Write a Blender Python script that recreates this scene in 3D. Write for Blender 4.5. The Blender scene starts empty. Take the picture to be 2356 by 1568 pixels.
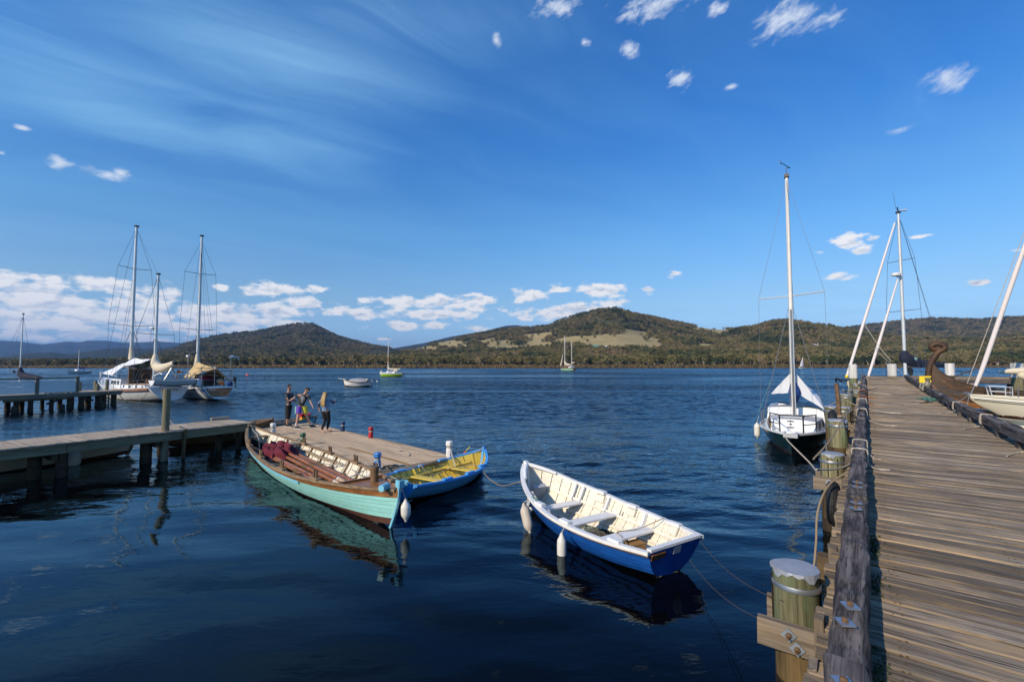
import bpy, math, random, zlib
import numpy as np
from mathutils import Vector, Matrix

# ------------------------------------------------------------------ camera, light, exposure
S = bpy.context.scene
COL = S.collection
CAM_H, PITCH, FPX = 3.0, math.radians(3.0), 1047.0
cam_data = bpy.data.cameras.new("camera")
cam_data.lens, cam_data.sensor_width = 16.0, 36.0
cam_data.clip_start, cam_data.clip_end = 0.05, 40000.0
cam = bpy.data.objects.new("camera", cam_data)
COL.objects.link(cam)
cam.location = (0, 0, CAM_H)
cam.rotation_euler = (math.radians(90) + PITCH, 0, 0)
S.camera = cam

SUN_EL, SUN_AZ = math.radians(30), math.radians(48)     # light travels towards SUN_AZ (clockwise from +Y)
sun_data = bpy.data.lights.new("sun", 'SUN')
sun_data.energy, sun_data.angle, sun_data.color = 4.6, math.radians(0.5), (1.0, 0.86, 0.66)
sun = bpy.data.objects.new("sun", sun_data)
COL.objects.link(sun)
sun_dir = Vector((math.sin(SUN_AZ) * math.cos(SUN_EL), math.cos(SUN_AZ) * math.cos(SUN_EL), -math.sin(SUN_EL)))
sun.rotation_euler = sun_dir.to_track_quat('-Z', 'Y').to_euler()

S.view_settings.view_transform = 'Standard'
S.view_settings.look = 'None'
S.view_settings.exposure = 0.0
S.view_settings.gamma = 1.0
S.render.engine = 'CYCLES'
S.cycles.use_denoising = True
S.cycles.max_bounces = 6
S.cycles.diffuse_bounces = 2
S.cycles.glossy_bounces = 3
S.cycles.transmission_bounces = 3
S.cycles.transparent_max_bounces = 8
S.cycles.volume_bounces = 0
S.cycles.caustics_reflective = False
S.cycles.caustics_refractive = False


def ray(u, v):
    """direction of a point of the photograph (2356 px wide) in the world"""
    c, s = math.cos(PITCH), math.sin(PITCH)
    y = 784.0 - v
    return Vector((u - 1178.0, FPX * c - y * s, FPX * s + y * c))


def at(u, v, z=0.0):
    d = ray(u, v)
    t = (z - CAM_H) / d.z
    return Vector((d.x * t, d.y * t, z))


def aty(u, v, y):
    d = ray(u, v)
    t = y / d.y
    return Vector((d.x * t, y, CAM_H + d.z * t))


def azel(u, v):
    d = ray(u, v).normalized()
    return math.atan2(d.x, d.y), math.asin(d.z)


# ------------------------------------------------------------------ node helpers
class NT:
    def __init__(self, tree):
        self.t = tree
        self.n = tree.nodes
        self.l = tree.links

    def node(self, typ, **kw):
        n = self.n.new(typ)
        for k, v in kw.items():
            setattr(n, k, v)
        return n

    def put(self, sock, val):
        if val is None:
            return
        if hasattr(val, 'is_linked') or hasattr(val, 'links'):
            self.l.new(val, sock)
        else:
            try:
                sock.default_value = val
            except Exception:
                sock.default_value = tuple(val) + (1.0,)

    def m(self, op, a, b=None, c=None, clamp=False):
        n = self.node('ShaderNodeMath', operation=op, use_clamp=clamp)
        for i, x in enumerate((a, b, c)):
            if x is not None:
                self.put(n.inputs[i], x)
        return n.outputs[0]

    def vm(self, op, a, b=None, c=None):
        n = self.node('ShaderNodeVectorMath', operation=op)
        for i, x in enumerate((a, b, c)):
            if x is not None:
                self.put(n.inputs[i], x)
        return n.outputs['Value'] if op in ('LENGTH', 'DOT_PRODUCT', 'DISTANCE') else n.outputs[0]

    def noise(self, vec, scale=5, detail=3, rough=0.5, dist=0.0, dim='3D', col=False):
        n = self.node('ShaderNodeTexNoise', noise_dimensions=dim)
        self.put(n.inputs['Vector'], vec)
        self.put(n.inputs['Scale'], scale)
        self.put(n.inputs['Detail'], detail)
        self.put(n.inputs['Roughness'], rough)
        self.put(n.inputs['Distortion'], dist)
        return n.outputs['Color' if col else 'Fac']

    def ramp(self, fac, stops, interp='LINEAR'):
        n = self.node('ShaderNodeValToRGB')
        cr = n.color_ramp
        cr.interpolation = interp
        while len(cr.elements) < len(stops):
            cr.elements.new(0.5)
        for e, (p, c) in zip(cr.elements, stops):
            e.position = p
            e.color = tuple(c) + (1,) if not isinstance(c, (int, float)) else (c, c, c, 1)
        self.put(n.inputs[0], fac)
        return n.outputs[0]

    def mix(self, fac, a, b, blend='MIX'):
        n = self.node('ShaderNodeMix', data_type='RGBA', blend_type=blend, clamp_factor=True)
        self.put(n.inputs[0], fac)
        for i, x in ((6, a), (7, b)):
            if isinstance(x, (tuple, list)) and len(x) == 3:
                x = tuple(x) + (1.0,)
            self.put(n.inputs[i], x)
        return n.outputs[2]

    def sstep(self, x, a, b):
        n = self.node('ShaderNodeMapRange', interpolation_type='SMOOTHSTEP')
        self.put(n.inputs[0], x)
        n.inputs[1].default_value = a
        n.inputs[2].default_value = b
        return n.outputs[0]

    def bump(self, h, strength=0.3, dist=0.01, normal=None):
        n = self.node('ShaderNodeBump')
        self.put(n.inputs['Strength'], strength)
        self.put(n.inputs['Distance'], dist)
        self.put(n.inputs['Height'], h)
        if normal is not None:
            self.put(n.inputs['Normal'], normal)
        return n.outputs[0]


def new_mat(name):
    mt = bpy.data.materials.new(name)
    mt.use_nodes = True
    nt = NT(mt.node_tree)
    nt.n.clear()
    out = nt.node('ShaderNodeOutputMaterial')
    b = nt.node('ShaderNodeBsdfPrincipled')
    nt.l.new(b.outputs[0], out.inputs[0])
    return mt, nt, b


def objvec(nt, scale=(1, 1, 1), rnd=True):
    """object coordinates with an offset of their own for every object"""
    tc = nt.node('ShaderNodeTexCoord').outputs['Object']
    if rnd:
        r = nt.node('ShaderNodeObjectInfo').outputs['Random']
        off = nt.vm('SCALE', (13.0, 7.0, 29.0))
        off.node.inputs['Scale'].default_value = 1.0
        nt.l.new(r, off.node.inputs['Scale'])
        tc = nt.vm('ADD', tc, off)
    return nt.vm('MULTIPLY', tc, scale)


MATS = {}


def paint(name, col, rough=0.4, var=0.12, dirt=0.25, scale=3.0, chip=None, dirtcol=(0.12, 0.10, 0.07), spec=0.5, bump=0.08, streak=False):
    mt, nt, b = new_mat(name)
    v = objvec(nt, (1, 1, 1))
    n1 = nt.noise(v, scale, 4, 0.6)
    c = nt.mix(nt.sstep(n1, 0.3, 0.7), tuple(x * (1 - var) for x in col), tuple(min(1, x * (1 + var)) for x in col))
    v2 = objvec(nt, (1, 1, 0.25) if streak else (1, 1, 1))
    n2 = nt.noise(v2, scale * 4, 5, 0.7)
    c = nt.mix(nt.m('MULTIPLY', nt.sstep(n2, 0.52, 0.75), dirt), c, dirtcol)
    if chip:
        n3 = nt.noise(v, scale * 9, 4, 0.65)
        c = nt.mix(nt.sstep(n3, 0.66, 0.70), c, chip)
    nt.put(b.inputs['Base Color'], c)
    nt.put(b.inputs['Roughness'], nt.m('MULTIPLY_ADD', n2, 0.3, rough - 0.12))
    b.inputs['Specular IOR Level'].default_value = spec
    nt.put(b.inputs['Normal'], nt.bump(n2, bump, 0.01))
    MATS[name] = mt
    return mt


def wood(name, dark, light, grain=22.0, rough=0.75, bump=0.35, crack=0.5, obj=0.35, patch=None, spec=0.25, along=0.9, wear=0.5):
    """timber with its grain along the object's own x axis"""
    mt, nt, b = new_mat(name)
    v = objvec(nt, (along, grain, grain))
    g = nt.noise(v, 1.0, 6, 0.62, 0.4)
    v2 = objvec(nt, (along * 0.7, grain * 2.6, grain * 2.6))
    fine = nt.noise(v2, 1.7, 5, 0.7)
    c = nt.mix(nt.sstep(g, 0.28, 0.72), dark, light)
    c = nt.mix(nt.m('MULTIPLY', nt.sstep(fine, 0.50, 0.72), crack), c, tuple(x * 0.22 for x in dark))
    vp = objvec(nt, (0.8, 2.2, 2.2))
    p = nt.noise(vp, 1.3, 4, 0.6)
    if patch:
        c = nt.mix(nt.m('MULTIPLY', nt.sstep(p, 0.5, 0.72), wear), c, patch)
    r = nt.node('ShaderNodeObjectInfo').outputs['Random']
    hs = nt.node('ShaderNodeHueSaturation')
    nt.put(hs.inputs['Value'], nt.m('MULTIPLY_ADD', r, obj, 1.0 - obj * 0.5))
    nt.put(hs.inputs['Color'], c)
    nt.put(b.inputs['Base Color'], hs.outputs[0])
    nt.put(b.inputs['Roughness'], nt.m('MULTIPLY_ADD', fine, 0.25, rough - 0.12))
    b.inputs['Specular IOR Level'].default_value = spec
    nt.put(b.inputs['Normal'], nt.bump(nt.m('ADD', g, fine), bump, 0.012))
    MATS[name] = mt
    return mt


def plain(name, col, rough=0.6, metal=0.0, var=0.15, scale=6.0, bump=0.1, spec=0.5, objvar=0.0):
    mt, nt, b = new_mat(name)
    v = objvec(nt)
    n = nt.noise(v, scale, 5, 0.65)
    c = nt.mix(n, tuple(x * (1 - var) for x in col), tuple(min(1, x * (1 + var)) for x in col))
    if objvar:
        r = nt.node('ShaderNodeObjectInfo').outputs['Random']
        hs = nt.node('ShaderNodeHueSaturation')
        nt.put(hs.inputs['Value'], nt.m('MULTIPLY_ADD', r, objvar, 1 - objvar * 0.5))
        nt.put(hs.inputs['Color'], c)
        c = hs.outputs[0]
    nt.put(b.inputs['Base Color'], c)
    nt.put(b.inputs['Roughness'], nt.m('MULTIPLY_ADD', n, 0.2, rough - 0.1))
    b.inputs['Metallic'].default_value = metal
    b.inputs['Specular IOR Level'].default_value = spec
    if bump:
        nt.put(b.inputs['Normal'], nt.bump(n, bump, 0.01))
    MATS[name] = mt
    return mt


def rope_mat(name, col):
    mt, nt, b = new_mat(name)
    tc = nt.node('ShaderNodeTexCoord').outputs['Object']
    w = nt.node('ShaderNodeTexWave', wave_type='BANDS', bands_direction='DIAGONAL')
    nt.put(w.inputs['Vector'], tc)
    w.inputs['Scale'].default_value = 16
    w.inputs['Distortion'].default_value = 1.0
    c = nt.mix(w.outputs['Fac'], tuple(x * 0.45 for x in col), col)
    nt.put(b.inputs['Base Color'], c)
    b.inputs['Roughness'].default_value = 0.9
    nt.put(b.inputs['Normal'], nt.bump(w.outputs['Fac'], 0.6, 0.01))
    MATS[name] = mt
    return mt


# ------------------------------------------------------------------ mesh helpers
class MB:
    def __init__(self):
        self.v, self.f, self.m = [], [], []

    def add(self, verts, faces, mi=0):
        o = len(self.v)
        self.v.extend([tuple(p) for p in verts])
        self.f.extend([tuple(i + o for i in f) for f in faces])
        self.m.extend([mi] * len(faces))
        return self

    def box(self, c, s, R=None, mi=0, taper=1.0):
        c = Vector(c)
        hx, hy, hz = s[0] / 2, s[1] / 2, s[2] / 2
        vs = []
        for z in (-hz, hz):
            k = taper if z > 0 else 1.0
            for x, y in ((-hx, -hy), (hx, -hy), (hx, hy), (-hx, hy)):
                p = Vector((x * k, y * k, z))
                vs.append((R @ p if R else p) + c)
        return self.add(vs, [(0, 3, 2, 1), (4, 5, 6, 7), (0, 1, 5, 4), (1, 2, 6, 5), (2, 3, 7, 6), (3, 0, 4, 7)], mi)

    def tube(self, pts, r, n=6, mi=0, cap=True, flat=1.0):
        pts = [Vector(p) for p in pts]
        k = len(pts)
        rs = r if isinstance(r, (list, tuple)) else [r] * k
        tang = []
        for i in range(k):
            d = pts[min(i + 1, k - 1)] - pts[max(i - 1, 0)]
            tang.append(d.normalized() if d.length > 1e-9 else Vector((0, 0, 1)))
        ref = Vector((0, 0, 1)) if abs(tang[0].z) < 0.9 else Vector((1, 0, 0))
        a = (ref - tang[0] * ref.dot(tang[0])).normalized()
        vs, fs = [], []
        for i in range(k):
            a = (a - tang[i] * a.dot(tang[i]))
            a = a.normalized() if a.length > 1e-6 else tang[i].orthogonal().normalized()
            b = tang[i].cross(a)
            for j in range(n):
                q = 2 * math.pi * (j + 0.5) / n
                vs.append(pts[i] + a * (math.cos(q) * rs[i]) + b * (math.sin(q) * rs[i] * flat))
        for i in range(k - 1):
            for j in range(n):
                j2 = (j + 1) % n
                fs.append((i * n + j, i * n + j2, (i + 1) * n + j2, (i + 1) * n + j))
        if cap:
            fs.append(tuple(range(n - 1, -1, -1)))
            fs.append(tuple((k - 1) * n + j for j in range(n)))
        return self.add(vs, fs, mi)

    def lathe(self, prof, n=12, c=(0, 0, 0), mi=0, R=None):
        c = Vector(c)
        vs, fs = [], []
        for (r, z) in prof:
            for j in range(n):
                q = 2 * math.pi * j / n
                p = Vector((r * math.cos(q), r * math.sin(q), z))
                vs.append((R @ p if R else p) + c)
        for i in range(len(prof) - 1):
            for j in range(n):
                j2 = (j + 1) % n
                fs.append((i * n + j, i * n + j2, (i + 1) * n + j2, (i + 1) * n + j))
        fs.append(tuple(range(n - 1, -1, -1)))
        fs.append(tuple((len(prof) - 1) * n + j for j in range(n)))
        return self.add(vs, fs, mi)

    def grid(self, rows, mi=0, flip=False):
        nr, nc = len(rows), len(rows[0])
        vs = [p for r in rows for p in r]
        fs = []
        for i in range(nr - 1):
            for j in range(nc - 1):
                q = (i * nc + j, i * nc + j + 1, (i + 1) * nc + j + 1, (i + 1) * nc + j)
                fs.append(q[::-1] if flip else q)
        return self.add(vs, fs, mi)

    def torus(self, c, R, r, axis, n=18, k=8, mi=0):
        c = Vector(c)
        ax = Vector(axis).normalized()
        a = ax.orthogonal().normalized()
        b = ax.cross(a)
        vs, fs = [], []
        for i in range(n):
            q = 2 * math.pi * i / n
            d = a * math.cos(q) + b * math.sin(q)
            for j in range(k):
                p = 2 * math.pi * j / k
                vs.append(c + d * (R + r * math.cos(p)) + ax * (r * math.sin(p)))
        for i in range(n):
            for j in range(k):
                i2, j2 = (i + 1) % n, (j + 1) % k
                fs.append((i * k + j, i2 * k + j, i2 * k + j2, i * k + j2))
        return self.add(vs, fs, mi)

    def build(self, name, mats, parent=None, off=None, smooth=35):
        me = bpy.data.meshes.new(name)
        vs = self.v
        if off is not None:
            vs = [(p[0] - off[0], p[1] - off[1], p[2] - off[2]) for p in vs]
        me.from_pydata(vs, [], self.f)
        if not isinstance(mats, (list, tuple)):
            mats = [mats]
        for mt in mats:
            me.materials.append(mt)
        if len(mats) > 1:
            me.polygons.foreach_set('material_index', self.m)
        if smooth:
            me.polygons.foreach_set('use_smooth', [True] * len(me.polygons))
            me.set_sharp_from_angle(angle=math.radians(smooth))
        me.update()
        o = bpy.data.objects.new(name, me)
        COL.objects.link(o)
        if parent is not None:
            o.parent = parent
        elif off is not None:
            o.location = off
        return o


def tag(o, label=None, cat=None, group=None, kind=None):
    if label:
        o['label'] = label
    if cat:
        o['category'] = cat
    if group:
        o['group'] = group
    if kind:
        o['kind'] = kind
    return o


def thing(name, label, cat, loc=(0, 0, 0), rz=0.0, group=None):
    o = bpy.data.objects.new(name, None)
    o.empty_display_size = 0.2
    COL.objects.link(o)
    o.location = loc
    o.rotation_euler = (0, 0, rz)
    return tag(o, label, cat, group)


def heading(d):
    return math.atan2(d[1], d[0])


RND = random.Random(7)
_tim = {}


def timber(name, p0, p1, w, h, mt, parent=None, off=(0, 0, 0), up=(0, 0, 1), jit=0.0, segs=1, variant=0, cham=0.12):
    """a squared timber from p0 to p1 (w across, h along up), its own x axis along its length"""
    p0, p1 = Vector(p0), Vector(p1)
    X = p1 - p0
    L = X.length
    X.normalize()
    Z = Vector(up)
    Z = (Z - X * Z.dot(X)).normalized()
    Y = Z.cross(X)
    key = (round(L, 3), round(w, 3), round(h, 3), mt.name, jit, segs, variant, cham)
    me = _tim.get(key)
    if me is None:
        rr = random.Random(zlib.crc32(repr(key).encode()))
        c = min(w, h) * cham
        sec = [(-w / 2 + c, -h / 2), (w / 2 - c, -h / 2), (w / 2, -h / 2 + c), (w / 2, h / 2 - c),
               (w / 2 - c, h / 2), (-w / 2 + c, h / 2), (-w / 2, h / 2 - c), (-w / 2, -h / 2 + c)]
        b = MB()
        vs, fs = [], []
        for i in range(segs + 1):
            x = -L / 2 + L * i / segs
            for (y, z) in sec:
                jx = (rr.random() - 0.5) * jit * 2 if i in (0, segs) else 0
                vs.append((x + jx, y + (rr.random() - 0.5) * jit, z + (rr.random() - 0.5) * jit))
        for i in range(segs):
            for j in range(8):
                j2 = (j + 1) % 8
                fs.append((i * 8 + j, (i + 1) * 8 + j, (i + 1) * 8 + j2, i * 8 + j2))
        fs.append(tuple(range(8)))
        fs.append(tuple(segs * 8 + j for j in range(7, -1, -1)))
        b.add(vs, fs)
        me = bpy.data.meshes.new(name)
        me.from_pydata(b.v, [], b.f)
        me.materials.append(mt)
        me.update()
        _tim[key] = me
    o = bpy.data.objects.new(name, me)
    COL.objects.link(o)
    M = Matrix(((X.x, Y.x, Z.x, 0), (X.y, Y.y, Z.y, 0), (X.z, Y.z, Z.z, 0), (0, 0, 0, 1)))
    o.parent = parent
    o.matrix_basis = Matrix.Translation((p0 + p1) / 2 - Vector(off)) @ M
    return o


def sag(p0, p1, s, n=14):
    p0, p1 = Vector(p0), Vector(p1)
    return [p0.lerp(p1, i / n) - Vector((0, 0, s * 4 * (i / n) * (1 - i / n))) for i in range(n + 1)]


def smooth_path(pts, k=5):
    pts = [Vector(p) for p in pts]
    out = []
    for i in range(len(pts) - 1):
        a, b, c, d = pts[max(i - 1, 0)], pts[i], pts[i + 1], pts[min(i + 2, len(pts) - 1)]
        for j in range(k):
            t = j / k
            out.append(0.5 * ((2 * b) + (c - a) * t + (2 * a - 5 * b + 4 * c - d) * t * t + (3 * b - a - 3 * c + d) * t ** 3))
    out.append(pts[-1])
    return out


def rope(label, pts, r, mt, group=None, name='rope', cat='rope', n=6):
    o = MB().tube(pts, r, n).build(name, mt, off=Vector(pts[0]), smooth=60)
    return tag(o, label, cat, group)


def curve(pts):
    xs = [p[0] for p in pts]
    ys = [p[1] for p in pts]
    k = len(xs)
    ms = []
    for i in range(k):
        if i == 0:
            ms.append((ys[1] - ys[0]) / (xs[1] - xs[0]))
        elif i == k - 1:
            ms.append((ys[-1] - ys[-2]) / (xs[-1] - xs[-2]))
        else:
            ms.append((ys[i + 1] - ys[i - 1]) / (xs[i + 1] - xs[i - 1]))

    def f(x):
        if x <= xs[0]:
            return ys[0]
        if x >= xs[-1]:
            return ys[-1]
        i = max(j for j in range(k - 1) if xs[j] <= x)
        h = xs[i + 1] - xs[i]
        t = (x - xs[i]) / h
        return ((2 * t ** 3 - 3 * t * t + 1) * ys[i] + (t ** 3 - 2 * t * t + t) * h * ms[i]
                + (-2 * t ** 3 + 3 * t * t) * ys[i + 1] + (t ** 3 - t * t) * h * ms[i + 1])
    return f


def copy_tree(o, parent=None):
    c = o.copy()
    COL.objects.link(c)
    if parent is not None:
        c.parent = parent
    for ch in list(o.children):
        copy_tree(ch, c)
    return c


def vnoise(x, y, seed=0):
    x, y = np.asarray(x, float), np.asarray(y, float)
    xi, yi = np.floor(x).astype(np.int64), np.floor(y).astype(np.int64)
    xf, yf = x - xi, y - yi

    def hsh(a, b):
        h = (a * 374761393 + b * 668265263 + seed * 974711) & 0x7fffffff
        h = ((h ^ (h >> 13)) * 1274126177) & 0x7fffffff
        return ((h ^ (h >> 16)) & 0xffff) / 65535.0
    u, w = xf * xf * (3 - 2 * xf), yf * yf * (3 - 2 * yf)
    return (hsh(xi, yi) * (1 - u) + hsh(xi + 1, yi) * u) * (1 - w) + (hsh(xi, yi + 1) * (1 - u) + hsh(xi + 1, yi + 1) * u) * w


def fbm(x, y, seed=0, oct=4):
    s, a, t = 0.0, 1.0, 0.0
    for k in range(oct):
        s = s + a * vnoise(np.asarray(x) * 2 ** k, np.asarray(y) * 2 ** k, seed + k * 17)
        t += a
        a *= 0.5
    return s / t


def np_mesh(name, verts, faces, mats, smooth=True):
    """a big mesh from numpy arrays (faces: n x 3 or n x 4)"""
    me = bpy.data.meshes.new(name)
    nv, nf, k = len(verts), len(faces), faces.shape[1]
    me.vertices.add(nv)
    me.vertices.foreach_set('co', np.ascontiguousarray(verts, np.float32).ravel())
    me.loops.add(nf * k)
    me.loops.foreach_set('vertex_index', np.ascontiguousarray(faces, np.int32).ravel())
    me.polygons.add(nf)
    me.polygons.foreach_set('loop_start', np.arange(0, nf * k, k, dtype=np.int32))
    me.update(calc_edges=True)
    if smooth:
        me.polygons.foreach_set('use_smooth', np.ones(nf, bool))
    for mt in (mats if isinstance(mats, (list, tuple)) else [mats]):
        me.materials.append(mt)
    o = bpy.data.objects.new(name, me)
    COL.objects.link(o)
    return o


def grid_faces(nr, nc, wrap=False):
    i = np.arange(nr - 1)[:, None]
    j = np.arange(nc if wrap else nc - 1)[None, :]
    j2 = (j + 1) % nc
    return np.stack([i * nc + j + 0 * i, i * nc + j2, (i + 1) * nc + j2, (i + 1) * nc + j], -1).reshape(-1, 4)

# ------------------------------------------------------------------ sky: physical sky with clouds
def build_world():
    w = bpy.data.worlds.new("World")
    S.world = w
    w.use_nodes = True
    nt = NT(w.node_tree)
    nt.n.clear()
    out = nt.node('ShaderNodeOutputWorld')
    bg = nt.node('ShaderNodeBackground')
    bg.inputs['Strength'].default_value = 0.1
    nt.l.new(bg.outputs[0], out.inputs[0])
    sky = nt.node('ShaderNodeTexSky', sky_type='NISHITA')
    sky.sun_disc = False
    sky.sun_elevation = SUN_EL
    sky.sun_rotation = SUN_AZ + math.pi
    sky.altitude = 0
    sky.air_density, sky.dust_density, sky.ozone_density = SKY_AIR, SKY_DUST, SKY_OZONE
    hs = nt.node('ShaderNodeHueSaturation')
    hs.inputs['Saturation'].default_value = SKY_SAT
    hs.inputs['Hue'].default_value = SKY_HUE
    hs.inputs['Value'].default_value = SKY_VAL
    nt.l.new(sky.outputs[0], hs.inputs['Color'])
    base = hs.outputs[0]
    d = nt.vm('NORMALIZE', nt.node('ShaderNodeTexCoord').outputs['Generated'])
    sx = nt.node('ShaderNodeSeparateXYZ')
    nt.l.new(d, sx.inputs[0])
    x, y, z = sx.outputs
    az = nt.m('ARCTAN2', x, y)
    el = nt.m('ARCSINE', z)
    cb = nt.node('ShaderNodeCombineXYZ')
    nt.l.new(az, cb.inputs[0])
    nt.l.new(el, cb.inputs[1])
    P = cb.outputs[0]
    # deep polarised blue overhead, paler towards the horizon
    tint = nt.ramp(nt.m('DIVIDE', el, math.pi / 2), [(0.0, (0.38, 0.50, 0.76)), (0.083, (0.43, 0.515, 0.575)), (0.17, (0.31, 0.545, 0.68)),
                                                     (0.29, (0.150, 0.450, 0.74)), (0.42, (0.115, 0.43, 0.76)), (1.0, (0.09, 0.38, 0.70))])
    base = nt.mix(1.0, base, tint, 'MULTIPLY')
    base = nt.vm('SCALE', base)
    base.node.inputs['Scale'].default_value = 2.42
    zz = nt.m('MAXIMUM', z, 0.03)
    cq = nt.node('ShaderNodeCombineXYZ')
    nt.l.new(nt.m('DIVIDE', x, zz), cq.inputs[0])
    nt.l.new(nt.m('DIVIDE', y, zz), cq.inputs[1])
    Q = cq.outputs[0]

    def field(lst):
        acc = None
        for (u, v, hw, hh) in lst:
            a, e = azel(u, v)
            wa = abs(azel(u + hw, v)[0] - azel(u - hw, v)[0]) / 2
            we = abs(azel(u, v - hh)[1] - azel(u, v + hh)[1]) / 2
            p = nt.vm('MULTIPLY_ADD', P, (1 / wa, 1 / we, 0), (-a / wa, -e / we, 0))
            g = nt.vm('LENGTH', p)
            acc = g if acc is None else nt.m('MINIMUM', acc, g)
        return acc
    # high thin cloud
    def turned(vec, deg, scale):
        r = nt.node('ShaderNodeVectorRotate', rotation_type='Z_AXIS')
        nt.l.new(vec, r.inputs['Vector'])
        r.inputs['Angle'].default_value = math.radians(deg)
        return nt.vm('MULTIPLY', r.outputs[0], scale)
    warp = nt.vm('SUBTRACT', nt.noise(Q, 0.8, 2, 0.5, 0, '3D', True), (0.5, 0.5, 0.5))
    Qw = nt.vm('MULTIPLY_ADD', warp, (0.9, 0.9, 0), Q)
    q1 = turned(Qw, -38, (0.42, 1.5, 1))
    ci = nt.noise(q1, 1.3, 8, 0.62, 0.5)
    ci2 = nt.noise(turned(Qw, -34, (0.6, 1.1, 1)), 0.75, 3, 0.5, 0.3)
    cm = field([(300, 250, 430, 170), (600, 120, 480, 130), (950, 50, 380, 90), (640, 330, 300, 100)])
    cmask = nt.m('SUBTRACT', 1.25, cm, clamp=True)
    cirrus = nt.m('MULTIPLY', nt.sstep(nt.m('MULTIPLY_ADD', ci2, 0.62, nt.m('MULTIPLY', ci, 0.62)), 0.42, 0.90), nt.m('MULTIPLY_ADD', nt.m('MINIMUM', cmask, 1.0), 0.66, 0.20), clamp=True)
    c = nt.mix(cirrus, base, (2.9, 6.1, 9.2))
    # ragged scraps of cloud, high up
    wn = nt.vm('MULTIPLY', P, (16, 26, 1))
    n1 = nt.noise(turned(wn, -36, (0.85, 1.35, 1)), 1.9, 7, 0.6, 0.2)
    wf = field([(1505, 12, 120, 42), (1815, 40, 95, 62), (1447, 115, 34, 24), (1563, 182, 40, 32), (1280, 18, 66, 34), (1655, 18, 42, 26),
                (2175, 185, 80, 44), (1683, 200, 20, 9), (1345, 97, 17, 13), (1142, 93, 16, 22), (135, 372, 42, 24), (245, 402, 70, 17),
                (278, 398, 36, 18), (50, 293, 32, 9), (5, 353, 20, 9), (2070, 300, 36, 12), (1910, 40, 50, 30)])
    wd = nt.sstep(nt.m('ADD', nt.m('MULTIPLY', nt.m('SUBTRACT', 1.0, wf), 1.05), nt.m('MULTIPLY', nt.m('SUBTRACT', n1, 0.52), 2.6)), 0.05, 1.15)
    c = nt.mix(nt.m('MULTIPLY', wd, 0.85), c, (7.6, 8.4, 9.6))
    # heaped clouds above the horizon
    cu = [(60, 668, 130, 34), (0, 640, 110, 24), (128, 642, 34, 15), (250, 660, 150, 26), (110, 695, 190, 34), (330, 690, 130, 30), (300, 725, 250, 34),
          (80, 740, 190, 36), (520, 718, 180, 24), (640, 718, 110, 22), (420, 750, 230, 20), (180, 772, 260, 18), (620, 742, 150, 16), (700, 697, 75, 19),
          (625, 668, 92, 18), (735, 666, 32, 13), (505, 660, 28, 11), (770, 714, 60, 15), (960, 695, 125, 20), (1100, 690, 58, 16), (1000, 724, 135, 17),
          (1105, 708, 44, 11), (930, 748, 40, 12), (1000, 748, 46, 12), (838, 690, 18, 8), (830, 722, 48, 13), (1100, 755, 60, 9), (885, 780, 26, 7),
          (1220, 680, 46, 19), (1280, 666, 36, 13), (1255, 722, 100, 20), (1390, 668, 58, 20), (1487, 667, 26, 11), (1410, 698, 52, 13),
          (1340, 710, 76, 14), (1548, 633, 24, 10), (1943, 557, 52, 20), (1985, 577, 36, 14), (1925, 638, 46, 13), (2340, 574, 40, 10),
          (2005, 549, 18, 7), (2255, 650, 28, 6), (2115, 544, 40, 6), (1888, 580, 24, 7)]
    cf = field(cu)
    pv = nt.vm('MULTIPLY', P, (1.0, 2.1, 1))
    nb = nt.noise(pv, 9, 2, 0.5, 0.1)
    n2 = nt.noise(pv, 27, 7, 0.56, 0.05)
    pu = nt.vm('ADD', pv, (-0.006, 0.020, 0))
    n3 = nt.noise(pu, 27, 5, 0.54, 0.05)
    core = nt.m('MULTIPLY', nt.m('SUBTRACT', 1.0, cf), 1.0)
    cd0 = nt.m('ADD', nt.m('MULTIPLY_ADD', nt.m('SUBTRACT', nb, 0.5), 1.6, core), nt.m('MULTIPLY', nt.m('SUBTRACT', n2, 0.5), 3.2))
    cd = nt.sstep(cd0, -0.02, 0.62)
    sh = nt.sstep(nt.m('SUBTRACT', n3, n2), -0.04, 0.13)
    thick = nt.sstep(cd0, 0.3, 1.3)
    cc = nt.mix(nt.m('MULTIPLY', sh, nt.m('MULTIPLY_ADD', thick, 0.6, 0.4)), (10.4, 10.3, 10.2), (5.2, 6.2, 7.6))
    c = nt.mix(nt.m('MULTIPLY', cd, 0.97), c, cc)
    nt.l.new(c, bg.inputs['Color'])


SKY_AIR, SKY_DUST, SKY_OZONE = 1.0, 0.3, 3.0
SKY_SAT, SKY_HUE, SKY_VAL = 1.0, 0.5, 1.0
build_world()

# ------------------------------------------------------------------ materials
W_DECK = wood('deck_timber', (0.115, 0.09, 0.065), (0.41, 0.32, 0.225), 24, 0.85, 0.7, 1.3, 0.8, (0.47, 0.315, 0.16), along=1.1, wear=0.7)
W_PIER = wood('pier_timber', (0.27, 0.215, 0.155), (0.49, 0.40, 0.305), 16, 0.85, 0.3, 0.35, 0.2, (0.3, 0.24, 0.18))
W_FLOAT = wood('float_timber', (0.39, 0.27, 0.165), (0.66, 0.49, 0.32), 22, 0.85, 0.3, 0.5, 0.22, (0.5, 0.35, 0.2))
W_BLACK = wood('weathered_beam', (0.016, 0.012, 0.011), (0.215, 0.18, 0.165), 15, 0.85, 1.0, 1.2, 0.25, (0.014, 0.012, 0.013), wear=0.9)
W_GREY = wood('grey_timber', (0.13, 0.102, 0.075), (0.29, 0.232, 0.17), 18, 0.85, 0.4, 0.6, 0.25, (0.32, 0.22, 0.12))
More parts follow.
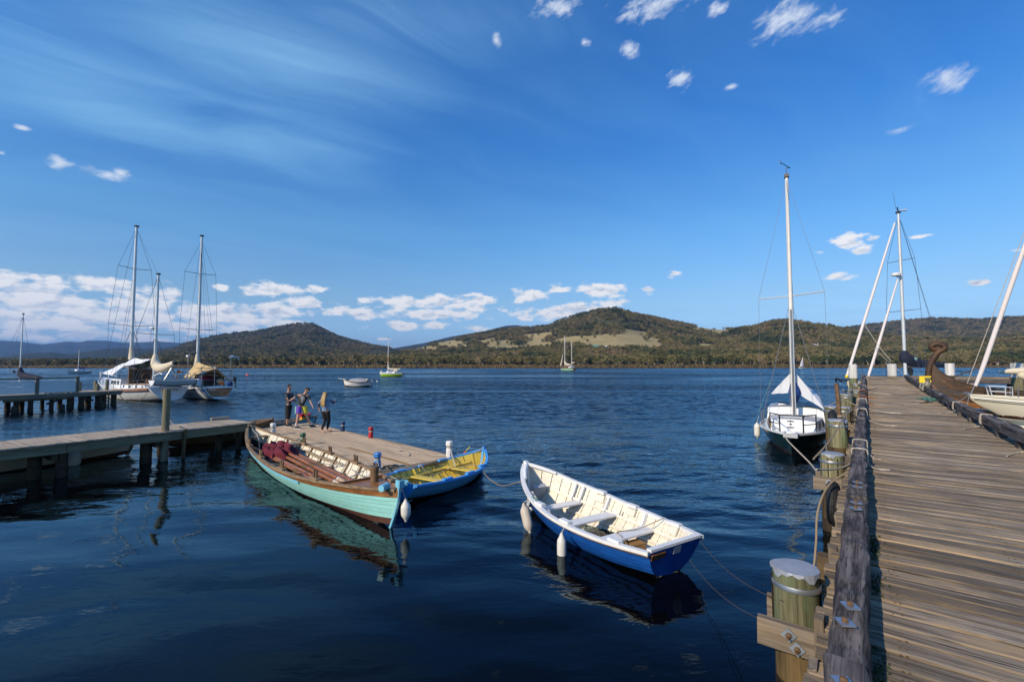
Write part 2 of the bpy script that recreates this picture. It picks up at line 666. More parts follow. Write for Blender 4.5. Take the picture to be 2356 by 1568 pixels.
W_BEAM = wood('treated_beam', (0.13, 0.12, 0.075), (0.27, 0.235, 0.15), 14, 0.85, 0.3, 0.4, 0.15, (0.18, 0.17, 0.10))
W_PILE = wood('pile_timber', (0.075, 0.068, 0.032), (0.30, 0.27, 0.155), 16, 0.8, 0.7, 1.1, 0.3, (0.15, 0.22, 0.11), along=0.7, wear=0.85)
W_DARK = wood('wet_pile', (0.016, 0.011, 0.007), (0.055, 0.038, 0.022), 10, 0.6, 0.4, 0.6, 0.3, (0.09, 0.06, 0.02), along=0.5)
W_MID = wood('pile_lower', (0.05, 0.033, 0.016), (0.15, 0.10, 0.05), 10, 0.7, 0.4, 0.8, 0.3, (0.2, 0.13, 0.04), along=0.5)
W_WHITE = wood('white_pile', (0.52, 0.50, 0.46), (0.78, 0.75, 0.72), 10, 0.7, 0.3, 0.25, 0.1, (0.4, 0.37, 0.3), along=0.5, wear=0.4)
W_VARN = wood('varnished_wood', (0.17, 0.062, 0.016), (0.36, 0.155, 0.045), 18, 0.35, 0.15, 0.35, 0.2, (0.26, 0.12, 0.04), spec=0.5)
W_OAR = wood('oar_wood', (0.18, 0.06, 0.02), (0.40, 0.16, 0.06), 18, 0.4, 0.15, 0.4, 0.3, (0.2, 0.05, 0.02), spec=0.5)
W_GUN = wood('worn_gunwale', (0.17, 0.105, 0.055), (0.36, 0.25, 0.15), 20, 0.7, 0.3, 0.6, 0.25, (0.28, 0.13, 0.05))
W_VIK = wood('dark_planking', (0.022, 0.012, 0.006), (0.105, 0.052, 0.022), 14, 0.55, 0.4, 0.6, 0.35, (0.25, 0.11, 0.03), spec=0.4)
W_CLINK = wood('brown_planking', (0.12, 0.07, 0.035), (0.25, 0.15, 0.08), 14, 0.5, 0.2, 0.3, 0.2, (0.2, 0.11, 0.05))
WHITE = paint('white_paint', (0.80, 0.78, 0.74), 0.4, 0.05, 0.25, 4, (0.35, 0.27, 0.2))
CREAM = paint('cream_paint', (0.80, 0.73, 0.58), 0.45, 0.08, 0.45, 4, (0.36, 0.27, 0.17), (0.34, 0.27, 0.17))
IVORY = paint('ivory_gelcoat', (0.80, 0.74, 0.58), 0.18, 0.03, 0.1, 1.0, bump=0.01)
GELW = paint('white_gelcoat', (0.80, 0.80, 0.79), 0.2, 0.03, 0.12, 1.0, bump=0.01, streak=True)
BLUE = paint('royal_blue_paint', (0.010, 0.088, 0.36), 0.35, 0.18, 0.3, 3, (0.06, 0.16, 0.38), (0.03, 0.07, 0.17))
SKYB = paint('sky_blue_paint', (0.15, 0.46, 0.72), 0.4, 0.12, 0.2, 3)
RIMB = paint('bright_blue_paint', (0.07, 0.34, 0.76), 0.35, 0.1, 0.15, 3)
YELL = paint('yellow_paint', (0.72, 0.52, 0.085), 0.4, 0.1, 0.3, 4, None, (0.3, 0.2, 0.06))
TEAL = paint('turquoise_paint', (0.30, 0.62, 0.56), 0.35, 0.08, 0.30, 2.2, None, (0.55, 0.68, 0.64), streak=True)
TEALB = paint('pale_blue_paint', (0.20, 0.52, 0.66), 0.3, 0.05, 0.15, 3)
ANTI = paint('red_brown_antifouling', (0.085, 0.028, 0.014), 0.6, 0.2, 0.4, 3)
BLACKP = paint('black_paint', (0.015, 0.015, 0.017), 0.4, 0.2, 0.2, 3)
DGREEN = paint('dark_green_gelcoat', (0.006, 0.030, 0.026), 0.15, 0.1, 0.06, 1.0, bump=0.01)
LIME = paint('lime_green_paint', (0.30, 0.52, 0.02), 0.25, 0.05, 0.1, 2, bump=0.02)
MINT = paint('mint_paint', (0.35, 0.62, 0.48), 0.3, 0.05, 0.1, 2)
NAVY = plain('navy_canvas', (0.012, 0.015, 0.035), 0.85, bump=0.4, scale=5)
GREYP = paint('grey_paint', (0.10, 0.115, 0.13), 0.5, 0.12, 0.3, 3)
LGREY = paint('pale_grey_paint', (0.42, 0.43, 0.45), 0.5, 0.08, 0.2, 3)
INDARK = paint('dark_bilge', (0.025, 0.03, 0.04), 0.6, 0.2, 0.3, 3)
RED = paint('red_paint', (0.42, 0.012, 0.016), 0.4, 0.15, 0.2, 5, (0.2, 0.1, 0.08))
GREEN = paint('green_paint', (0.018, 0.105, 0.038), 0.4, 0.15, 0.25, 5)
DBLUE = paint('dark_blue_paint', (0.012, 0.04, 0.11), 0.45, 0.15, 0.3, 5, (0.15, 0.15, 0.16))
BOLW = paint('chalky_white_paint', (0.78, 0.75, 0.70), 0.5, 0.06, 0.3, 6, (0.4, 0.33, 0.25))
BOLB = paint('mid_blue_paint', (0.05, 0.20, 0.50), 0.45, 0.15, 0.25, 5, (0.3, 0.35, 0.4))
METAL = plain('galvanised_metal', (0.42, 0.44, 0.47), 0.42, 0.8, 0.2, 9, 0.15)
SHEET = plain('cap_sheet', (0.36, 0.37, 0.40), 0.6, 0.3, 0.35, 8, 0.6)
RUST = plain('rusty_iron', (0.17, 0.095, 0.045), 0.8, 0.3, 0.4, 25, 0.4)
ALU = plain('mast_alloy', (0.62, 0.63, 0.62), 0.35, 0.25, 0.08, 2, 0.02)
MASTW = paint('mast_white', (0.78, 0.74, 0.68), 0.35, 0.05, 0.15, 2, bump=0.02)
STEEL = plain('steel_tube', (0.22, 0.22, 0.23), 0.35, 0.8, 0.1, 5, 0.02)
WIRE = plain('rigging_wire', (0.10, 0.11, 0.13), 0.5, 0.5, 0.1, 5, 0)
RUBBER = plain('rubber', (0.012, 0.012, 0.013), 0.75, 0, 0.3, 8, 0.3)
FENDER = plain('fender_vinyl', (0.70, 0.66, 0.58), 0.5, 0, 0.12, 9, 0.08)
FENDG = plain('grubby_fender_vinyl', (0.56, 0.48, 0.38), 0.6, 0, 0.25, 7, 0.15)
GLASS = plain('dark_window', (0.025, 0.022, 0.022), 0.08, 0, 0.1, 3, 0)
SAILW = plain('white_cloth', (0.74, 0.74, 0.75), 0.8, 0, 0.06, 3, 0.3)
SAILC = plain('cream_cloth', (0.66, 0.57, 0.42), 0.85, 0, 0.1, 4, 0.4)
TANC = plain('tan_canvas', (0.56, 0.40, 0.19), 0.85, 0, 0.08, 3, 0.3)
PINKC = plain('furled_sailcloth', (0.74, 0.66, 0.62), 0.8, 0, 0.1, 8, 0.4)
MAROON = plain('maroon_cloth', (0.13, 0.010, 0.022), 0.9, 0, 0.25, 6, 0.5)
GREYC = plain('grey_tarpaulin', (0.33, 0.32, 0.33), 0.85, 0, 0.2, 5, 0.5)
DGREENC = plain('dark_green_canvas', (0.012, 0.04, 0.034), 0.85, 0, 0.15, 4, 0.3)
BLUEC = plain('blue_canvas', (0.012, 0.05, 0.20), 0.85, 0, 0.15, 4, 0.3)
YBOX = plain('yellow_plastic', (0.78, 0.56, 0.004), 0.4, 0, 0.06, 4, 0.05)
REDPL = plain('red_plastic', (0.55, 0.012, 0.02), 0.4, 0, 0.1, 4, 0.05)
ORANGE = plain('orange_plastic', (0.75, 0.16, 0.02), 0.5, 0, 0.1, 4, 0.05)
BLACKPL = plain('black_plastic', (0.015, 0.015, 0.016), 0.45, 0, 0.1, 4, 0.02)
ROPEW = rope_mat('pale_rope', (0.62, 0.55, 0.45))
ROPET = rope_mat('tan_rope', (0.40, 0.30, 0.19))
ROPED = rope_mat('dark_rope', (0.13, 0.09, 0.06))
ROPEO = rope_mat('orange_rope', (0.45, 0.16, 0.05))
ROPEG = rope_mat('green_rope', (0.16, 0.40, 0.33))
BROWNB = wood('brown_box', (0.25, 0.12, 0.035), (0.42, 0.24, 0.08), 12, 0.6, 0.2, 0.3, 0.1)


WAVE_BASE, WAVE_PATCH = 0.42, 0.95


def water_mat():
    mt = bpy.data.materials.new('river_water')
    mt.use_nodes = True
    nt = NT(mt.node_tree)
    nt.n.clear()
    out = nt.node('ShaderNodeOutputMaterial')
    body = nt.node('ShaderNodeBsdfDiffuse')
    body.inputs['Color'].default_value = (0.0014, 0.0017, 0.0026, 1)
    gl = nt.node('ShaderNodeBsdfGlossy')
    gl.inputs['Color'].default_value = (0.72, 0.91, 1.0, 1)
    mixs = nt.node('ShaderNodeMixShader')
    nt.l.new(body.outputs[0], mixs.inputs[1])
    nt.l.new(gl.outputs[0], mixs.inputs[2])
    nt.l.new(mixs.outputs[0], out.inputs[0])
    p = nt.node('ShaderNodeTexCoord').outputs['Object']
    sx = nt.node('ShaderNodeSeparateXYZ')
    nt.l.new(p, sx.inputs[0])
    x, y, _ = sx.outputs
    wob = nt.noise(p, 0.22, 2, 0.5)
    m = nt.sstep(nt.m('ADD', nt.m('MULTIPLY_ADD', x, 0.30, y), nt.m('MULTIPLY', nt.m('SUBTRACT', wob, 0.5), 8)), 5.5, 17.0)
    far = nt.sstep(y, 18.0, 60.0)
    vfar = nt.sstep(y, 70.0, 260.0)
    patch = nt.sstep(nt.noise(nt.vm('MULTIPLY', p, (0.012, 0.045, 1)), 1.0, 4, 0.55, 0.6), 0.36, 0.62)
    a = nt.noise(nt.vm('MULTIPLY', p, (1.7, 3.6, 1)), 1.0, 3, 0.55, 0.5)
    c = nt.noise(nt.vm('MULTIPLY', p, (0.55, 1.5, 1)), 1.0, 3, 0.5, 0.4)
    e = nt.noise(nt.vm('MULTIPLY', p, (5.0, 9.0, 1)), 1.0, 2, 0.5, 0.3)
    h = nt.m('MULTIPLY', a, nt.m('MULTIPLY_ADD', m, 0.052, 0.006))
    h = nt.m('ADD', h, nt.m('MULTIPLY', c, nt.m('MULTIPLY', far, nt.m('MULTIPLY_ADD', patch, 0.17, 0.07))))
    h = nt.m('ADD', h, nt.m('MULTIPLY', e, nt.m('MULTIPLY_ADD', m, 0.013, 0.0012)))
    h = nt.m('MULTIPLY', h, nt.m('MULTIPLY_ADD', patch, 0.45, 0.7))
    n = nt.node('ShaderNodeBump')
    n.inputs['Strength'].default_value = 1.0
    n.inputs['Distance'].default_value = 1.0
    nt.put(n.inputs['Height'], h)
    # beyond the near water every facet of the chop gets a slope of its own
    w1 = nt.noise(nt.vm('MULTIPLY', p, (0.9, 2.2, 1)), 1.0, 2, 0.5, 0.3, '3D', True)
    sl = nt.vm('SUBTRACT', w1, (0.5, 0.5, 0.5))
    ss = nt.node('ShaderNodeSeparateXYZ')
    nt.l.new(sl, ss.inputs[0])
    # mostly the faces of the wavelets turned towards the near bank are seen
    ty = nt.m('MULTIPLY_ADD', nt.m('ABSOLUTE', ss.outputs[1]), -2.2, -0.04)
    cb = nt.node('ShaderNodeCombineXYZ')
    nt.l.new(nt.m('MULTIPLY', ss.outputs[0], 0.7), cb.inputs[0])
    nt.l.new(ty, cb.inputs[1])
    amp = nt.m('MULTIPLY', nt.sstep(y, 9.0, 48.0), nt.m('MULTIPLY_ADD', patch, WAVE_PATCH, WAVE_BASE))
    tilt = nt.vm('SCALE', cb.outputs[0])
    nt.l.new(amp, tilt.node.inputs['Scale'])
    N = nt.vm('NORMALIZE', nt.vm('ADD', n.outputs[0], tilt))
    nt.put(gl.inputs['Normal'], N)
    nt.put(body.inputs['Normal'], N)
    nt.put(gl.inputs['Roughness'], nt.m('MULTIPLY_ADD', vfar, 0.1, 0.02))
    lw = nt.node('ShaderNodeLayerWeight')
    lw.inputs['Blend'].default_value = 0.5
    nt.put(lw.inputs['Normal'], N)
    nt.put(mixs.inputs[0], nt.m('MULTIPLY_ADD', nt.m('POWER', lw.outputs['Facing'], 4.6), 0.985, 0.007))
    return mt


def build_water():
    fr = np.linspace(math.radians(-62), math.radians(62), 700)
    bk = np.linspace(math.radians(62), math.radians(298), 40)[1:-1]
    ang = np.concatenate([fr, bk])
    r = np.concatenate([1.0 * (70.0 ** (np.arange(420) / 419.0)), 70.0 * (20000 / 70.0) ** (np.arange(1, 46) / 45.0)])
    R, A = np.meshgrid(r, ang, indexing='ij')
    X, Y = R * np.sin(A), R * np.cos(A)
    rs = np.random.RandomState(3)
    wx = X + 0.9 * (fbm(X * 0.35, Y * 0.35, 5, 2) - 0.5)
    wy = Y + 0.9 * (fbm(X * 0.35 + 9, Y * 0.35, 8, 2) - 0.5)
    mask = np.clip((Y + 0.30 * X + 8 * (fbm(X * 0.22, Y * 0.22, 2, 2) - 0.5) - 5.5) / 11.5, 0, 1)
    mask = mask * mask * (3 - 2 * mask)
    Z = np.zeros_like(X)
    for i in range(46):
        wl = 0.34 * (9.0 ** rs.rand())
        th = rs.normal(math.radians(82), 0.42)
        k = 2 * math.pi / wl
        ph = rs.rand() * 6.28
        slope = (0.0060 if wl > 0.75 else 0.0022) + mask * (0.019 if wl < 0.9 else 0.008)
        ok = np.clip((wl / (R * 0.0115) - 2.2) / 2.0, 0, 1)
        Z += ok * slope / k * np.sin(k * (math.cos(th) * wx + math.sin(th) * wy) + ph)
    Z *= np.clip((68 - R) / 30, 0, 1)
    nr, na = R.shape
    V = np.stack([X, Y, Z], -1).reshape(-1, 3)
    o = np_mesh('water', V, grid_faces(nr, na, True), water_mat())
    tag(o, 'dark blue river water with wind ripples', None, None, 'structure')


build_water()

# ------------------------------------------------------------------ land: shore and hills
def ground_mat(name, base1, base2, grass1=(0.43, 0.32, 0.15), grass2=(0.32, 0.265, 0.115), scale=0.02, bump=0.0):
    mt, nt, b = new_mat(name)
    p = nt.node('ShaderNodeTexCoord').outputs['Object']
    n1 = nt.noise(p, scale, 6, 0.7)
    n2 = nt.noise(p, scale * 5, 4, 0.7)
    f = nt.mix(nt.sstep(nt.m('MULTIPLY_ADD', n2, 0.6, nt.m('MULTIPLY', n1, 0.5)), 0.4, 0.68), base1, base2)
    g = nt.mix(nt.sstep(n1, 0.35, 0.65), grass1, grass2)
    g = nt.mix(nt.m('MULTIPLY', nt.sstep(n2, 0.55, 0.75), 0.35), g, (0.2, 0.16, 0.08))
    at_ = nt.node('ShaderNodeAttribute', attribute_name='grass')
    nt.put(b.inputs['Base Color'], nt.mix(at_.outputs['Fac'], f, g))
    b.inputs['Roughness'].default_value = 0.95
    b.inputs['Specular IOR Level'].default_value = 0.1
    if bump:
        nt.put(b.inputs['Normal'], nt.bump(n2, 0.9, bump))
    return mt


GRASS = [(1040, 793, 44, 10), (960, 802, 55, 7), (890, 812, 50, 5), (1140, 790, 48, 7), (1170, 800, 60, 6), (1240, 775, 36, 8), (1325, 784, 60, 10),
         (1250, 793, 50, 6), (1395, 786, 56, 14), (1450, 776, 42, 11), (1440, 797, 72, 6), (1500, 790, 28, 11), (1625, 757, 40, 6), (1655, 764, 26, 4),
         (1625, 797, 28, 5), (1885, 796, 40, 4)]
HILLS = {}


def uv_of(X, Y, Z):
    c, s = math.cos(PITCH), math.sin(PITCH)
    z = Z - CAM_H
    d = Y * c + z * s
    return 1178 + FPX * X / d, 784 - FPX * (-Y * s + z * c) / d


def grass_mask(X, Y, Z):
    u, v = uv_of(X, Y, Z)
    m = np.full(np.shape(X), -9.0)
    for (gu, gv, gw, gh) in GRASS:
        m = np.maximum(m, 1 - np.hypot((u - gu) / (gw * 1.08), (v - gv) / (gh * 1.45)))
    m = m + 1.1 * (fbm(X * 0.035, Y * 0.022, 31, 4) - 0.5)
    return np.clip(m * 7, 0, 1)


def hill(key, sil, D, base, mt, hb=6.0, back=0.5, tree=8.0, p=1.2, na=220, nr=70, rough=0.35, gul=130.0, grass=False, label=''):
    us = [azel(u, v) for u, v in sil]
    a_s, e_s = np.array([q[0] for q in us]), np.array([q[1] for q in us])

    def hfun(a, r):
        H = CAM_H + D * np.tan(np.interp(a, a_s, e_s)) - tree
        H = np.maximum(H, hb + 1)
        t = (r - base) / (D - base)
        tt = np.clip(t, 0, 1)
        X, Y = r * np.sin(a), r * np.cos(a)
        n = fbm(X / gul, Y / gul, sum(map(ord, key)) % 97, 4) - 0.5
        h = hb + (H - hb) * tt ** p * (1 + rough * 3 * n * tt * (1 - tt) * 2)
        bk = np.clip((t - 1) / back, 0, 1)
        h = h - (H - hb) * 0.85 * bk * bk * (3 - 2 * bk)
        # fade at both ends of the silhouette
        e = np.clip(np.minimum(a - a_s[0], a_s[-1] - a) / 0.02, 0, 1)
        return np.where(t < 0, hb * np.clip(1 + t * 3, 0, 1), h) * (0.15 + 0.85 * e)
    A = np.linspace(a_s[0], a_s[-1], na)
    R = np.concatenate([np.linspace(base, D, nr), D + (D - base) * back * np.linspace(0.06, 1.0, 14)])
    RR, AA = np.meshgrid(R, A, indexing='ij')
    Z = hfun(AA, RR)
    X, Y = RR * np.sin(AA), RR * np.cos(AA)
    V = np.stack([X, Y, Z], -1).reshape(-1, 3)
    o = np_mesh(key, V, grid_faces(len(R), na)[:, ::-1], mt)
    tag(o, label, None, None, 'structure')
    at_ = o.data.attributes.new('grass', 'FLOAT', 'POINT')
    if grass:
        at_.data.foreach_set('value', grass_mask(X, Y, Z).ravel().astype(np.float32))
    HILLS[o.name] = (hfun, a_s[0], a_s[-1], base, D, back)
    return o


FLOOR = ground_mat('forest_floor', (0.045, 0.045, 0.020), (0.11, 0.10, 0.045))
FARF = ground_mat('distant_forest', (0.022, 0.03, 0.018), (0.055, 0.06, 0.032), scale=0.012, bump=12)
MOUNT = ground_mat('distant_mountain', (0.026, 0.034, 0.026), (0.05, 0.058, 0.04), scale=0.003, bump=30)
hill('mountain_range', [(-120, 790), (0, 783), (45, 785), (98, 792), (155, 785), (184, 787), (200, 783), (241, 783), (286, 788), (320, 787), (365, 785), (422, 789),
                        (500, 792), (620, 800), (800, 815)], 9000, 5200, MOUNT, 20, 0.6, 0, 1.1, 160, 50, 0.5, 900, label='distant blue mountain range')
hill('hill', [(-120, 826), (0, 820), (60, 811), (117, 808), (159, 813), (197, 807), (241, 801), (286, 799), (349, 800), (420, 794), (520, 800), (640, 820)],
     3800, 2300, FARF, 12, 0.6, 4, 1.1, 160, 50, 0.5, 380, label='low wooded hills in front of the blue mountains')
hill('hill', [(100, 842), (195, 833), (240, 819), (286, 811), (340, 806), (400, 802), (470, 800), (560, 810)], 2700, 1700, FARF, 8, 0.6, 4, 1.1, 120, 40, 0.5, 300,
     label='dark wooded foothill beside the big forested hill')
hill('hill', [(300, 822), (400, 800), (422, 789), (460, 778), (495, 770), (540, 763), (581, 760), (629, 751), (664, 744), (689, 740.5), (721, 742), (748, 757),
              (777, 770), (802, 777), (838, 786), (855, 791), (894, 796), (921, 803), (960, 812), (1010, 826)], 2300, 900, FLOOR, 6, 0.5, 9, 1.25, 260, 90, 0.5, 260,
     label='long forested hill with a blunt summit')
hill('hill', [(850, 812), (910, 799), (975, 788), (1038, 773), (1121, 759), (1163, 748), (1188, 746.5), (1215, 751), (1290, 770), (1360, 800)], 4500, 2600, FARF,
     10, 0.5, 4, 1.15, 120, 50, 0.5, 380, label='blue wooded ridge showing behind the pastures')
hill('hill', [(790, 832), (847, 820), (914, 806), (980, 792), (1013, 782), (1055, 775), (1080, 769), (1142, 757), (1196, 751), (1262, 747), (1287, 734), (1329, 721),
              (1379, 709), (1420, 707), (1453, 717), (1495, 725), (1536, 733), (1578, 742), (1640, 752), (1726, 755), (1800, 770), (1900, 800)],
     1500, 620, FLOOR, 6, 0.45, 7, 1.15, 420, 130, 0.45, 170, True, label='round hill with forest above pale grass paddocks')
hill('hill', [(1860, 775), (1949, 752), (2005, 745), (2089, 736), (2145, 731), (2200, 734), (2256, 736), (2312, 731), (2356, 729), (2450, 726), (2600, 740)],
     3000, 1400, FARF, 8, 0.5, 5, 1.15, 200, 70, 0.5, 300, label='long ridge of grey green forest beyond the wharf')
hill('hill', [(1560, 800), (1640, 772), (1697, 753), (1728, 750), (1752, 744), (1772, 737), (1800, 732), (1831, 737), (1854, 737), (1876, 740), (1893, 744), (1915, 747),
              (1923, 752), (1949, 754), (1977, 760), (2032, 768), (2116, 774), (2200, 778), (2256, 780), (2356, 771), (2450, 768), (2650, 780)],
     1300, 790, FLOOR, 6, 0.5, 8, 1.1, 330, 90, 0.45, 120, True, label='wooded hill behind the green hulled yacht')


def shore_r(a):
    """distance of the far bank in direction a"""
    x = np.tan(a)
    y = 418 + 14 * np.clip(-x, 0, 1.2) + 60 * np.clip((x - 0.35) / 0.5, 0, 1.2) ** 2
    y = y + 9 * (fbm(x * 18, x * 0 + 3, 4, 3) - 0.5)
    return y / np.cos(a)


def flat_h(a, r):
    d = r - shore_r(a)
    return np.clip(0.15 + 0.10 * d, -0.6, 0.9) + np.clip(d - 8, 0, 400) * 0.014


def build_shore():
    A = np.linspace(math.radians(-58), math.radians(58), 420)
    T = np.concatenate([[-8, -2, 0, 3, 8, 20], np.linspace(40, 700, 22)])
    RR = shore_r(A)[None, :] + T[:, None]
    AA = np.broadcast_to(A[None, :], RR.shape)
    Z = flat_h(AA, RR)
    V = np.stack([RR * np.sin(AA), RR * np.cos(AA), Z], -1).reshape(-1, 3)
    o = np_mesh('shore', V, grid_faces(len(T), len(A))[:, ::-1],
                ground_mat('shore_soil', (0.04, 0.036, 0.018), (0.085, 0.07, 0.035), scale=0.05))
    tag(o, 'flat far bank of the river under the trees', None, None, 'structure')


build_shore()


def ground_z(a, r):
    z = flat_h(a, r)
    for (f, a0, a1, b, D, bk) in HILLS.values():
        zz = f(a, r)
        z = np.where((a > a0) & (a < a1) & (r > b) & (r < D + (D - b) * bk), np.maximum(z, zz), z)
    return z


# ------------------------------------------------------------------ trees
def leaf_mat(name, c1, c2):
    mt, nt, b = new_mat(name)
    oi = nt.node('ShaderNodeObjectInfo')
    p = nt.node('ShaderNodeTexCoord').outputs['Object']
    n = nt.noise(nt.vm('ADD', p, oi.outputs['Location']), 0.35, 3, 0.6)
    c = nt.mix(nt.sstep(n, 0.3, 0.7), c1, c2)
    stand = nt.noise(oi.outputs['Location'], 0.012, 4, 0.65)       # stands of different kinds of tree
    c = nt.mix(nt.sstep(stand, 0.50, 0.60), c, (0.045, 0.062, 0.022))
    c = nt.mix(nt.sstep(stand, 0.47, 0.36), c, (0.20, 0.155, 0.075))
    hs = nt.node('ShaderNodeHueSaturation')
    nt.put(hs.inputs['Value'], nt.m('MULTIPLY_ADD', oi.outputs['Random'], 1.1, 0.5))
    nt.put(hs.inputs['Hue'], nt.m('MULTIPLY_ADD', oi.outputs['Random'], -0.04, 0.515))
    nt.put(hs.inputs['Color'], c)
    nt.put(b.inputs['Base Color'], hs.outputs[0])
    b.inputs['Roughness'].default_value = 0.7
    b.inputs['Specular IOR Level'].default_value = 0.2
    return mt


LEAF = leaf_mat('gum_leaves', (0.088, 0.084, 0.025), (0.235, 0.20, 0.075))
BARK = plain('pale_bark', (0.46, 0.39, 0.30), 0.85, 0, 0.35, 1.5, 0.1, 0.2)


def tree_mesh(seed, kind):
    rr = random.Random(seed)
    H = 12.0
    tr = MB()
    tips = []
    nst = {0: 1, 1: 2, 2: 3, 3: 1}[kind]
    for s in range(nst):
        lean = (rr.uniform(-.22, .22), rr.uniform(-.22, .22)) if nst > 1 else (rr.uniform(-.08, .08), rr.uniform(-.08, .08))
        pts, rad = [], []
        hh = H * rr.uniform(.55, .72)
        for i in range(6):
            t = i / 5
            pts.append((lean[0] * hh * t + rr.uniform(-.2, .2) * t, lean[1] * hh * t + rr.uniform(-.2, .2) * t, hh * t))
            rad.append(.28 * (1 - .65 * t))
        tr.tube(pts, rad, 5)
        for k in range(5 if nst == 1 else 3):
            t0 = rr.uniform(.45, 1.0)
            p0 = Vector(pts[int(t0 * 5)])
            q = rr.uniform(0, 6.28)
            L = rr.uniform(1.8, 3.8)
            p1 = p0 + Vector((math.cos(q) * L, math.sin(q) * L, rr.uniform(1.2, 3.6)))
            tr.tube([p0, p0.lerp(p1, .5) + Vector((0, 0, -.25)), p1], [.13, .09, .04], 4)
            tips.append(p1)
        tips.append(Vector(pts[-1]) + Vector((0, 0, 1.5)))
    cr = MB()
    for tp in tips:
        for _ in range(rr.choice((2, 3))):
            c = tp + Vector((rr.gauss(0, .8), rr.gauss(0, .8), rr.gauss(.3, .6)))
            R = rr.uniform(.8, 1.6)
            for _ in range(16):
                d = Vector((rr.gauss(0, 1), rr.gauss(0, 1), rr.gauss(0, .62)))
                p = c + d * R * .62
                s = rr.uniform(.32, .62)
                a = Vector((rr.gauss(0, 1), rr.gauss(0, 1), rr.gauss(0, .7))).normalized()
                bb = a.orthogonal().normalized() * s
                aa = a.cross(bb).normalized() * s * 1.3
                cr.add([p - aa, p + bb * .7, p + aa, p - bb * .7], [(0, 1, 2, 3)])
    if kind == 3:       # bushy to the ground
        for _ in range(150):
            d = Vector((rr.gauss(0, 1.3), rr.gauss(0, 1.3), 0))
            p = d + Vector((0, 0, rr.uniform(.6, 7)))
            s = rr.uniform(.4, .75)
            a = Vector((rr.gauss(0, 1), rr.gauss(0, 1), rr.gauss(0, .7))).normalized()
            bb = a.orthogonal().normalized() * s
            aa = a.cross(bb).normalized() * s * 1.3
            cr.add([p - aa, p + bb * .7, p + aa, p - bb * .7], [(0, 1, 2, 3)])
    return tr, cr


TREE_WORDS = ['slim gum tree with one pale trunk standing on the far bank', 'gum tree with two forking pale trunks on the far bank',
              'broad gum tree with several spreading pale trunks on the far bank', 'bushy dark gum tree leafed to the ground on the far bank']
TREES, CROWNS, TRUNKS = [], [], []
for k in range(4):
    tr, cr = tree_mesh(40 + k, k)
    t = thing('gum_tree', TREE_WORDS[k], 'tree', group=TREE_WORDS[k].replace('gum tree', 'gum trees'))
    TRUNKS.append(tr.build('trunk', BARK, t, smooth=60))
    CROWNS.append(cr.build('crown', LEAF, t, smooth=0))
    TREES.append(t)


def shore_trees():
    rr = random.Random(11)
    spots = []
    for i in range(300):
        u = -30 + 2420 * (i + rr.uniform(-.4, .4)) / 300
        a = math.atan((u - 1178) / FPX)
        r = float(shore_r(np.array([a]))[0]) + rr.uniform(9, 30)
        spots.append((u, a, r))
    for i, (u, a, r) in enumerate(spots):
        k = rr.choice((0, 0, 1, 1, 2, 2, 3))
        t = TREES[k] if i < 4 and not TREES[k].get('_used') else copy_tree(TREES[k])
        if t is TREES[k]:
            t['_used'] = 1
        elif '_used' in t:
            del t['_used']
        t.location = (r * math.sin(a), r * math.cos(a), float(flat_h(np.array([a]), np.array([r]))[0]) - .2)
        s = np.interp(u, [0, 450, 900, 1500, 2356], [.62, .8, .85, 1.0, 1.05]) * rr.uniform(.72, 1.2)
        t.scale = (s * rr.uniform(.85, 1.25), s * rr.uniform(.85, 1.25), s)
        t.rotation_euler = (0, 0, rr.uniform(0, 6.28))
    for k in range(4):
        if not TREES[k].get('_used'):
            a = math.radians(-20 + 12 * k)
            r = float(shore_r(np.array([a]))[0]) + 15
            TREES[k].location = (r * math.sin(a), r * math.cos(a), 0.4)
        else:
            del TREES[k]['_used']


shore_trees()


def forest_group(crowns, trunks):
    ng = bpy.data.node_groups.new('forest_scatter', 'GeometryNodeTree')
    ng.interface.new_socket('Geometry', in_out='INPUT', socket_type='NodeSocketGeometry')
    ng.interface.new_socket('Geometry', in_out='OUTPUT', socket_type='NodeSocketGeometry')
    N, L = ng.nodes, ng.links
    gi, go = N.new('NodeGroupInput'), N.new('NodeGroupOutput')

    def attr(nm, typ):
        n = N.new('GeometryNodeInputNamedAttribute')
        n.data_type = typ
        n.inputs[0].default_value = nm
        return next(s for s in n.outputs if s.enabled and s.name == 'Attribute')
    scl, rot, idx = attr('scl', 'FLOAT_VECTOR'), attr('rot', 'FLOAT_VECTOR'), attr('idx', 'INT')
    join = N.new('GeometryNodeJoinGeometry')
    for objs in (crowns, trunks):
        j2 = N.new('GeometryNodeJoinGeometry')
        for o in reversed(objs):
            oi = N.new('GeometryNodeObjectInfo')
            oi.inputs['Object'].default_value = o
            oi.inputs['As Instance'].default_value = True
            L.new(oi.outputs['Geometry'], j2.inputs[0])
        ip = N.new('GeometryNodeInstanceOnPoints')
        ip.inputs['Pick Instance'].default_value = True
        L.new(gi.outputs[0], ip.inputs['Points'])
        L.new(j2.outputs[0], ip.inputs['Instance'])
        L.new(idx, ip.inputs['Instance Index'])
        L.new(rot, ip.inputs['Rotation'])
        L.new(scl, ip.inputs['Scale'])
        L.new(ip.outputs[0], join.inputs[0])
    L.new(join.outputs[0], go.inputs[0])
    return ng


FOREST_NG = forest_group(CROWNS, TRUNKS)


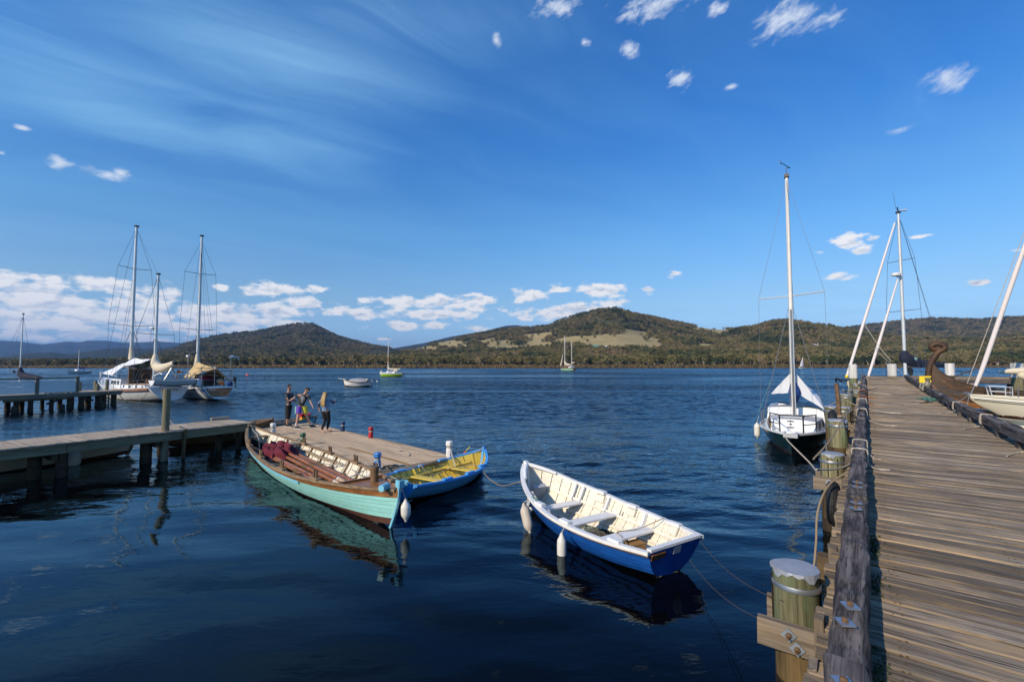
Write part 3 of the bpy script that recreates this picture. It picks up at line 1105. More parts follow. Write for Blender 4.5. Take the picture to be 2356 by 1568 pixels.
def scatter(name, label, P, scl, rs):
    n = len(P)
    me = bpy.data.meshes.new(name)
    me.vertices.add(n)
    me.vertices.foreach_set('co', P.astype(np.float32).ravel())
    a = me.attributes.new('scl', 'FLOAT_VECTOR', 'POINT')
    sv = np.stack([scl * rs.uniform(.9, 1.4, n), scl * rs.uniform(.9, 1.4, n), scl], -1)
    a.data.foreach_set('vector', sv.astype(np.float32).ravel())
    a = me.attributes.new('rot', 'FLOAT_VECTOR', 'POINT')
    rv = np.zeros((n, 3))
    rv[:, 2] = rs.uniform(0, 6.28, n)
    a.data.foreach_set('vector', rv.astype(np.float32).ravel())
    a = me.attributes.new('idx', 'INT', 'POINT')
    a.data.foreach_set('value', rs.choice([0, 1, 2, 3, 3], n).astype(np.int32))
    o = bpy.data.objects.new(name, me)
    COL.objects.link(o)
    md = o.modifiers.new('scatter', 'NODES')
    md.node_group = FOREST_NG
    tag(o, label, None, None, 'stuff')
    return o


def forests():
    rs = np.random.RandomState(5)
    # the flat behind the bank
    n = 5200
    a = np.arctan(rs.uniform(-1.17, 1.17, n))
    r = shore_r(a) + 26 + 260 * rs.rand(n) ** 1.3
    u = 1178 + FPX * np.tan(a)
    z = ground_z(a, r)
    s = np.interp(u, [0, 450, 900, 1500, 2356], [.62, .8, .85, 1.0, 1.05]) * rs.uniform(.6, 1.15, n)
    scatter('forest', 'flat belt of gum trees behind the far bank', np.stack([r * np.sin(a), r * np.cos(a), z - .3], -1), s, rs)
    for key, n, lo, hi, lab in (('hill.002', 11000, .7, 1.15, 'forest covering the long blunt hill'),
                                ('hill.004', 17000, .6, 1.0, 'open forest and paddock trees on the round hill'),
                                ('hill.006', 9000, .65, 1.1, 'forest on the hill behind the moored yacht'),
                                ('hill.005', 9000, .8, 1.3, 'forest on the long ridge beyond the wharf')):
        f, a0, a1, b, D, bk = HILLS[key]
        a = rs.uniform(a0, a1, n)
        r = np.sqrt(rs.uniform(b ** 2, (D * 1.03) ** 2, n))
        z = f(a, r)
        X, Y = r * np.sin(a), r * np.cos(a)
        g = grass_mask(X, Y, z)
        keep = rs.rand(n) > g * 0.975
        thin = fbm(X / 60, Y / 60, 77, 3)
        keep &= (thin > 0.36) | (rs.rand(n) < 0.45)
        sc = rs.uniform(lo, hi, n)
        scatter('forest', lab, np.stack([X, Y, z - .4], -1)[keep], sc[keep], rs)


forests()


def reeds():
    rs = np.random.RandomState(9)
    n = 26000
    a = np.arctan(rs.uniform(-1.17, 1.17, n))
    d = rs.uniform(-1.5, 17, n)
    r = shore_r(a) + d
    cl = fbm(np.tan(a) * 60, d * 0.12, 6, 3)
    h = (0.9 + 2.3 * cl) * rs.uniform(.6, 1.2, n) * np.interp(np.tan(a), [-1.1, -.5, 1.1], [.75, 1, 1.25])
    w = rs.uniform(.35, .8, n)
    z = np.maximum(flat_h(a, r), 0) - .1
    X, Y = r * np.sin(a), r * np.cos(a)
    q = rs.uniform(-.9, .9, n)
    dx, dy = np.cos(q) * w, np.sin(q) * w
    lx, ly = rs.normal(0, .25, n), rs.normal(0, .25, n)
    V = np.stack([np.stack([X - dx, Y - dy, z], -1), np.stack([X + dx, Y + dy, z], -1), np.stack([X + lx + dx * .55, Y + ly, z + h], -1),
                  np.stack([X + lx - dx * .55, Y + ly, z + h * .93], -1)], 1).reshape(-1, 3)
    F = np.arange(4 * n).reshape(-1, 4)
    o = np_mesh('reeds', V, F, plain('dry_reeds', (0.135, 0.092, 0.038), 0.95, 0, 0.5, 0.25, 0), False)
    tag(o, 'brown reeds and sedge along the far waterline', None, None, 'stuff')


reeds()


def haze():
    mt = bpy.data.materials.new('haze_air')
    mt.use_nodes = True
    nt = NT(mt.node_tree)
    nt.n.clear()
    out = nt.node('ShaderNodeOutputMaterial')
    v = nt.node('ShaderNodeVolumePrincipled')
    v.inputs['Color'].default_value = (0.26, 0.50, 0.95, 1)
    v.inputs['Density'].default_value = HAZE_D
    v.inputs['Anisotropy'].default_value = 0.2
    nt.l.new(v.outputs[0], out.inputs['Volume'])
    o = MB().box((0, 5300, 310), (31000, 16400, 642)).build('haze', mt, smooth=0)
    tag(o, 'thin blue air between the river and the mountains', None, None, 'stuff')


HAZE_D = 8e-5
if HAZE_D:
    haze()


def ray_ground(u, v):
    d = ray(u, v).normalized()
    for i in range(40, 700):
        r = i * 5.0
        p = d * (r / math.hypot(d.x, d.y))
        z = CAM_H + p.z
        a = math.atan2(p.x, p.y)
        if z < float(ground_z(np.array([a]), np.array([r]))[0]):
            return Vector((p.x, p.y, z)), r
    return None, 0


def house(u, v, w, roofm, wallm, label):
    p, r = ray_ground(u, v)
    if p is None:
        return
    t = thing('house', label, 'house', (p.x, p.y, p.z - .6), math.atan2(p.y, p.x) - math.pi / 2 + .35)
    d, h = w * .6, 3.0
    wl = MB().box((0, 0, h / 2), (w, d, h)).build('wall', wallm, t, smooth=0)
    b = MB()
    e = .5
    vs = [(-w / 2 - e, -d / 2 - e, h), (w / 2 + e, -d / 2 - e, h), (w / 2 + e, d / 2 + e, h), (-w / 2 - e, d / 2 + e, h), (-w / 2 - e, 0, h + d * .4), (w / 2 + e, 0, h + d * .4)]
    b.add(vs, [(0, 1, 5, 4), (2, 3, 4, 5), (1, 2, 5), (3, 0, 4), (0, 3, 2, 1)])
    b.build('roof', roofm, t, smooth=0)
    for k in (-.3, .02, .3):
        MB().box((k * w, -d / 2 - .02, 1.6), (w * .12, .08, 1.1)).build('window', GLASS, wl, smooth=0)


house(1331, 801, 15, plain('dark_roof', (0.09, 0.06, 0.045), .8), plain('timber_wall', (0.35, 0.22, 0.13), .8), 'brown homestead among trees on the paddock')
house(1369, 801, 14, plain('green_roof', (0.13, 0.28, 0.2), .5), plain('pale_wall', (0.6, 0.58, 0.55), .8), 'green roofed farmhouse on the pale paddock')
house(1869, 799, 17, plain('white_roof', (0.7, 0.7, 0.7), .5), plain('shed_wall', (0.3, 0.28, 0.25), .8), 'long white roofed shed on the wooded hillside')
house(2243, 801, 9, plain('cream_roof', (0.6, 0.5, 0.4), .6), plain('house_wall', (0.5, 0.45, 0.38), .8), 'small cream house among trees beyond the curled prow')
house(1392, 800, 6, plain('shed_roof', (0.75, 0.75, 0.75), .5), plain('white_wall', (0.7, 0.7, 0.68), .8), 'little white outbuilding beside the green roofed farmhouse')

# ------------------------------------------------------------------ hulls
class Hull:
    """a boat's skin in its own frame: x from stern (0) to bow (L), y to port, z up from the waterline"""

    def __init__(self, L, half, sheer, keel, plan, exp, rake_bow=0.25, rake_stern=0.0, stern_r=0.18):
        self.L, self.half = L, half
        self.sheer, self.keel, self.plan, self.exp = curve(sheer), curve(keel), curve(plan), curve(exp)
        self.rb, self.rs, self.sr = rake_bow, rake_stern, stern_r

    def P(self, t, s, side=1):
        y = self.half * self.plan(t) * max(s, 0.0) ** self.exp(t)
        z0, z1 = self.keel(t), self.sheer(t)
        x = self.L * t
        x -= self.rb * (1 - s) ** 1.5 * max(0, (t - 0.75) / 0.25) ** 2
        x += self.rs * (1 - s) * max(0, (self.sr - t) / self.sr) ** 2
        return Vector((x, side * y, z0 + (z1 - z0) * s))

    def N(self, t, s, side=1):
        a, b = self.P(t, max(s - .03, 0)), self.P(t, min(s + .03, 1))
        c, d = self.P(max(t - .01, 0), s), self.P(min(t + .01, 1), s)
        n = (d - c).cross(b - a)
        n = -n if n.y < 0 else n
        n.normalize()
        return Vector((n.x, side * n.y, n.z))

    def inner_y(self, t, z, inset=0.03):
        z0, z1 = self.keel(t), self.sheer(t)
        s = min(max((z - z0) / (z1 - z0), 0), 1)
        return max(self.half * self.plan(t) * s ** self.exp(t) - inset, 0.01)

    def strakes(self, parent, n, thick, lap, outer, inner, nst=30, top_outer=None, s0=0.0, wl=None, wl_mat=None, power=0.75, top_n=1, sides=(1, -1), inner_low=None, lowcut=0.0):
        ts = [i / (nst - 1) for i in range(nst)]
        lev = [s0 + (1 - s0) * (k / n) ** power for k in range(n + 1)]
        for side in sides:
            for k in range(n):
                a, b = lev[k], lev[k + 1]
                om = top_outer if (top_outer and k >= n - top_n) else outer
                if wl is not None and wl_mat is not None and (k + 1) <= wl:
                    om = wl_mat
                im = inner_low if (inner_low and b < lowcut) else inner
                vs, fs, ms = [], [], []
                for t in ts:
                    nb, ntp = self.N(t, a + .001, side), self.N(t, b, side)
                    pb, pt = self.P(t, a, side), self.P(t, b, side)
                    e = 0.35 if t > 0.985 else 1.0
                    vs += [pb + nb * lap * e, pt, pt - ntp * thick * e, pb - nb * thick * 0.3 * e]
                for i in range(nst - 1):
                    o, q = i * 4, i * 4 + 4
                    for j in range(4):
                        j2 = (j + 1) % 4
                        f = (o + j, q + j, q + j2, o + j2)
                        fs.append(f if side > 0 else f[::-1])
                        ms.append(1 if j in (2,) else 0)
                fs.append((0, 1, 2, 3) if side > 0 else (3, 2, 1, 0))
                e = (nst - 1) * 4
                fs.append((e + 3, e + 2, e + 1, e) if side > 0 else (e, e + 1, e + 2, e + 3))
                ms += [0, 0]
                m = MB()
                m.v, m.f, m.m = [tuple(v) for v in vs], fs, ms
                m.build('strake', [om, im], parent, smooth=40)

    def skin(self, parent, bands, nst=36, nlev=16, name='hull', cap=True, capmat=0, inner=False):
        """one smooth skin; bands = [(z_top, material), ...] from the keel up"""
        mats = []
        for _, m in bands:
            if m not in mats:
                mats.append(m)
        mb = MB()
        ts = [1 - (1 - i / (nst - 1)) ** 1.25 for i in range(nst)]
        ss = [(k / (nlev - 1)) ** 1.3 for k in range(nlev)]
        rows = []
        for t in ts:
            z0, z1 = self.keel(t), self.sheer(t)
            zs = [z0 + (z1 - z0) * s for s in ss]
            for zt, _ in bands[:-1]:
                if z0 + .01 < zt < z1 - .005:
                    j = min(range(1, nlev - 1), key=lambda q: abs(zs[q] - zt))
                    zs[j] = zt
            zs.sort()
            rows.append([(t, (z - z0) / (z1 - z0) if z1 > z0 else 0) for z in zs])
        for side in (1, -1):
            base = len(mb.v)
            for r in rows:
                mb.v += [tuple(self.P(t, s, side)) for t, s in r]
            for i in range(nst - 1):
                for j in range(nlev - 1):
                    q = (base + i * nlev + j, base + (i + 1) * nlev + j, base + (i + 1) * nlev + j + 1, base + i * nlev + j + 1)
                    zc = sum(mb.v[k][2] for k in q) / 4
                    mi = next((m for zt, m in bands if zc < zt), bands[-1][1])
                    mb.f.append(q if side < 0 else q[::-1])
                    mb.m.append(mats.index(mi))
        o = mb.build(name, mats, parent, smooth=50)
        return o

    def transom(self, parent, mt, thick=0.05, name='transom', crown=0.0, out=0.0, zmin=None):
        pts = [self.P(0, k / 12, 1) for k in range(13)] + [self.P(0, 1 - k / 12, -1) for k in range(13)]
        top = self.half * self.plan(0)
        pts2 = []
        for p in pts[:13]:
            pts2.append(p)
        for k in range(1, 8):
            f = 1 - 2 * k / 8
            q = self.P(0, 1, 1)
            pts2.append(Vector((q.x, top * f, q.z + crown * (1 - f * f))))
        pts2 += pts[13:-1]
        m = MB()
        n = len(pts2)
        m.add([p + Vector((-out - .001, 0, 0)) for p in pts2] + [p + Vector((thick, 0, 0)) for p in pts2],
              [tuple(range(n)), tuple(range(2 * n - 1, n - 1, -1))] + [(i, i + n, (i + 1) % n + n, (i + 1) % n) for i in range(n)])
        return m.build(name, mt, parent, smooth=0)

    def ribs(self, parent, ts, mt, w=0.03, d=0.025, inset=0.02, s_lo=0.02, s_hi=0.97, name='rib', knee=None):
        for t in ts:
            for side in (1, -1):
                rows = []
                for k in range(9):
                    s = s_lo + (s_hi - s_lo) * (k / 8) ** 1.4
                    p, n = self.P(t, s, side), self.N(t, s, side)
                    a = p - n * inset
                    c = p - n * (inset + d)
                    rows.append([a + Vector((-w / 2, 0, 0)), c + Vector((-w / 2, 0, 0)), c + Vector((w / 2, 0, 0)), a + Vector((w / 2, 0, 0))])
                MB().grid(rows, 0, side < 0).build(name, mt, parent, smooth=30)

    def rail(self, parent, name, mt, w, h, t0=0.0, t1=1.0, s=1.0, out=0.0, up=0.0, nst=36, sides=(1, -1), sub=None):
        for side in sides:
            rows = []
            for i in range(nst):
                t = t0 + (t1 - t0) * i / (nst - 1)
                p = self.P(t, s, side)
                n = self.N(t, s, side)
                n = Vector((n.x, n.y, 0))
                n = n.normalized() if n.length > 1e-6 else Vector((0, side, 0))
                a, b = p + n * (out + w * .35), p + n * (out - w * .65)
                if a.y * side < .012:
                    a.y = .012 * side
                if b.y * side < .006:
                    b.y = .006 * side
                z = Vector((0, 0, 1))
                rows.append([a + z * (up - h), a + z * up, b + z * up, b + z * (up - h), a + z * (up - h)])
            o = MB().grid(rows, 0, side > 0)
            k = len(rows)
            o.f.append((0, 1, 2, 3))
            o.m.append(0)
            o.f.append(((k - 1) * 5 + 3, (k - 1) * 5 + 2, (k - 1) * 5 + 1, (k - 1) * 5))
            o.m.append(0)
            o.build(name, mt, parent, smooth=40)

    def stringer(self, parent, name, mt, w, d, t0, t1, s, inset=.016, nst=28):
        """a strip along the inside of the planking"""
        for side in (1, -1):
            rows = []
            for i in range(nst):
                t = t0 + (t1 - t0) * i / (nst - 1)
                p, n = self.P(t, s, side), self.N(t, s, side)
                tg = (self.P(t, min(s + .05, 1), side) - self.P(t, s - .05, side)).normalized()
                a, b = p - n * inset, p - n * (inset + d)
                rows.append([a - tg * w / 2, a + tg * w / 2, b + tg * w / 2, b - tg * w / 2, a - tg * w / 2])
            MB().grid(rows, 0, side > 0).build(name, mt, parent, smooth=40)

    def stem(self, parent, mt, w=0.06, up=0.12, d=0.07, name='stem', t=1.0):
        pts = [self.P(t, s / 10, 1) for s in range(11)]
        pts = [Vector((p.x + .01, 0, p.z)) for p in pts]
        pts.append(pts[-1] + Vector((0.01, 0, up)))
        rows = [[p + Vector((d / 2, -w / 2, 0)), p + Vector((d / 2, w / 2, 0)), p + Vector((-d, w / 2, 0)), p + Vector((-d, -w / 2, 0)), p + Vector((d / 2, -w / 2, 0))] for p in pts]
        m = MB().grid(rows)
        k = len(rows) - 1
        m.f.append((k * 5, k * 5 + 1, k * 5 + 2, k * 5 + 3))
        m.m.append(0)
        return m.build(name, mt, parent, smooth=0)

    def deck(self, parent, mt, t0=0.0, t1=1.0, drop=0.03, camber=0.05, name='deck', nst=24, inset=0.02):
        rows = []
        for i in range(nst):
            t = t0 + (t1 - t0) * i / (nst - 1)
            q = self.P(t, 1, 1)
            hw = max(q.y - inset, 0.004)
            rows.append([Vector((q.x, hw * f, q.z - drop + camber * (1 - f * f))) for f in (1, .75, .5, .25, 0, -.25, -.5, -.75, -1)])
        return MB().grid(rows, 0, True).build(name, mt, parent, smooth=30)

    def bench(self, parent, t, z, w, th, mt, name='thwart', inset=0.045):
        hw = self.inner_y(t, z, inset)
        x = self.L * t
        return timber(name, (x, -hw, z), (x, hw, z), w, th, mt, parent)

    def floorboards(self, parent, t0, t1, z, mt, n=5, gap=0.02, inset=0.03, th=0.02):
        hw = min(self.inner_y(t0, z, inset), self.inner_y(t1, z, inset))
        w = 2 * hw / n
        for k in range(n):
            y = -hw + w * (k + .5)
            timber('floorboard', (self.L * t0, y, z), (self.L * t1, y, z), w - gap, th, mt, parent)


def fender(label, top, length, r, mt, tilt=(0, 0, 0), group='fenders hanging over boat sides', rope_to=None):
    t = thing('fender', label, 'fender', top, 0, group)
    d = Vector((tilt[0], tilt[1], -1)).normalized()
    R = d.to_track_quat('Z', 'Y').to_matrix()
    prof = [(.02, 0), (.03, .03), (r * .55, .06), (r * .93, .11), (r, .16), (r, length - .16), (r * .93, length - .11), (r * .55, length - .06), (.03, length - .03), (.02, length)]
    MB().lathe(prof, 14, (0, 0, 0), 0, R).build('fender_body', mt, t, smooth=50)
    if rope_to is not None:
        MB().tube([Vector(rope_to) - Vector(top), Vector((0, 0, 0)), d * .03], .009, 5).build('lanyard', ROPEW, t)
    return t


def lettering(text, size, mt, parent, M, name='lettering', ext=0.002):
    cu = bpy.data.curves.new(name, 'FONT')
    cu.body = text
    cu.size = size
    cu.extrude = ext
    cu.align_x = 'CENTER'
    cu.align_y = 'CENTER'
    cu.materials.append(mt)
    tmp = bpy.data.objects.new(name + '_curve', cu)
    me = bpy.data.meshes.new_from_object(tmp)
    bpy.data.objects.remove(tmp)
    me.name = name
    if not me.materials:
        me.materials.append(mt)
    o = bpy.data.objects.new(name, me)
    COL.objects.link(o)
    o.parent = parent
    o.matrix_basis = M
    return o


def local_of(t):
    return Matrix.Translation(t.location) @ Matrix.Rotation(t.rotation_euler.z, 4, 'Z')


# ---------------------------------------------------------------- the long wharf
WD = Vector((math.sin(math.radians(37.8)), math.cos(math.radians(37.8)), 0))      # along the wharf
WN = Vector((WD.y, -WD.x, 0))                                                     # to its seaward side


def WP(s, q, dz=0.0):
    """a point of the wharf: s metres along it, q metres across, dz above its deck"""
    p = WD * s + WN * q
    p.z = 0.90 + 0.0204 * s + dz
    return p


def QR(x):
    return 2.33 + .25 * min(max((21 - x) / 8, 0), 1.7)


def build_wharf():
    o0 = Vector(WP(0, 1.0))
    o0.z = 0
    t = thing('wharf', 'long weathered plank wharf with black kerb beams along both edges', 'wharf', o0)
    rr = random.Random(3)
    s, i = -1.2, 0
    while s < 47.0:
        w = rr.choice((.19, .2, .2, .21, .22))
        c = s + w / 2
        a, b = WP(c, -.36 + rr.uniform(-.03, .03), -.035 + rr.uniform(-.006, .006)), WP(c, QR(c) + .3 + rr.uniform(-.04, .04), -.035 + rr.uniform(-.006, .006))
        a += WD * rr.uniform(-.01, .01)
        timber('deck_plank', a, b, w - rr.uniform(.012, .038), .07, W_DECK, t, o0, jit=.010, segs=7, variant=i % 9, cham=.1)
        s += w
        i += 1
    # beams below
    for q in (-.1, 1.1, 2.3):
        for k in range(8):
            timber('girder', WP(-1 + 6 * k, q, -.23), WP(4.98 + 6 * k, q, -.23), .22, .3, W_MID, t, o0)
    # kerb beam above the left edge, in several lengths, and the right one on blocks
    for (a, b, q0, hh, v) in ((-1, 3.35, -.138, .30, 0), (3.35, 7.1, -.14, .28, 1), (7.1, 11.2, -.138, .30, 2), (11.2, 16.0, -.14, .27, 3), (16.0, 21.5, -.138, .29, 4),
                              (21.5, 28.5, -.14, .28, 5), (28.5, 36.0, -.138, .29, 6), (36.0, 46.5, -.14, .28, 7)):
        timber('kerb_beam', WP(a + .015, q0, .04 + hh / 2), WP(b - .015, q0, .04 + hh / 2), .205, hh, W_BLACK, t, o0, jit=.035, segs=22, variant=v, cham=.14)
        for e in (a + .42, a + .68, b - .55, b - .3):
            p = WP(e, q0 + rr.uniform(-.02, .02), .04 + hh + .02)
            pl = MB().box(p, (.1, .085, .012), Matrix.Rotation(heading(WD) + .5, 3, 'Z')).build('washer_plate', METAL, t, o0, smooth=0)
            pl.rotation_euler = (0, 0, 0)
            m = MB().lathe([(.022, 0), (.022, .014), (.014, .024)], 6, p + Vector((0, 0, .006)), 0)
            bo = m.build('bolt', RUST, None, o0, smooth=0)
            bo.location = (0, 0, 0)
            bo.parent = pl
    for k in range(12):
        timber('kerb_block', WP(.2 + k * 4 - .25, -.138, .02), WP(.2 + k * 4 + .25, -.138, .02), .2, .05, W_BLACK, t, o0)
    for k, (a, b) in enumerate(((4, 9.6), (9.6, 15.8), (15.8, 22.5), (22.5, 30), (30, 38), (38, 46.5))):
        timber('kerb_beam', WP(a + .02, QR(a) + .1, .27), WP(b - .02, QR(b) + .1, .27), .21, .23, W_BLACK, t, o0, jit=.02, segs=14, variant=20 + k, cham=.1)
        n = int((b - a) / 1.5)
        for j in range(n):
            x = a + .5 + j * 1.5
            timber('kerb_block', WP(x - .14, QR(x) + .1, .075), WP(x + .14, QR(x) + .1, .075), .2, .16, W_BLACK, t, o0)
    # end beam and cross timbers of the far end
    timber('kerb_beam', WP(47.05, -.3, .12), WP(47.05, 2.6, .12), .2, .2, W_GREY, t, o0)
    for k in range(9):
        timber('crosshead', WP(1.9 + 5 * k, -.55, -.52), WP(1.9 + 5 * k, 2.9, -.52), .26, .28, W_MID, t, o0)
        for q in (.5, 2.6):
            MB().lathe([(.17, -1.2), (.17, 0)], 12, WP(2.2 + 5 * k, q, -.62) * 1.0).build('inner_pile', W_DARK, t, o0)
    # upright fender boards along the water side
    for k in range(26):
        x = .6 + k * .62 + rr.uniform(-.12, .12)
        if any(abs(x - e) < .33 for e in (4.9, 10.4, 13.0)):
            continue
        p = WP(x, -.345, -.02 + rr.uniform(-.12, .1))
        timber('fender_board', p - Vector((0, 0, rr.uniform(.7, 1.2))), p, .05 + rr.uniform(0, .03), .16, W_GREY, t, o0, up=WD, jit=.01, segs=3, variant=k % 4)
    nails = MB()
    for k in range(232):
        for q in (.12, .16, 1.08, 1.14, 2.12):
            for ds in (-.05, .05):
                if rr.random() < .8:
                    p = WP(-1.1 + .2075 * k + ds + rr.uniform(-.012, .012), q + rr.uniform(-.012, .012), .004)
                    a = [p + Vector((math.cos(j * 1.0472) * .009, math.sin(j * 1.0472) * .009, 0)) for j in range(6)]
                    nails.add(a, [tuple(range(6))])
    nails.build('nail_heads', RUST, t, o0, smooth=0)['kind'] = 'stuff'
    # moss in the shade of the kerb beam
    m = MB()
    for k in range(900):
        x = rr.uniform(2.2, 8.5)
        if math.sin(x * 2.3) + math.sin(x * 5.1) < .1:
            continue
        p = WP(x, -.02 + abs(rr.gauss(0, .045)), .002)
        a = rr.uniform(0, 6.28)
        d = Vector((math.cos(a), math.sin(a), 0)) * rr.uniform(.006, .018)
        h = Vector((rr.uniform(-.01, .01), rr.uniform(-.01, .01), rr.uniform(.008, .035)))
        m.add([p - d, p + d, p + h], [(0, 1, 2)])
    mo = m.build('moss', plain('green_moss', (.03, .05, .018), .9, 0, .4, 30), t, o0, smooth=0)
    mo['kind'] = 'stuff'
    return t


build_wharf()


def pile(label, s, q, top, r=.195, cap=True, white=0.0, band=True, seed=0, low=-1.0, brace=0, wmat=None):
    c = WP(s, q)
    t = thing('mooring_pile', label, 'mooring pile', (c.x, c.y, 0), 0, 'piles standing beside the long wharf')
    rr = random.Random(seed)
    n = 20
    off = [1 + .035 * math.sin(2 * a * math.pi / n * 3 + seed) + rr.uniform(-.02, .02) for a in range(n)]

    def shaft(z0, z1, mt, name, grow=1.0):
        # turned so the grain runs up the pile
        vs, fs = [], []
        zs = [z0 + (z1 - z0) * k / 5 for k in range(6)]
        for z in zs:
            for j in range(n):
                a = 2 * math.pi * j / n
                R = r * off[j] * grow
                vs.append((z, R * math.cos(a), R * math.sin(a)))
        for k in range(5):
            for j in range(n):
                j2 = (j + 1) % n
                fs.append((k * n + j, k * n + j2, (k + 1) * n + j2, (k + 1) * n + j))
        fs.append(tuple(range(n - 1, -1, -1)))
        fs.append(tuple(5 * n + j for j in range(n)))
        o = MB().add(vs, fs).build(name, mt, t, smooth=50)
        o.matrix_basis = Matrix(((0, 1, 0, 0), (0, 0, 1, 0), (1, 0, 0, 0), (0, 0, 0, 1)))
        return o
    split = max(top - .63, .18) if not white else top - white
    wet = .22
    if white:
        shaft(split, top, wmat or W_WHITE, 'painted_top', 1.01)
    shaft(wet, split, W_PILE if white else W_MID, 'shaft')
    if not white:
        shaft(split, top, W_PILE, 'upper_shaft', 1.03)
        for k in range(5):      # drying cracks
            a = rr.uniform(0, 6.28)
            x, y = math.cos(a) * r * 1.045, math.sin(a) * r * 1.045
            MB().tube([(x, y, top - .06), (x * 1.003, y, top - .3), (x, y * 1.01, top - rr.uniform(.5, .85))], [.007, .009, .003], 4).build('crack', W_DARK, t)
    shaft(low, wet, W_DARK, 'wet_foot', 1.0)
    if cap:
        m = MB()
        k = 28
        rim, mid = [], []
        for j in range(k):
            a = 2 * math.pi * j / k
            R = r * 1.08 * off[int(j * n / k) % n] * (1 + .02 * math.sin(j * 5.3))
            drop = .012 + .05 * max(0, math.sin(a * 4 + seed)) + .012 * math.sin(j * 2.7)
            mid.append((R * math.cos(a) * .97, R * math.sin(a) * .97, top + .012))
            rim.append((R * math.cos(a), R * math.sin(a), top - drop))
        m.add([(0, 0, top + .018)] + mid + rim, [(0, 1 + j, 1 + (j + 1) % k) for j in range(k)] + [(1 + j, 1 + k + j, 1 + k + (j + 1) % k, 1 + (j + 1) % k) for j in range(k)])
        m.build('metal_cap', SHEET, t, smooth=0)
    if band:
        MB().lathe([(r * 1.075, top - .155), (r * 1.085, top - .15), (r * 1.085, top - .115), (r * 1.075, top - .11)], 24).build('iron_band', METAL, t, smooth=30)
    return t


PILES = [('capped pile in front with pale green sides and two bolted cross timbers', 4.9, -.56, 1.17, .178), ('second capped pile along the kerb, beside the slack white bow line', 10.3, -.55, 1.37, .18),
         ('tall capped pile beside the hanging tyre', 13.3, -.56, 1.70, .185), ('capped pile beside the thin brown pole', 16.9, -.85, 1.74, .18),
         ('pale capped pile under the line from the yacht', 17.9, -.6, 1.66, .185), ('capped pile standing behind the thin brown pole', 22.6, -.66, 1.83, .2),
         ('weathered pile leaning close to its twin near the anchor', 28.0, -.75, 1.78, .2), ('twin of the weathered pile, hard against the kerb beam', 29.0, -.4, 1.72, .2),
         ('last short pile before the white bow with the anchor', 36.5, -.5, 1.80, .2)]
for i, (lab, s, q, top, r) in enumerate(PILES):
    pile(lab, s, q, top, r, True, 0, True, i * 3 + 1)
pile('tall pile with patchy white paint by the furled headsail', 43.0, -.75, 3.05, .27, False, 1.05, False, 50)
pile('clean white topped pile at the end of the planks', 49.4, 1.75, 3.08, .31, False, 1.0, False, 51)
pile('white topped pile behind the dark curled prow', 50.0, 5.3, 3.12, .30, False, .95, False, 52)
pile('stout white topped pile behind the slanting furled sail', 47.0, 8.4, 3.12, .34, False, 1.0, False, 53)


def pile_brace(s, q, z, lab):
    """two timbers bolted either side of a pile, running back under the wharf"""
    t = thing('pile_brace', lab, 'brace', tuple(WP(s, q)[:2]) + (z,), 0, 'timbers clamping the piles to the wharf')
    off = t.location
    for sd in (-1, 1):
        a, b = WP(s + sd * .245, q - .27), WP(s + sd * .245, q + .75)
        a.z = b.z = z - (.0 if sd < 0 else .0)
        timber('brace_timber', a, b, .085, .235, W_GREY, t, off, jit=.006, segs=4, variant=int(sd + 2))
    for (dq, dz) in ((-.03, .045), (.03, -.05)):
        p = WP(s - .245 - .052, q + dq)
        p.z = z + dz
        R = Matrix.Rotation(heading(WD), 3, 'Z') @ Matrix.Rotation(.7, 3, 'X')
        MB().box(p, (.012, .085, .085), R).build('square_washer', METAL, t, off, smooth=0)
        MB().lathe([(.024, 0), (.024, .03), (.012, .035), (.012, .075)], 6, p, 0, (-WD).to_track_quat('Z', 'Y').to_matrix()).build('bolt', RUST, t, off, smooth=0)


pile_brace(4.9, -.56, .66, 'pair of grey timbers bolted round the capped pile in front')
pile_brace(10.3, -.55, .86, 'pair of grey timbers bolted round the second capped pile')
pile_brace(17.9, -.6, 1.1, 'pair of grey timbers round the pile by the slack line')


def tyre(label, c, R, r, axis, group='tyres hung as fenders'):
    t = thing('tyre', label, 'tyre', c, 0, group)
    MB().torus((0, 0, 0), R, r, axis, 26, 10).build('tyre_body', RUBBER, t, smooth=60)
    ax = Vector(axis).normalized()
    m = MB()
    for k in range(20):
        a = 2 * math.pi * k / 20
        u = ax.orthogonal().normalized()
        w = ax.cross(u)
        d = u * math.cos(a) + w * math.sin(a)
        m.box(d * (R + r * .98), (.03, .03, r * 1.1), d.to_track_quat('Y', 'Z').to_matrix())
    tr = m.build('tread', RUBBER, t, smooth=0)
    tr['kind'] = 'stuff'
    return t


p = WP(8.9, -.47)
tyre('car tyre hung on ropes between the kerb and the water below the second pile', (p.x, p.y, .82), .25, .09, WN)
p = WP(15.3, -.76)
tyre('black tyre hung between the moored yacht and the tall pile', (p.x, p.y, 1.45), .22, .10, WN)

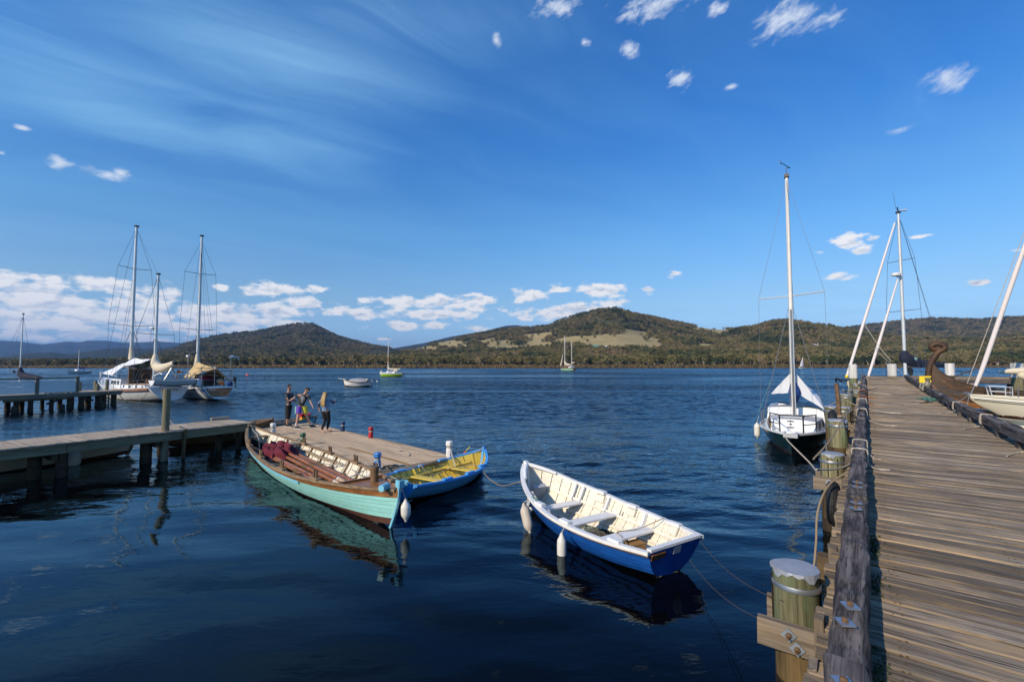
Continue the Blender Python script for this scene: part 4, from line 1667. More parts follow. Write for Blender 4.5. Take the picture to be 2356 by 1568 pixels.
# the cross arm at the wharf's far end
def build_arm():
    a = WP(48.2, 2.9)
    t = thing('cross_jetty', 'low dark cross jetty running behind the white topped piles', 'jetty', (a.x, a.y, 0))
    off = t.location
    for k in range(5):
        timber('deck_board', WP(47.6 + k * .42, 2.7, .0), WP(47.6 + k * .42, 26, .0), .4, .07, W_GREY, t, off, jit=.01, segs=10, variant=k)
    for x in (47.35, 49.7):
        timber('edge_beam', WP(x, 2.7, -.1), WP(x, 26, -.1), .16, .26, W_BLACK, t, off)
    timber('kerb_rail', WP(47.3, 2.7, .2), WP(47.3, 26, .2), .14, .14, W_GREY, t, off, jit=.015, segs=10)
    for k in range(9):
        for x in (47.7, 49.4):
            MB().lathe([(.15, -2.6), (.15, -.1)], 10, WP(x, 3.2 + k * 2.6)).build('support_pile', W_DARK, t, off)


build_arm()

# small things on and beside the wharf
def wharf_things():
    c = WP(32.0, 2.42, .68)
    t = thing('storage_box', 'yellow plastic box on a stub post beside the curled prow', 'box', c, heading(WD))
    MB().box((0, 0, 0), (.34, .46, .32), None, 0, .94).build('box_body', YBOX, t, smooth=0)
    MB().box((0, 0, .175), (.36, .48, .03)).build('lid', YBOX, t, smooth=0)
    c2 = WP(30.6, 2.42, .38)
    t = thing('mooring_cleat', 'grey stub post wrapped in mooring lines by the yellow box', 'mooring post', c2)
    MB().lathe([(.09, 0), (.09, .34), (.12, .36), (.12, .44), (.08, .46)], 10).build('post', W_PILE, t)
    for k in range(4):
        MB().torus((0, 0, .08 + .045 * k), .105, .02, (0.1, .05, 1), 16, 6).build('rope_turn', ROPEW, t, smooth=60)
    p = WP(15.95, -.62)
    t = thing('mooring_pole', 'thin brown timber pole standing among the capped piles', 'pole', (p.x, p.y, 0))
    MB().tube([(0, 0, -1), (0.01, 0, 1.2), (-.05, 0.02, 2.47)], .055, 6).build('pole_shaft', W_CLINK, t)
    MB().torus((0, 0, 1.55), .07, .02, (0, .1, 1), 14, 6).build('rope_turn', ROPEW, t)
    # lamp hook standard at the far end
    p = WP(42.4, -.2)
    t = thing('iron_hook', 'thin iron hook standing at the kerb near the patchy white pile', 'hook', p)
    MB().tube([(0, 0, 0), (-.05, 0, .9), (-.1, 0, 1.15), (.08, 0, 1.2), (.1, 0, 1.1)], .025, 5).build('hook_rod', STEEL, t)


wharf_things()


def loop_round_kerb(label, s, mt, r=.012, tail=(.35, .28), q0=-.138, hh=.33, turns=2, out=None):
    """a mooring line made fast round the left kerb beam, its tail on the planks"""
    pts = []
    for k in range(turns):
        x = s + k * .05
        pts += [WP(x, q0 - .118, .1), WP(x, q0 - .115, hh - .01), WP(x, q0 - .08, hh + .03), WP(x + .01, q0 + .08, hh + .03), WP(x + .015, q0 + .115, hh - .01), WP(x + .02, q0 + .12, .12)]
        if k < turns - 1:
            pts += [WP(x + .03, q0, .03)]
    pts += [WP(s + tail[0] * .4, q0 + .2, .03), WP(s + tail[0], q0 + .2 + tail[1] * .6, .014), WP(s + tail[0] * 1.05, q0 + .3 + tail[1], .014)]
    if out:
        pts = [Vector(out)] + [Vector(out).lerp(pts[0], .5) - Vector((0, 0, .06))] + pts
    return rope(label, smooth_path(pts, 4), r, mt, 'mooring lines tied round the kerb beam')


loop_round_kerb('pale line looped once round the kerb beam between two bolt plates', 11.6, ROPEW, .013, (-.05, .02), turns=1)
loop_round_kerb('doubled pale line whose end drops past the tyre to the capped pile in front', 10.5, ROPEW, .015, (.1, .12), turns=1, out=WP(8.6, -.66, .3))
loop_round_kerb('thick white line with a loose tail on the planks beside the bolt plates', 18.0, ROPEW, .02, (-.9, .5), turns=3, out=WP(16.6, -.4, .42))
loop_round_kerb('fat white line with a long tail curling over the planks', 22.0, ROPEW, .022, (-1.3, .75), turns=3)
loop_round_kerb('orange brown line wound round the kerb beam', 27.0, ROPEO, .026, (.1, .16), turns=4)
loop_round_kerb('orange line tied round the kerb beam behind the fat white one', 23.6, ROPEO, .02, (.05, .05), turns=2)
loop_round_kerb('white line made fast far along near the blue paint marks', 31.0, ROPEW, .022, (-1.0, .8), turns=2)
p = WP(7.3, -.55)
rope('tan line hanging from the kerb past the tyre down to the water', smooth_path([WP(8.7, -.26, .3), WP(8.5, -.5, .1), WP(8.1, -.62, -.2), WP(7.9, -.64, -.6), WP(7.7, -.68, -.95), WP(7.4, -.8, -1.09)], 5), .015, ROPET)
rope('tan line crossing from the second pile up to the kerb beam', smooth_path([WP(9.9, -.8, .2), WP(10.9, -.6, .4), WP(14, -.4, .6), WP(18.2, -.2, .42)], 5), .016, ROPET)
rope('grey line reaching from the pole over the pile tops to the kerb', smooth_path([WP(17.2, -1.1, .32), WP(18.6, -.7, .55), WP(19.0, -.26, .36)], 6), .016, ROPEW)
for k, (s, q, mt, lab) in enumerate([(27.0, 2.35, ROPEG, 'tangle of green netting cord on the planks by the kerb'), (25.6, 2.2, ROPED, 'dark loop of cord lying on the planks near the netting')]):
    rr = random.Random(k)
    pts = [WP(s + rr.gauss(0, .5), q - .25 + rr.gauss(0, .16), .03 + abs(rr.gauss(0, .04 if k == 0 else .005))) for _ in range(26 if k == 0 else 8)]
    rope(lab, smooth_path(pts, 4), .016, mt)
for (s, q, lab, mt) in ((21.5, QR(21.5) + .1, 'white line wound round the seaward kerb beam by the netting', ROPEW), (17.6, QR(17.6) + .1, 'pale line knotted round the seaward kerb beam', ROPEW),
                        (13.6, QR(13.6) + .1, 'tan line tied round the seaward kerb beam nearest the blue tarpaulin', ROPEW), (31.5, QR(31.5) + .1, 'heap of white line on the kerb beam below the yellow box', ROPEW)):
    pts = []
    for k in range(2 if s < 31 else 7):
        x = s + k * (.09 if s < 31 else .3)
        pts += [WP(x, q - .118, .14), WP(x, q - .112, .37), WP(x + .01, q - .08, .40), WP(x + .03, q + .08, .40), WP(x + .035, q + .112, .37), WP(x + .04, q + .118, .14)]
    pts += [WP(s + .2, q - .25, .03), WP(s - .35, q - .5, .02)]
    rope(lab, smooth_path(pts, 4), .012, mt, 'lines on the seaward kerb')

# ---------------------------------------------------------------- the floating landing stage
FC = Vector((-3.35, 11.2, 0))
FA = Vector((-.705, .709, 0)).normalized()
FN = Vector((FA.y, -FA.x, 0))
if FN.y < 0:
    FN = -FN
FL, FW, FZ = 10.5, 2.5, .42


def FP(a, n, z=0.0):
    p = FC + FA * a + FN * n
    p.z = FZ + z
    return p


def build_float():
    off = Vector((FP(5, 1.2).x, FP(5, 1.2).y, 0))
    t = thing('pontoon', 'low planked floating pontoon carrying six painted bollards', 'pontoon', off)
    rr = random.Random(8)
    n = 21
    w = FW / n
    for k in range(n):
        cuts = sorted([0.0, FL] + [rr.uniform(2.2, 4.6), rr.uniform(6, 8.6)])
        for j in range(len(cuts) - 1):
            mt = W_FLOAT if not (k == 8 and j == 0) else BROWNB
            b = timber('deck_plank', FP(cuts[j] + .004, w * (k + .5), -.02 + rr.uniform(-.003, .003)), FP(cuts[j + 1] - .004, w * (k + .5), -.02), w - .008, .045, mt, t, off,
                       jit=.004, segs=4, variant=(k + j) % 5)
            if mt is BROWNB:
                b['label'] = 'newer honey brown plank'
    for (a0, a1, q) in ((-.02, 5.2, -.06), (5.22, FL, -.06), (-.02, FL, FW + .06)):
        timber('edge_beam', FP(a0, q, -.13), FP(a1, q, -.13), .12, .24, W_GREY, t, off, jit=.01, segs=10)
    for a in (-.08, FL + .06):
        timber('end_beam', FP(a, -.12, -.13), FP(a, FW + .12, -.13), .12, .26, W_GREY, t, off, jit=.01, segs=5)
    timber('corner_post', FP(FL + .1, -.3, -.35), FP(FL + .1, -.3, .06), .2, .26, W_BEAM, t, off, up=FA)
    for a in (1.2, 4.2, 7.2, 9.6):
        m = MB().box(FP(a, FW / 2, -.42), (FW - .3, 1.6, .46), Matrix.Rotation(heading(FN), 3, 'Z'))
        m.build('float_tank', BLACKPL, t, off, smooth=0)
    # thick rope fender along the near side and round the corner end
    pts = [FP(a, -.13, -.05 - .025 * math.sin(a * 3)) for a in [8.2, 7.5, 6.6, 5.6, 4.7, 3.8, 3.0, 2.1, 1.2, .5, .12]]
    pts += [FP(-.12, -.1, -.06), FP(-.16, .25, -.07), FP(-.16, .8, -.05), FP(-.16, 1.3, -.03), FP(-.16, 1.65, .0), FP(-.15, 1.72, -.06), FP(-.15, 1.72, -.25)]
    MB().tube(smooth_path(pts, 4), .048, 8).build('rope_fender', ROPET, t, off, smooth=60)
    return t


build_float()
for k, (n, lab) in enumerate(((.28, 'half hidden tyre under the pontoon end below the blue bollard'), (1.95, 'half hidden tyre under the pontoon end below the white corner bollard'))):
    tyre(lab, FP(-.12, n, -.40), .24, .07, FA, 'tyres under the pontoon end')


def bollard(label, p, mt, h=.39, s=1.0, extra=None, rz=.3):
    t = thing('bollard', label, 'bollard', p, rz, 'painted bollards along the pontoon edges')
    prof = [(.080, 0), (.080, .19), (.058, .225), (.058, .255), (.088, .285), (.088, .36), (.07, h)]
    MB().lathe([(r * s, z * s) for r, z in prof], 8).build('post', mt, t, smooth=0)
    m = MB()
    for z in (.225, .245):
        m.torus((0, 0, z * s), .064 * s, .011 * s, (.05, .03, 1), 16, 6)
    m.build('rope_turn', ROPEW, t, smooth=60)
    return t


bollard('sky blue bollard on the pontoon corner above the whaleboat bow', FP(.12, .15), BOLB, s=1.08)
bollard('green bollard midway along the whaleboat side of the pontoon', FP(4.95, .14), GREEN)
bollard('white bollard next to the whaleboat stern', FP(7.9, .16), BOLW, s=1.12)
bollard('white corner bollard above the red buoy', FP(.15, FW - .12), BOLW, s=1.12)
bollard('red bollard on the open water edge of the pontoon', FP(4.75, FW - .1), RED)
bollard('dark navy bollard nearest the barefoot girl', FP(7.0, FW - .1), DBLUE)
rope('line slack from the blue bollard along to the whaleboat', sag(FP(.12, .08, .2), FP(2.2, -.5, -.05), .06), .013, ROPEW)
rope('pale line coiled loosely on the planks behind the white corner bollard',
     smooth_path([FP(.15, 2.36, .03), FP(.6, 2.2, .015), FP(1.2, 2.1, .015), FP(1.7, 2.0, .015), FP(1.75, 1.7, .015), FP(1.3, 1.75, .02), FP(1.0, 1.6, .015), FP(1.25, 1.45, .02), FP(.7, 1.3, .015),
                  FP(.15, 1.25, .01), FP(-.2, 1.22, -.1), FP(-.2, 1.2, -.25)], 5), .012, ROPEW)
rope('small coil of tan line beside the blue bollard', smooth_path([FP(.1 + .12 * math.cos(k * 1.3), .5 + .2 * math.sin(k * 1.3), .015 + k * .002) for k in range(14)], 4), .012, ROPET)
rope('line from the green bollard to the whaleboat gunwale', sag(FP(4.95, .1, .17), FP(5.9, -.35, .08), .03), .011, ROPEW)
rope('line dropping from the white stern bollard into the whaleboat', sag(FP(7.9, .1, .24), FP(7.0, -.5, .03), .02), .012, ROPEW)
rope('line lying in an arc on the planks from the white stern bollard', smooth_path([FP(7.9, .2, .2), FP(7.5, .4, .015), FP(6.7, .55, .015), FP(6.1, .4, .015), FP(6.0, .1, .015)], 5), .011, ROPEW)
rope('short line from the white stern bollard back to the whaleboat quarter', sag(FP(7.95, .1, .22), FP(8.7, -.5, .2), .02), .009, ROPEW)
t = thing('buoy', 'red round buoy hung off the pontoon corner by the white bollard', 'buoy', FP(-.10, FW + .24, -.08))
MB().lathe([(.02, -.17), (.1, -.15), (.16, -.07), (.165, .02), (.12, .11), (.04, .15), (.03, .2)], 14).build('float_ball', REDPL, t, smooth=60)
MB().tube([(0, 0, .18), (.15, -.1, .36)], .012, 5).build('lanyard', YBOX, t)


# ---------------------------------------------------------------- turquoise whaleboat
def build_whaler():
    stern, bow = Vector((-9.30, 16.25, 0)), Vector((-2.04, 8.36, 0))
    d = bow - stern
    L = d.length
    t = thing('whaleboat', 'long turquoise double ended whaleboat with varnished top strake and oars inside', 'boat', stern, heading(d))
    H = Hull(L, .83, [(0, .86), (.12, .70), (.3, .57), (.5, .52), (.7, .55), (.85, .63), (1, .74)], [(0, -.02), (.1, -.13), (.5, -.2), (.9, -.14), (1, -.06)],
             [(0, .02), (.06, .26), (.16, .56), (.3, .85), (.5, 1.0), (.66, .96), (.8, .74), (.9, .46), (.97, .17), (1, .03)],
             [(0, .85), (.2, .55), (.5, .42), (.8, .55), (1, .9)], .34, .25)
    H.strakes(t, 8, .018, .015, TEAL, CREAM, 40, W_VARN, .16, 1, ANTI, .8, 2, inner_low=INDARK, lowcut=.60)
    H.rail(t, 'gunwale', W_GUN, .075, .045, .005, .995, 1, .012, .02, 48)
    H.rail(t, 'rubbing_strip', TEALB, .05, .05, .16, .70, .79, .022, .03, 40, sides=(-1,))
    H.stem(t, TEALB, .042, .08, .04)
    for sp in H.stem(t, W_GUN, .08, .05, .07, 'sternpost', 0.0),:
        sp.location.x += .0
    H.ribs(t, [.12, .165, .21, .25, .29, .33, .37, .41, .45, .49, .53, .57, .61, .65, .69, .73, .77, .81], CREAM, .025, .018, .02, .1, .96, 'rib')
    H.ribs(t, [.23, .31, .39, .47, .55, .63, .71, .79], W_GUN, .032, .05, .02, .58, .98, 'knee')
    H.floorboards(t, .1, .86, -.02, INDARK, 5)
    for tt, w in ((.30, .17), (.385, .17), (.47, .18), (.555, .18), (.64, .18), (.72, .18)):
        H.bench(t, tt, .27, w, .035, W_GREY)
    H.bench(t, .105, .60, .26, .04, W_GUN, 'stern_thwart', .0)
    for k in range(8):    # fore deck planks
        a = .855
        hw = H.inner_y(a, .6, .02)
        y0, y1 = -hw + 2 * hw * k / 8, -hw + 2 * hw * (k + 1) / 8
        rows = []
        for i in range(9):
            tt = a + (.992 - a) * i / 8
            h2 = H.inner_y(tt, H.sheer(tt) - .03, .012)
            x = L * tt
            z = H.sheer(tt) - .012
            c = lambda y: max(-h2, min(h2, y))
            rows.append([(x, c(y0 + .004), z - .03), (x, c(y0 + .004), z), (x, c(y1 - .004), z), (x, c(y1 - .004), z - .03)])
        MB().grid(rows, 0, True).build('deck_board', W_VARN, t, smooth=0)
    timber('deck_coaming', (L * .852, -H.inner_y(.852, .6, .03), .62), (L * .852, H.inner_y(.852, .6, .03), .62), .06, .09, W_VARN, t)
    MB().lathe([(.10, .5), (.085, .62), (.075, .74), (.085, .86), (.10, .92), (.09, .95)], 12, (L * .885, .12, 0)).build('samson_post', W_CLINK, t, smooth=50)
    for y, yaw in ((-.17, -.12), (.17, .12)):
        timber('catted_block', (L * .975, y * .5, .785), (L * .985, y * 1.6, .785), .11, .11, TEALB, t, cham=.22)
    timber('stem_cap', (L + .02, 0, .80), (L + .03, 0, .93), .12, .14, TEALB, t, up=(1, 0, 0))
    MB().tube([(L * .985, -.06, .87), (L + .04, 0, .95), (L * .99, .08, .88)], .035, 6).build('stem_chafe_pad', W_DARK, t)
    # pairs of thole pins on both gunwales
    for side, lst in ((-1, (.27, .44, .615, .775)), (1, (.33, .50, .665, .80))):
        for tt in lst:
            p = H.P(tt, 1, side)
            timber('thole_pad', p + Vector((-.2, -side * .03, .035)), p + Vector((.2, -side * .03, .035)), .11, .05, W_GUN, t)
            for dx in (-.06, .06):
                MB().tube([p + Vector((dx, -side * .02, .03)), p + Vector((dx * 1.2, -side * .03, .21))], [.03, .024], 8).build('thole_pin', W_CLINK, t)
    # rope along the inside
    rope('line running from the fore deck post along the far gunwale inside the whaleboat', [local_of(t) @ Vector(p) for p in smooth_path(
        [(L * .885, .1, .78), (L * .84, .35, .62), (L * .78, .45, .5), (L * .73, .55, .42), (L * .68, .6, .45)], 6)], .012, ROPEW)
    rope('doubled white line slung over the stern thwart of the whaleboat', [local_of(t) @ Vector(p) for p in smooth_path(
        [(.12, .02, .86), (L * .06, .0, .72), (L * .095, .02, .64), (L * .11, -.02, .64), (L * .125, -.02, .55), (L * .135, -.02, .3), (L * .15, -.02, .05)], 5)], .014, ROPEW)
    # oars and spars lying on the thwarts
    M = local_of(t)

    def oar(label, x0, y0, x1, y1, z0, z1, r0, r1, pale=True, grp='oars and spars lying in the whaleboat'):
        a, b = Vector((x0 * L, y0, z0)), Vector((x1 * L, y1, z1))
        w0, w1 = M @ a, M @ b
        oo = thing('oar', label, 'oar', w0, 0, grp)
        dv = w1 - w0
        cut = .86 if pale else 1.0
        MB().tube([Vector((0, 0, 0)), dv * .3, dv * .6, dv * cut], [r0 * .75, r0, r0, r0 * .95 if pale else r1], 9).build('shaft', W_OAR, oo, smooth=60)
        if pale:
            MB().tube([dv * .865, dv * .875], [r0 * 1.12] * 2, 9).build('white_ring', WHITE, oo, smooth=60)
            MB().tube([dv * .876, dv * .955], [r0 * 1.0, r1], 9).build('pale_grip', W_FLOAT, oo, smooth=60)
            MB().tube([dv * .955, dv * 1.0], [r1 * .95, r1 * .9], 9).build('handle', W_OAR, oo, smooth=60)
            MB().tube([dv * .42, dv * .50], [r0 * 1.1] * 2, 9).build('leather', RUST, oo, smooth=60)
    oar('heaviest spar reaching from the stern past the maroon cloth', .10, -.22, .70, -.20, .30, .36, .062, .045, False)
    oar('spar with a pale white ringed grip nearest the turquoise side', .36, -.28, .82, -.34, .34, .35, .042, .034)
    oar('thick oar with white ring second from the turquoise side', .33, .02, .80, -.06, .37, .37, .050, .040)
    oar('short thick oar overlapping the others amidships', .38, .12, .79, .03, .43, .42, .046, .036)
    oar('long oar with white ring lying under the pontoon side', .26, .28, .84, .12, .37, .38, .048, .036)
    oar('slim oar closest to the cream planking', .30, .42, .86, .22, .36, .39, .044, .034)
    # heap of maroon cloth
    rs = np.random.RandomState(4)
    nn = 26
    rows = []
    for i in range(nn):
        r = []
        for j in range(nn):
            x, y = i / (nn - 1) * 2 - 1, j / (nn - 1) * 2 - 1
            q = max(0, 1 - (abs(x) ** 2.2 + abs(y) ** 2.2))
            h = .06 + .30 * q ** .6 * (.5 + .9 * float(fbm(i * .22, j * .22, 12, 3)))
            h += .06 * math.sin(3.2 * x * 3 + 2 * float(vnoise(i * .3, j * .3, 5)) * 6) * q
            r.append((x * .85 + .12 * math.sin(j * .9), y * .42 + .06 * math.sin(i * .8), h if q > 0 else .03))
        rows.append(r)
    o = MB().grid(rows, 0, True).build('cloth', MAROON, None, M @ Vector((L * .315, .06, .30)), smooth=80)
    o.data.transform(Matrix.Translation(o.location))
    o.location = M @ Vector((L * .315, .06, .30))
    o.rotation_euler = (0, 0, heading(d))
    tag(o, 'crumpled maroon sailcloth heaped on the oars of the whaleboat', 'cloth')
    o = MB()
    for k in range(5):
        a = k * .6
        o.torus((.02 * k, .03 * math.sin(a), .02 * k), .16 + .02 * (k % 2), .012, (.1 * math.sin(a), .1, 1), 20, 5)
    o = o.build('rope_coil', ROPEW, None, M @ Vector((L * .30, .42, .60)))
    o.data.transform(Matrix.Translation(o.location))
    o.location = M @ Vector((L * .30, .42, .52))
    tag(o, 'coil of pale line beside the maroon cloth', 'rope coil')
    for x in (.435, .56):
        b = M @ Vector((L * x, .62, .38))
        p = H.P(x, .8, 1)
    pm = Matrix.Translation(H.P(.46, .80, 1) + Vector((0, -.05, 0))) @ Matrix(((1, 0, 0, 0), (0, .25, -.97, 0), (0, .97, .25, 0), (0, 0, 0, 1)))
    fender('white sausage fender hung off the turquoise whaleboat bow', M @ Vector((L * 1.0 + .02, .12, .56)), .40, .088, FENDER, tilt=(.03, 0), rope_to=M @ Vector((L * .99, .06, .86)))


build_whaler()


# ---------------------------------------------------------------- blue dinghy with yellow inside
def build_blue():
    stern, bow = Vector((-2.56, 10.12, 0)), Vector((-.80, 13.0, 0))
    d = bow - stern
    L = d.length
    t = thing('rowing_dinghy', 'sky blue clinker dinghy with bright yellow inside tied to the pontoon end', 'boat', stern, heading(d))
    H = Hull(L, .80, [(0, .44), (.3, .385), (.55, .375), (.8, .45), (1, .62)], [(0, .03), (.3, -.08), (.6, -.1), (.9, -.04), (1, .02)],
             [(0, .76), (.2, .93), (.45, 1.0), (.65, .92), (.82, .64), (.93, .30), (1, .03)], [(0, .45), (.4, .40), (.8, .55), (1, .9)], .16)
    H.strakes(t, 6, .014, .011, SKYB, YELL, 28, RIMB, .07, 1, W_DARK, .85, 1)
    H.rail(t, 'gunwale', RIMB, .065, .05, 0, .995, 1, .02, .02, 30)
    H.transom(t, RIMB, .05, crown=.04)
    H.stem(t, RIMB, .06, .07, .06)
    H.ribs(t, [.06 + .067 * k for k in range(14)], YELL, .022, .018, .014, .05, .95)
    H.stringer(t, 'riser', YELL, .05, .03, .04, .9, .62, .03)
    H.floorboards(t, .06, .75, .03, YELL, 5)
    H.bench(t, .36, .24, .22, .03, YELL)
    H.bench(t, .70, .27, .24, .03, YELL)
    H.ribs(t, [.40], YELL, .04, .05, .014, .55, .97, 'knee')
    for side in (1, -1):
        for tt in (.26, .50, .70):
            p = H.P(tt, 1, side)
            timber('rowlock_pad', p + Vector((-.14, -side * .02, .03)), p + Vector((.14, -side * .02, .03)), .09, .05, RIMB, t)
    timber('stretcher', (L * .45, -.2, .1), (L * .62, -.15, .1), .04, .03, YELL, t)
    M = local_of(t)
    rope('line from the white corner bollard down to the blue dinghy thwart', sag(FP(.15, FW - .1, .24), M @ Vector((L * .70, .2, .3)), .0, 4), .016, ROPEW)
    rope('loose line hanging from the pontoon into the yellow boat', smooth_path([FP(-.15, 1.15, 0), M @ Vector((L * .44, .6, .44)), M @ Vector((L * .5, .45, .2)), M @ Vector((L * .6, .3, .26)), M @ Vector((L * .7, .25, .3))], 6), .009, ROPEW)
    rope('taut pale line from the pontoon corner to the blue dinghy bow', sag(FP(-.1, FW - .05, .12), M @ Vector((L * .985, 0, .66)), .1), .011, ROPEW)
    rope('crossed white lines tying the blue transom to the blue bollard', smooth_path([FP(.12, .15, .22), M @ Vector((.02, .42, .5)), M @ Vector((.05, .25, .52)), M @ Vector((-.02, -.1, .52))], 5), .012, ROPEW)
    rope('white line from the blue bollard down towards the whaleboat bow', sag(FP(.12, .12, .16), FP(-.6, -.9, .12), .02), .011, ROPEW)
    return M, L


BM, BL = build_blue()


# ---------------------------------------------------------------- white rowing boat with blue outside
def build_rowan():
    stern, bow = Vector((2.33, 6.60, 0)), Vector((.30, 9.85, 0))
    d = bow - stern
    L = d.length
    t = thing('rowing_boat', 'white rowing boat with royal blue outside floating alone in open water', 'boat', stern, heading(d))
    H = Hull(L, .80, [(0, .45), (.25, .43), (.5, .47), (.75, .62), (.9, .78), (1, .88)], [(0, .0), (.3, -.10), (.6, -.14), (.9, -.08), (1, .0)],
             [(0, .69), (.18, .89), (.42, 1.0), (.62, .93), (.8, .66), (.92, .35), (1, .03)], [(0, .30), (.4, .36), (.8, .55), (1, .9)], .22, .12, .3)
    H.strakes(t, 7, .014, .013, BLUE, CREAM, 34, None, .05, 1, BLACKP, .85, 1)
    H.rail(t, 'gunwale', WHITE, .075, .05, 0, .997, 1, .028, .025, 40)
    H.rail(t, 'rubbing_strake', W_CLINK, .022, .016, 0, .99, .985, .03, -.028, 40)
    H.transom(t, BLUE, .05, crown=.03)
    timber('transom_cap', (.025, -.53, .475), (.025, .53, .475), .085, .045, WHITE, t, up=(0, 0, 1), jit=.004, segs=6)
    H.stem(t, WHITE, .07, .07, .07)
    H.ribs(t, [.05 + .052 * k for k in range(18)], CREAM, .02, .014, .014, .04, .95)
    H.stringer(t, 'riser', CREAM, .05, .025, .03, .93, .62, .024)
    H.stringer(t, 'stringer', CREAM, .04, .02, .05, .85, .33, .024)
    H.floorboards(t, .11, .82, .0, LGREY, 6, .008)
    for tt, w in ((.27, .25), (.50, .24), (.705, .22)):
        o = H.bench(t, tt, .255 if tt < .6 else .30, w, .035, WHITE)
    H.ribs(t, [.31, .545, .70, .745], WHITE, .045, .07, .014, .58, .97, 'knee')
    for side in (1, -1):
        for tt in (.14, .40, .60):
            p = H.P(tt, 1, side)
            timber('rowlock_pad', p + Vector((-.11, -side * .03, .03)), p + Vector((.11, -side * .03, .03)), .10, .06, WHITE, t)
            p2 = H.P(tt, .84, side)
            n = H.N(tt, .84, side)
            MB().box(p2 - n * .04, (.2, .03, .12), n.to_track_quat('Y', 'Z').to_matrix()).build('pad_block', CREAM, t, smooth=0)
    for side in (1, -1):       # breasthook
        pts = [H.P(.99, .98, side), H.P(.93, .98, side), H.P(.86, .98, side)]
        MB().tube([p + Vector((-.02, -side * .03, .03)) for p in pts], [.045, .04, .025], 8).build('breasthook', WHITE, t)
    MB().box((L * .9, 0, .32), (.09, .30, .5), Matrix.Rotation(-.5, 3, 'Y')).build('bow_bulkhead', LGREY, t, smooth=0)
    # name board and pale label on the transom
    tn = Vector((-1, 0, 0))
    TM = Matrix(((0, 0, -1, 0), (-1, 0, 0, 0), (0, 1, 0, 0), (0, 0, 0, 1)))
    TR = Matrix.Rotation(-.26, 3, 'Y')
    MB().box((.006, .37, .375), (.02, .27, .075), TR).build('name_board', W_VARN, t, smooth=0)
    lettering('ROWAN', .075, BLACKP, t, Matrix.Translation(Vector((.006, .37, .375)) + TR @ Vector((-.0115, 0, 0))) @ TR.to_4x4() @ TM)
    MB().box((.010, -.03, .375), (.012, .15, .10), TR).build('faded_label', LGREY, t, smooth=0)
    # loose letters painted inside
    q, n = H.P(.455, .70, -1), H.N(.455, .70, -1)
    yy = Vector((0, 0, 1))
    xx = yy.cross(-n).normalized()
    yy = (-n).cross(xx)
    lettering('U', .13, BLACKP, t, Matrix((tuple(xx) + (0,), tuple(yy) + (0,), tuple(-n) + (0,), (0, 0, 0, 1))).transposed().to_4x4() if False else
              Matrix.Translation(q - n * .019) @ Matrix(((xx.x, yy.x, -n.x, 0), (xx.y, yy.y, -n.y, 0), (xx.z, yy.z, -n.z, 0), (0, 0, 0, 1))))
    M = local_of(t)
    b = thing('wooden_box', 'brown wooden box tucked under the aft thwart of the white rowing boat', 'box', M @ Vector((L * .235, .02, .012)), heading(d) + math.pi / 2 - .05)
    MB().box((0, 0, .075), (.56, .2, .15)).build('box_body', BROWNB, b, smooth=0)
    MB().box((0, 0, .158), (.57, .21, .014)).build('lid', BROWNB, b, smooth=0)
    rr = random.Random(2)
    pts = []
    for k in range(13):
        a = k * .85
        pts.append(M @ Vector((L * .415 + .2 * math.cos(a) + rr.uniform(-.05, .05), -.02 + .17 * math.sin(a) + rr.uniform(-.04, .04), .03 + .003 * k)))
    rope('tangled dark line on the floor between the thwarts of the white rowing boat', smooth_path(pts, 4), .012, ROPED)
    rope('thin tan line trailing over the aft thwart of the white rowing boat', [M @ p for p in smooth_path(
        [(L * .2, -.70, .5), (L * .27, -.35, .30), (L * .3, .0, .285), (L * .25, .1, .285), (L * .2, .05, .1), (L * .16, -.1, .03), (L * .12, .25, .03), (L * .07, .0, .03), (L * .05, -.45, .3), (L * .03, -.5, .47)], 6)], .007, ROPET)
    MB()
    s1 = M @ H.P(.68, 1, 1)
    s2 = M @ H.P(.385, 1, 1)
    out = Vector((-d.y, d.x, 0)).normalized()
    fender('grubby cream fender tilted against the blue side near the white bow', s1 + out * .11 - d.normalized() * -.12 + Vector((0, 0, -.10)), .52, .09, FENDG, tilt=(.25, -.42), rope_to=s1 + Vector((0, 0, .03)))
    fender('clean ribbed fender hanging straight amidships on the blue side', s2 + out * .10 + Vector((0, 0, -.10)), .52, .075, FENDER, rope_to=s2 + Vector((0, 0, .03)))
    rope('green twine lashing on the gunwale above the tilted fender', [s1 + Vector((.02 * math.sin(k * 2.1), .02 * math.cos(k * 2.6), .02 + .012 * math.sin(k))) + d.normalized() * (-.006 * k) for k in range(30)], .008, ROPEG)
    bowp = M @ Vector((L + .02, 0, .55))
    bl = BM @ Vector((BL * .70, -.45, .42))
    rope('drooping line from the blue dinghy to the white bow', smooth_path([BM @ Vector((BL * .69, .1, .29)), bl, bl.lerp(bowp, .3) - Vector((0, 0, .22)), bl.lerp(bowp, .55) - Vector((0, 0, .3)), bl.lerp(bowp, .8) - Vector((0, 0, .16)), bowp], 7), .012, ROPET)
    st = M @ Vector((.1, -.4, .14))
    pl = WP(4.9, -.56)
    pl = Vector((pl.x - .18, pl.y - .1, .93))
    rope('thin upper stern line from the white rowing boat to the capped pile', sag(M @ Vector((-.02, -.5, .42)), pl, .12), .0035, ROPED)
    rope('thin lower stern line from the white rowing boat to the capped pile', sag(st, pl - Vector((0, 0, .22)), .16), .0035, ROPED)


build_rowan()


# ---------------------------------------------------------------- near pier at the left
PD = Vector((.518, .855, 0)).normalized()
PN = Vector((-PD.y, PD.x, 0))
P0 = at(0, 1033, .93)
P0.z = 0


def PP(s, q, z):
    p = P0 + PD * s + PN * q
    p.z = z
    return p


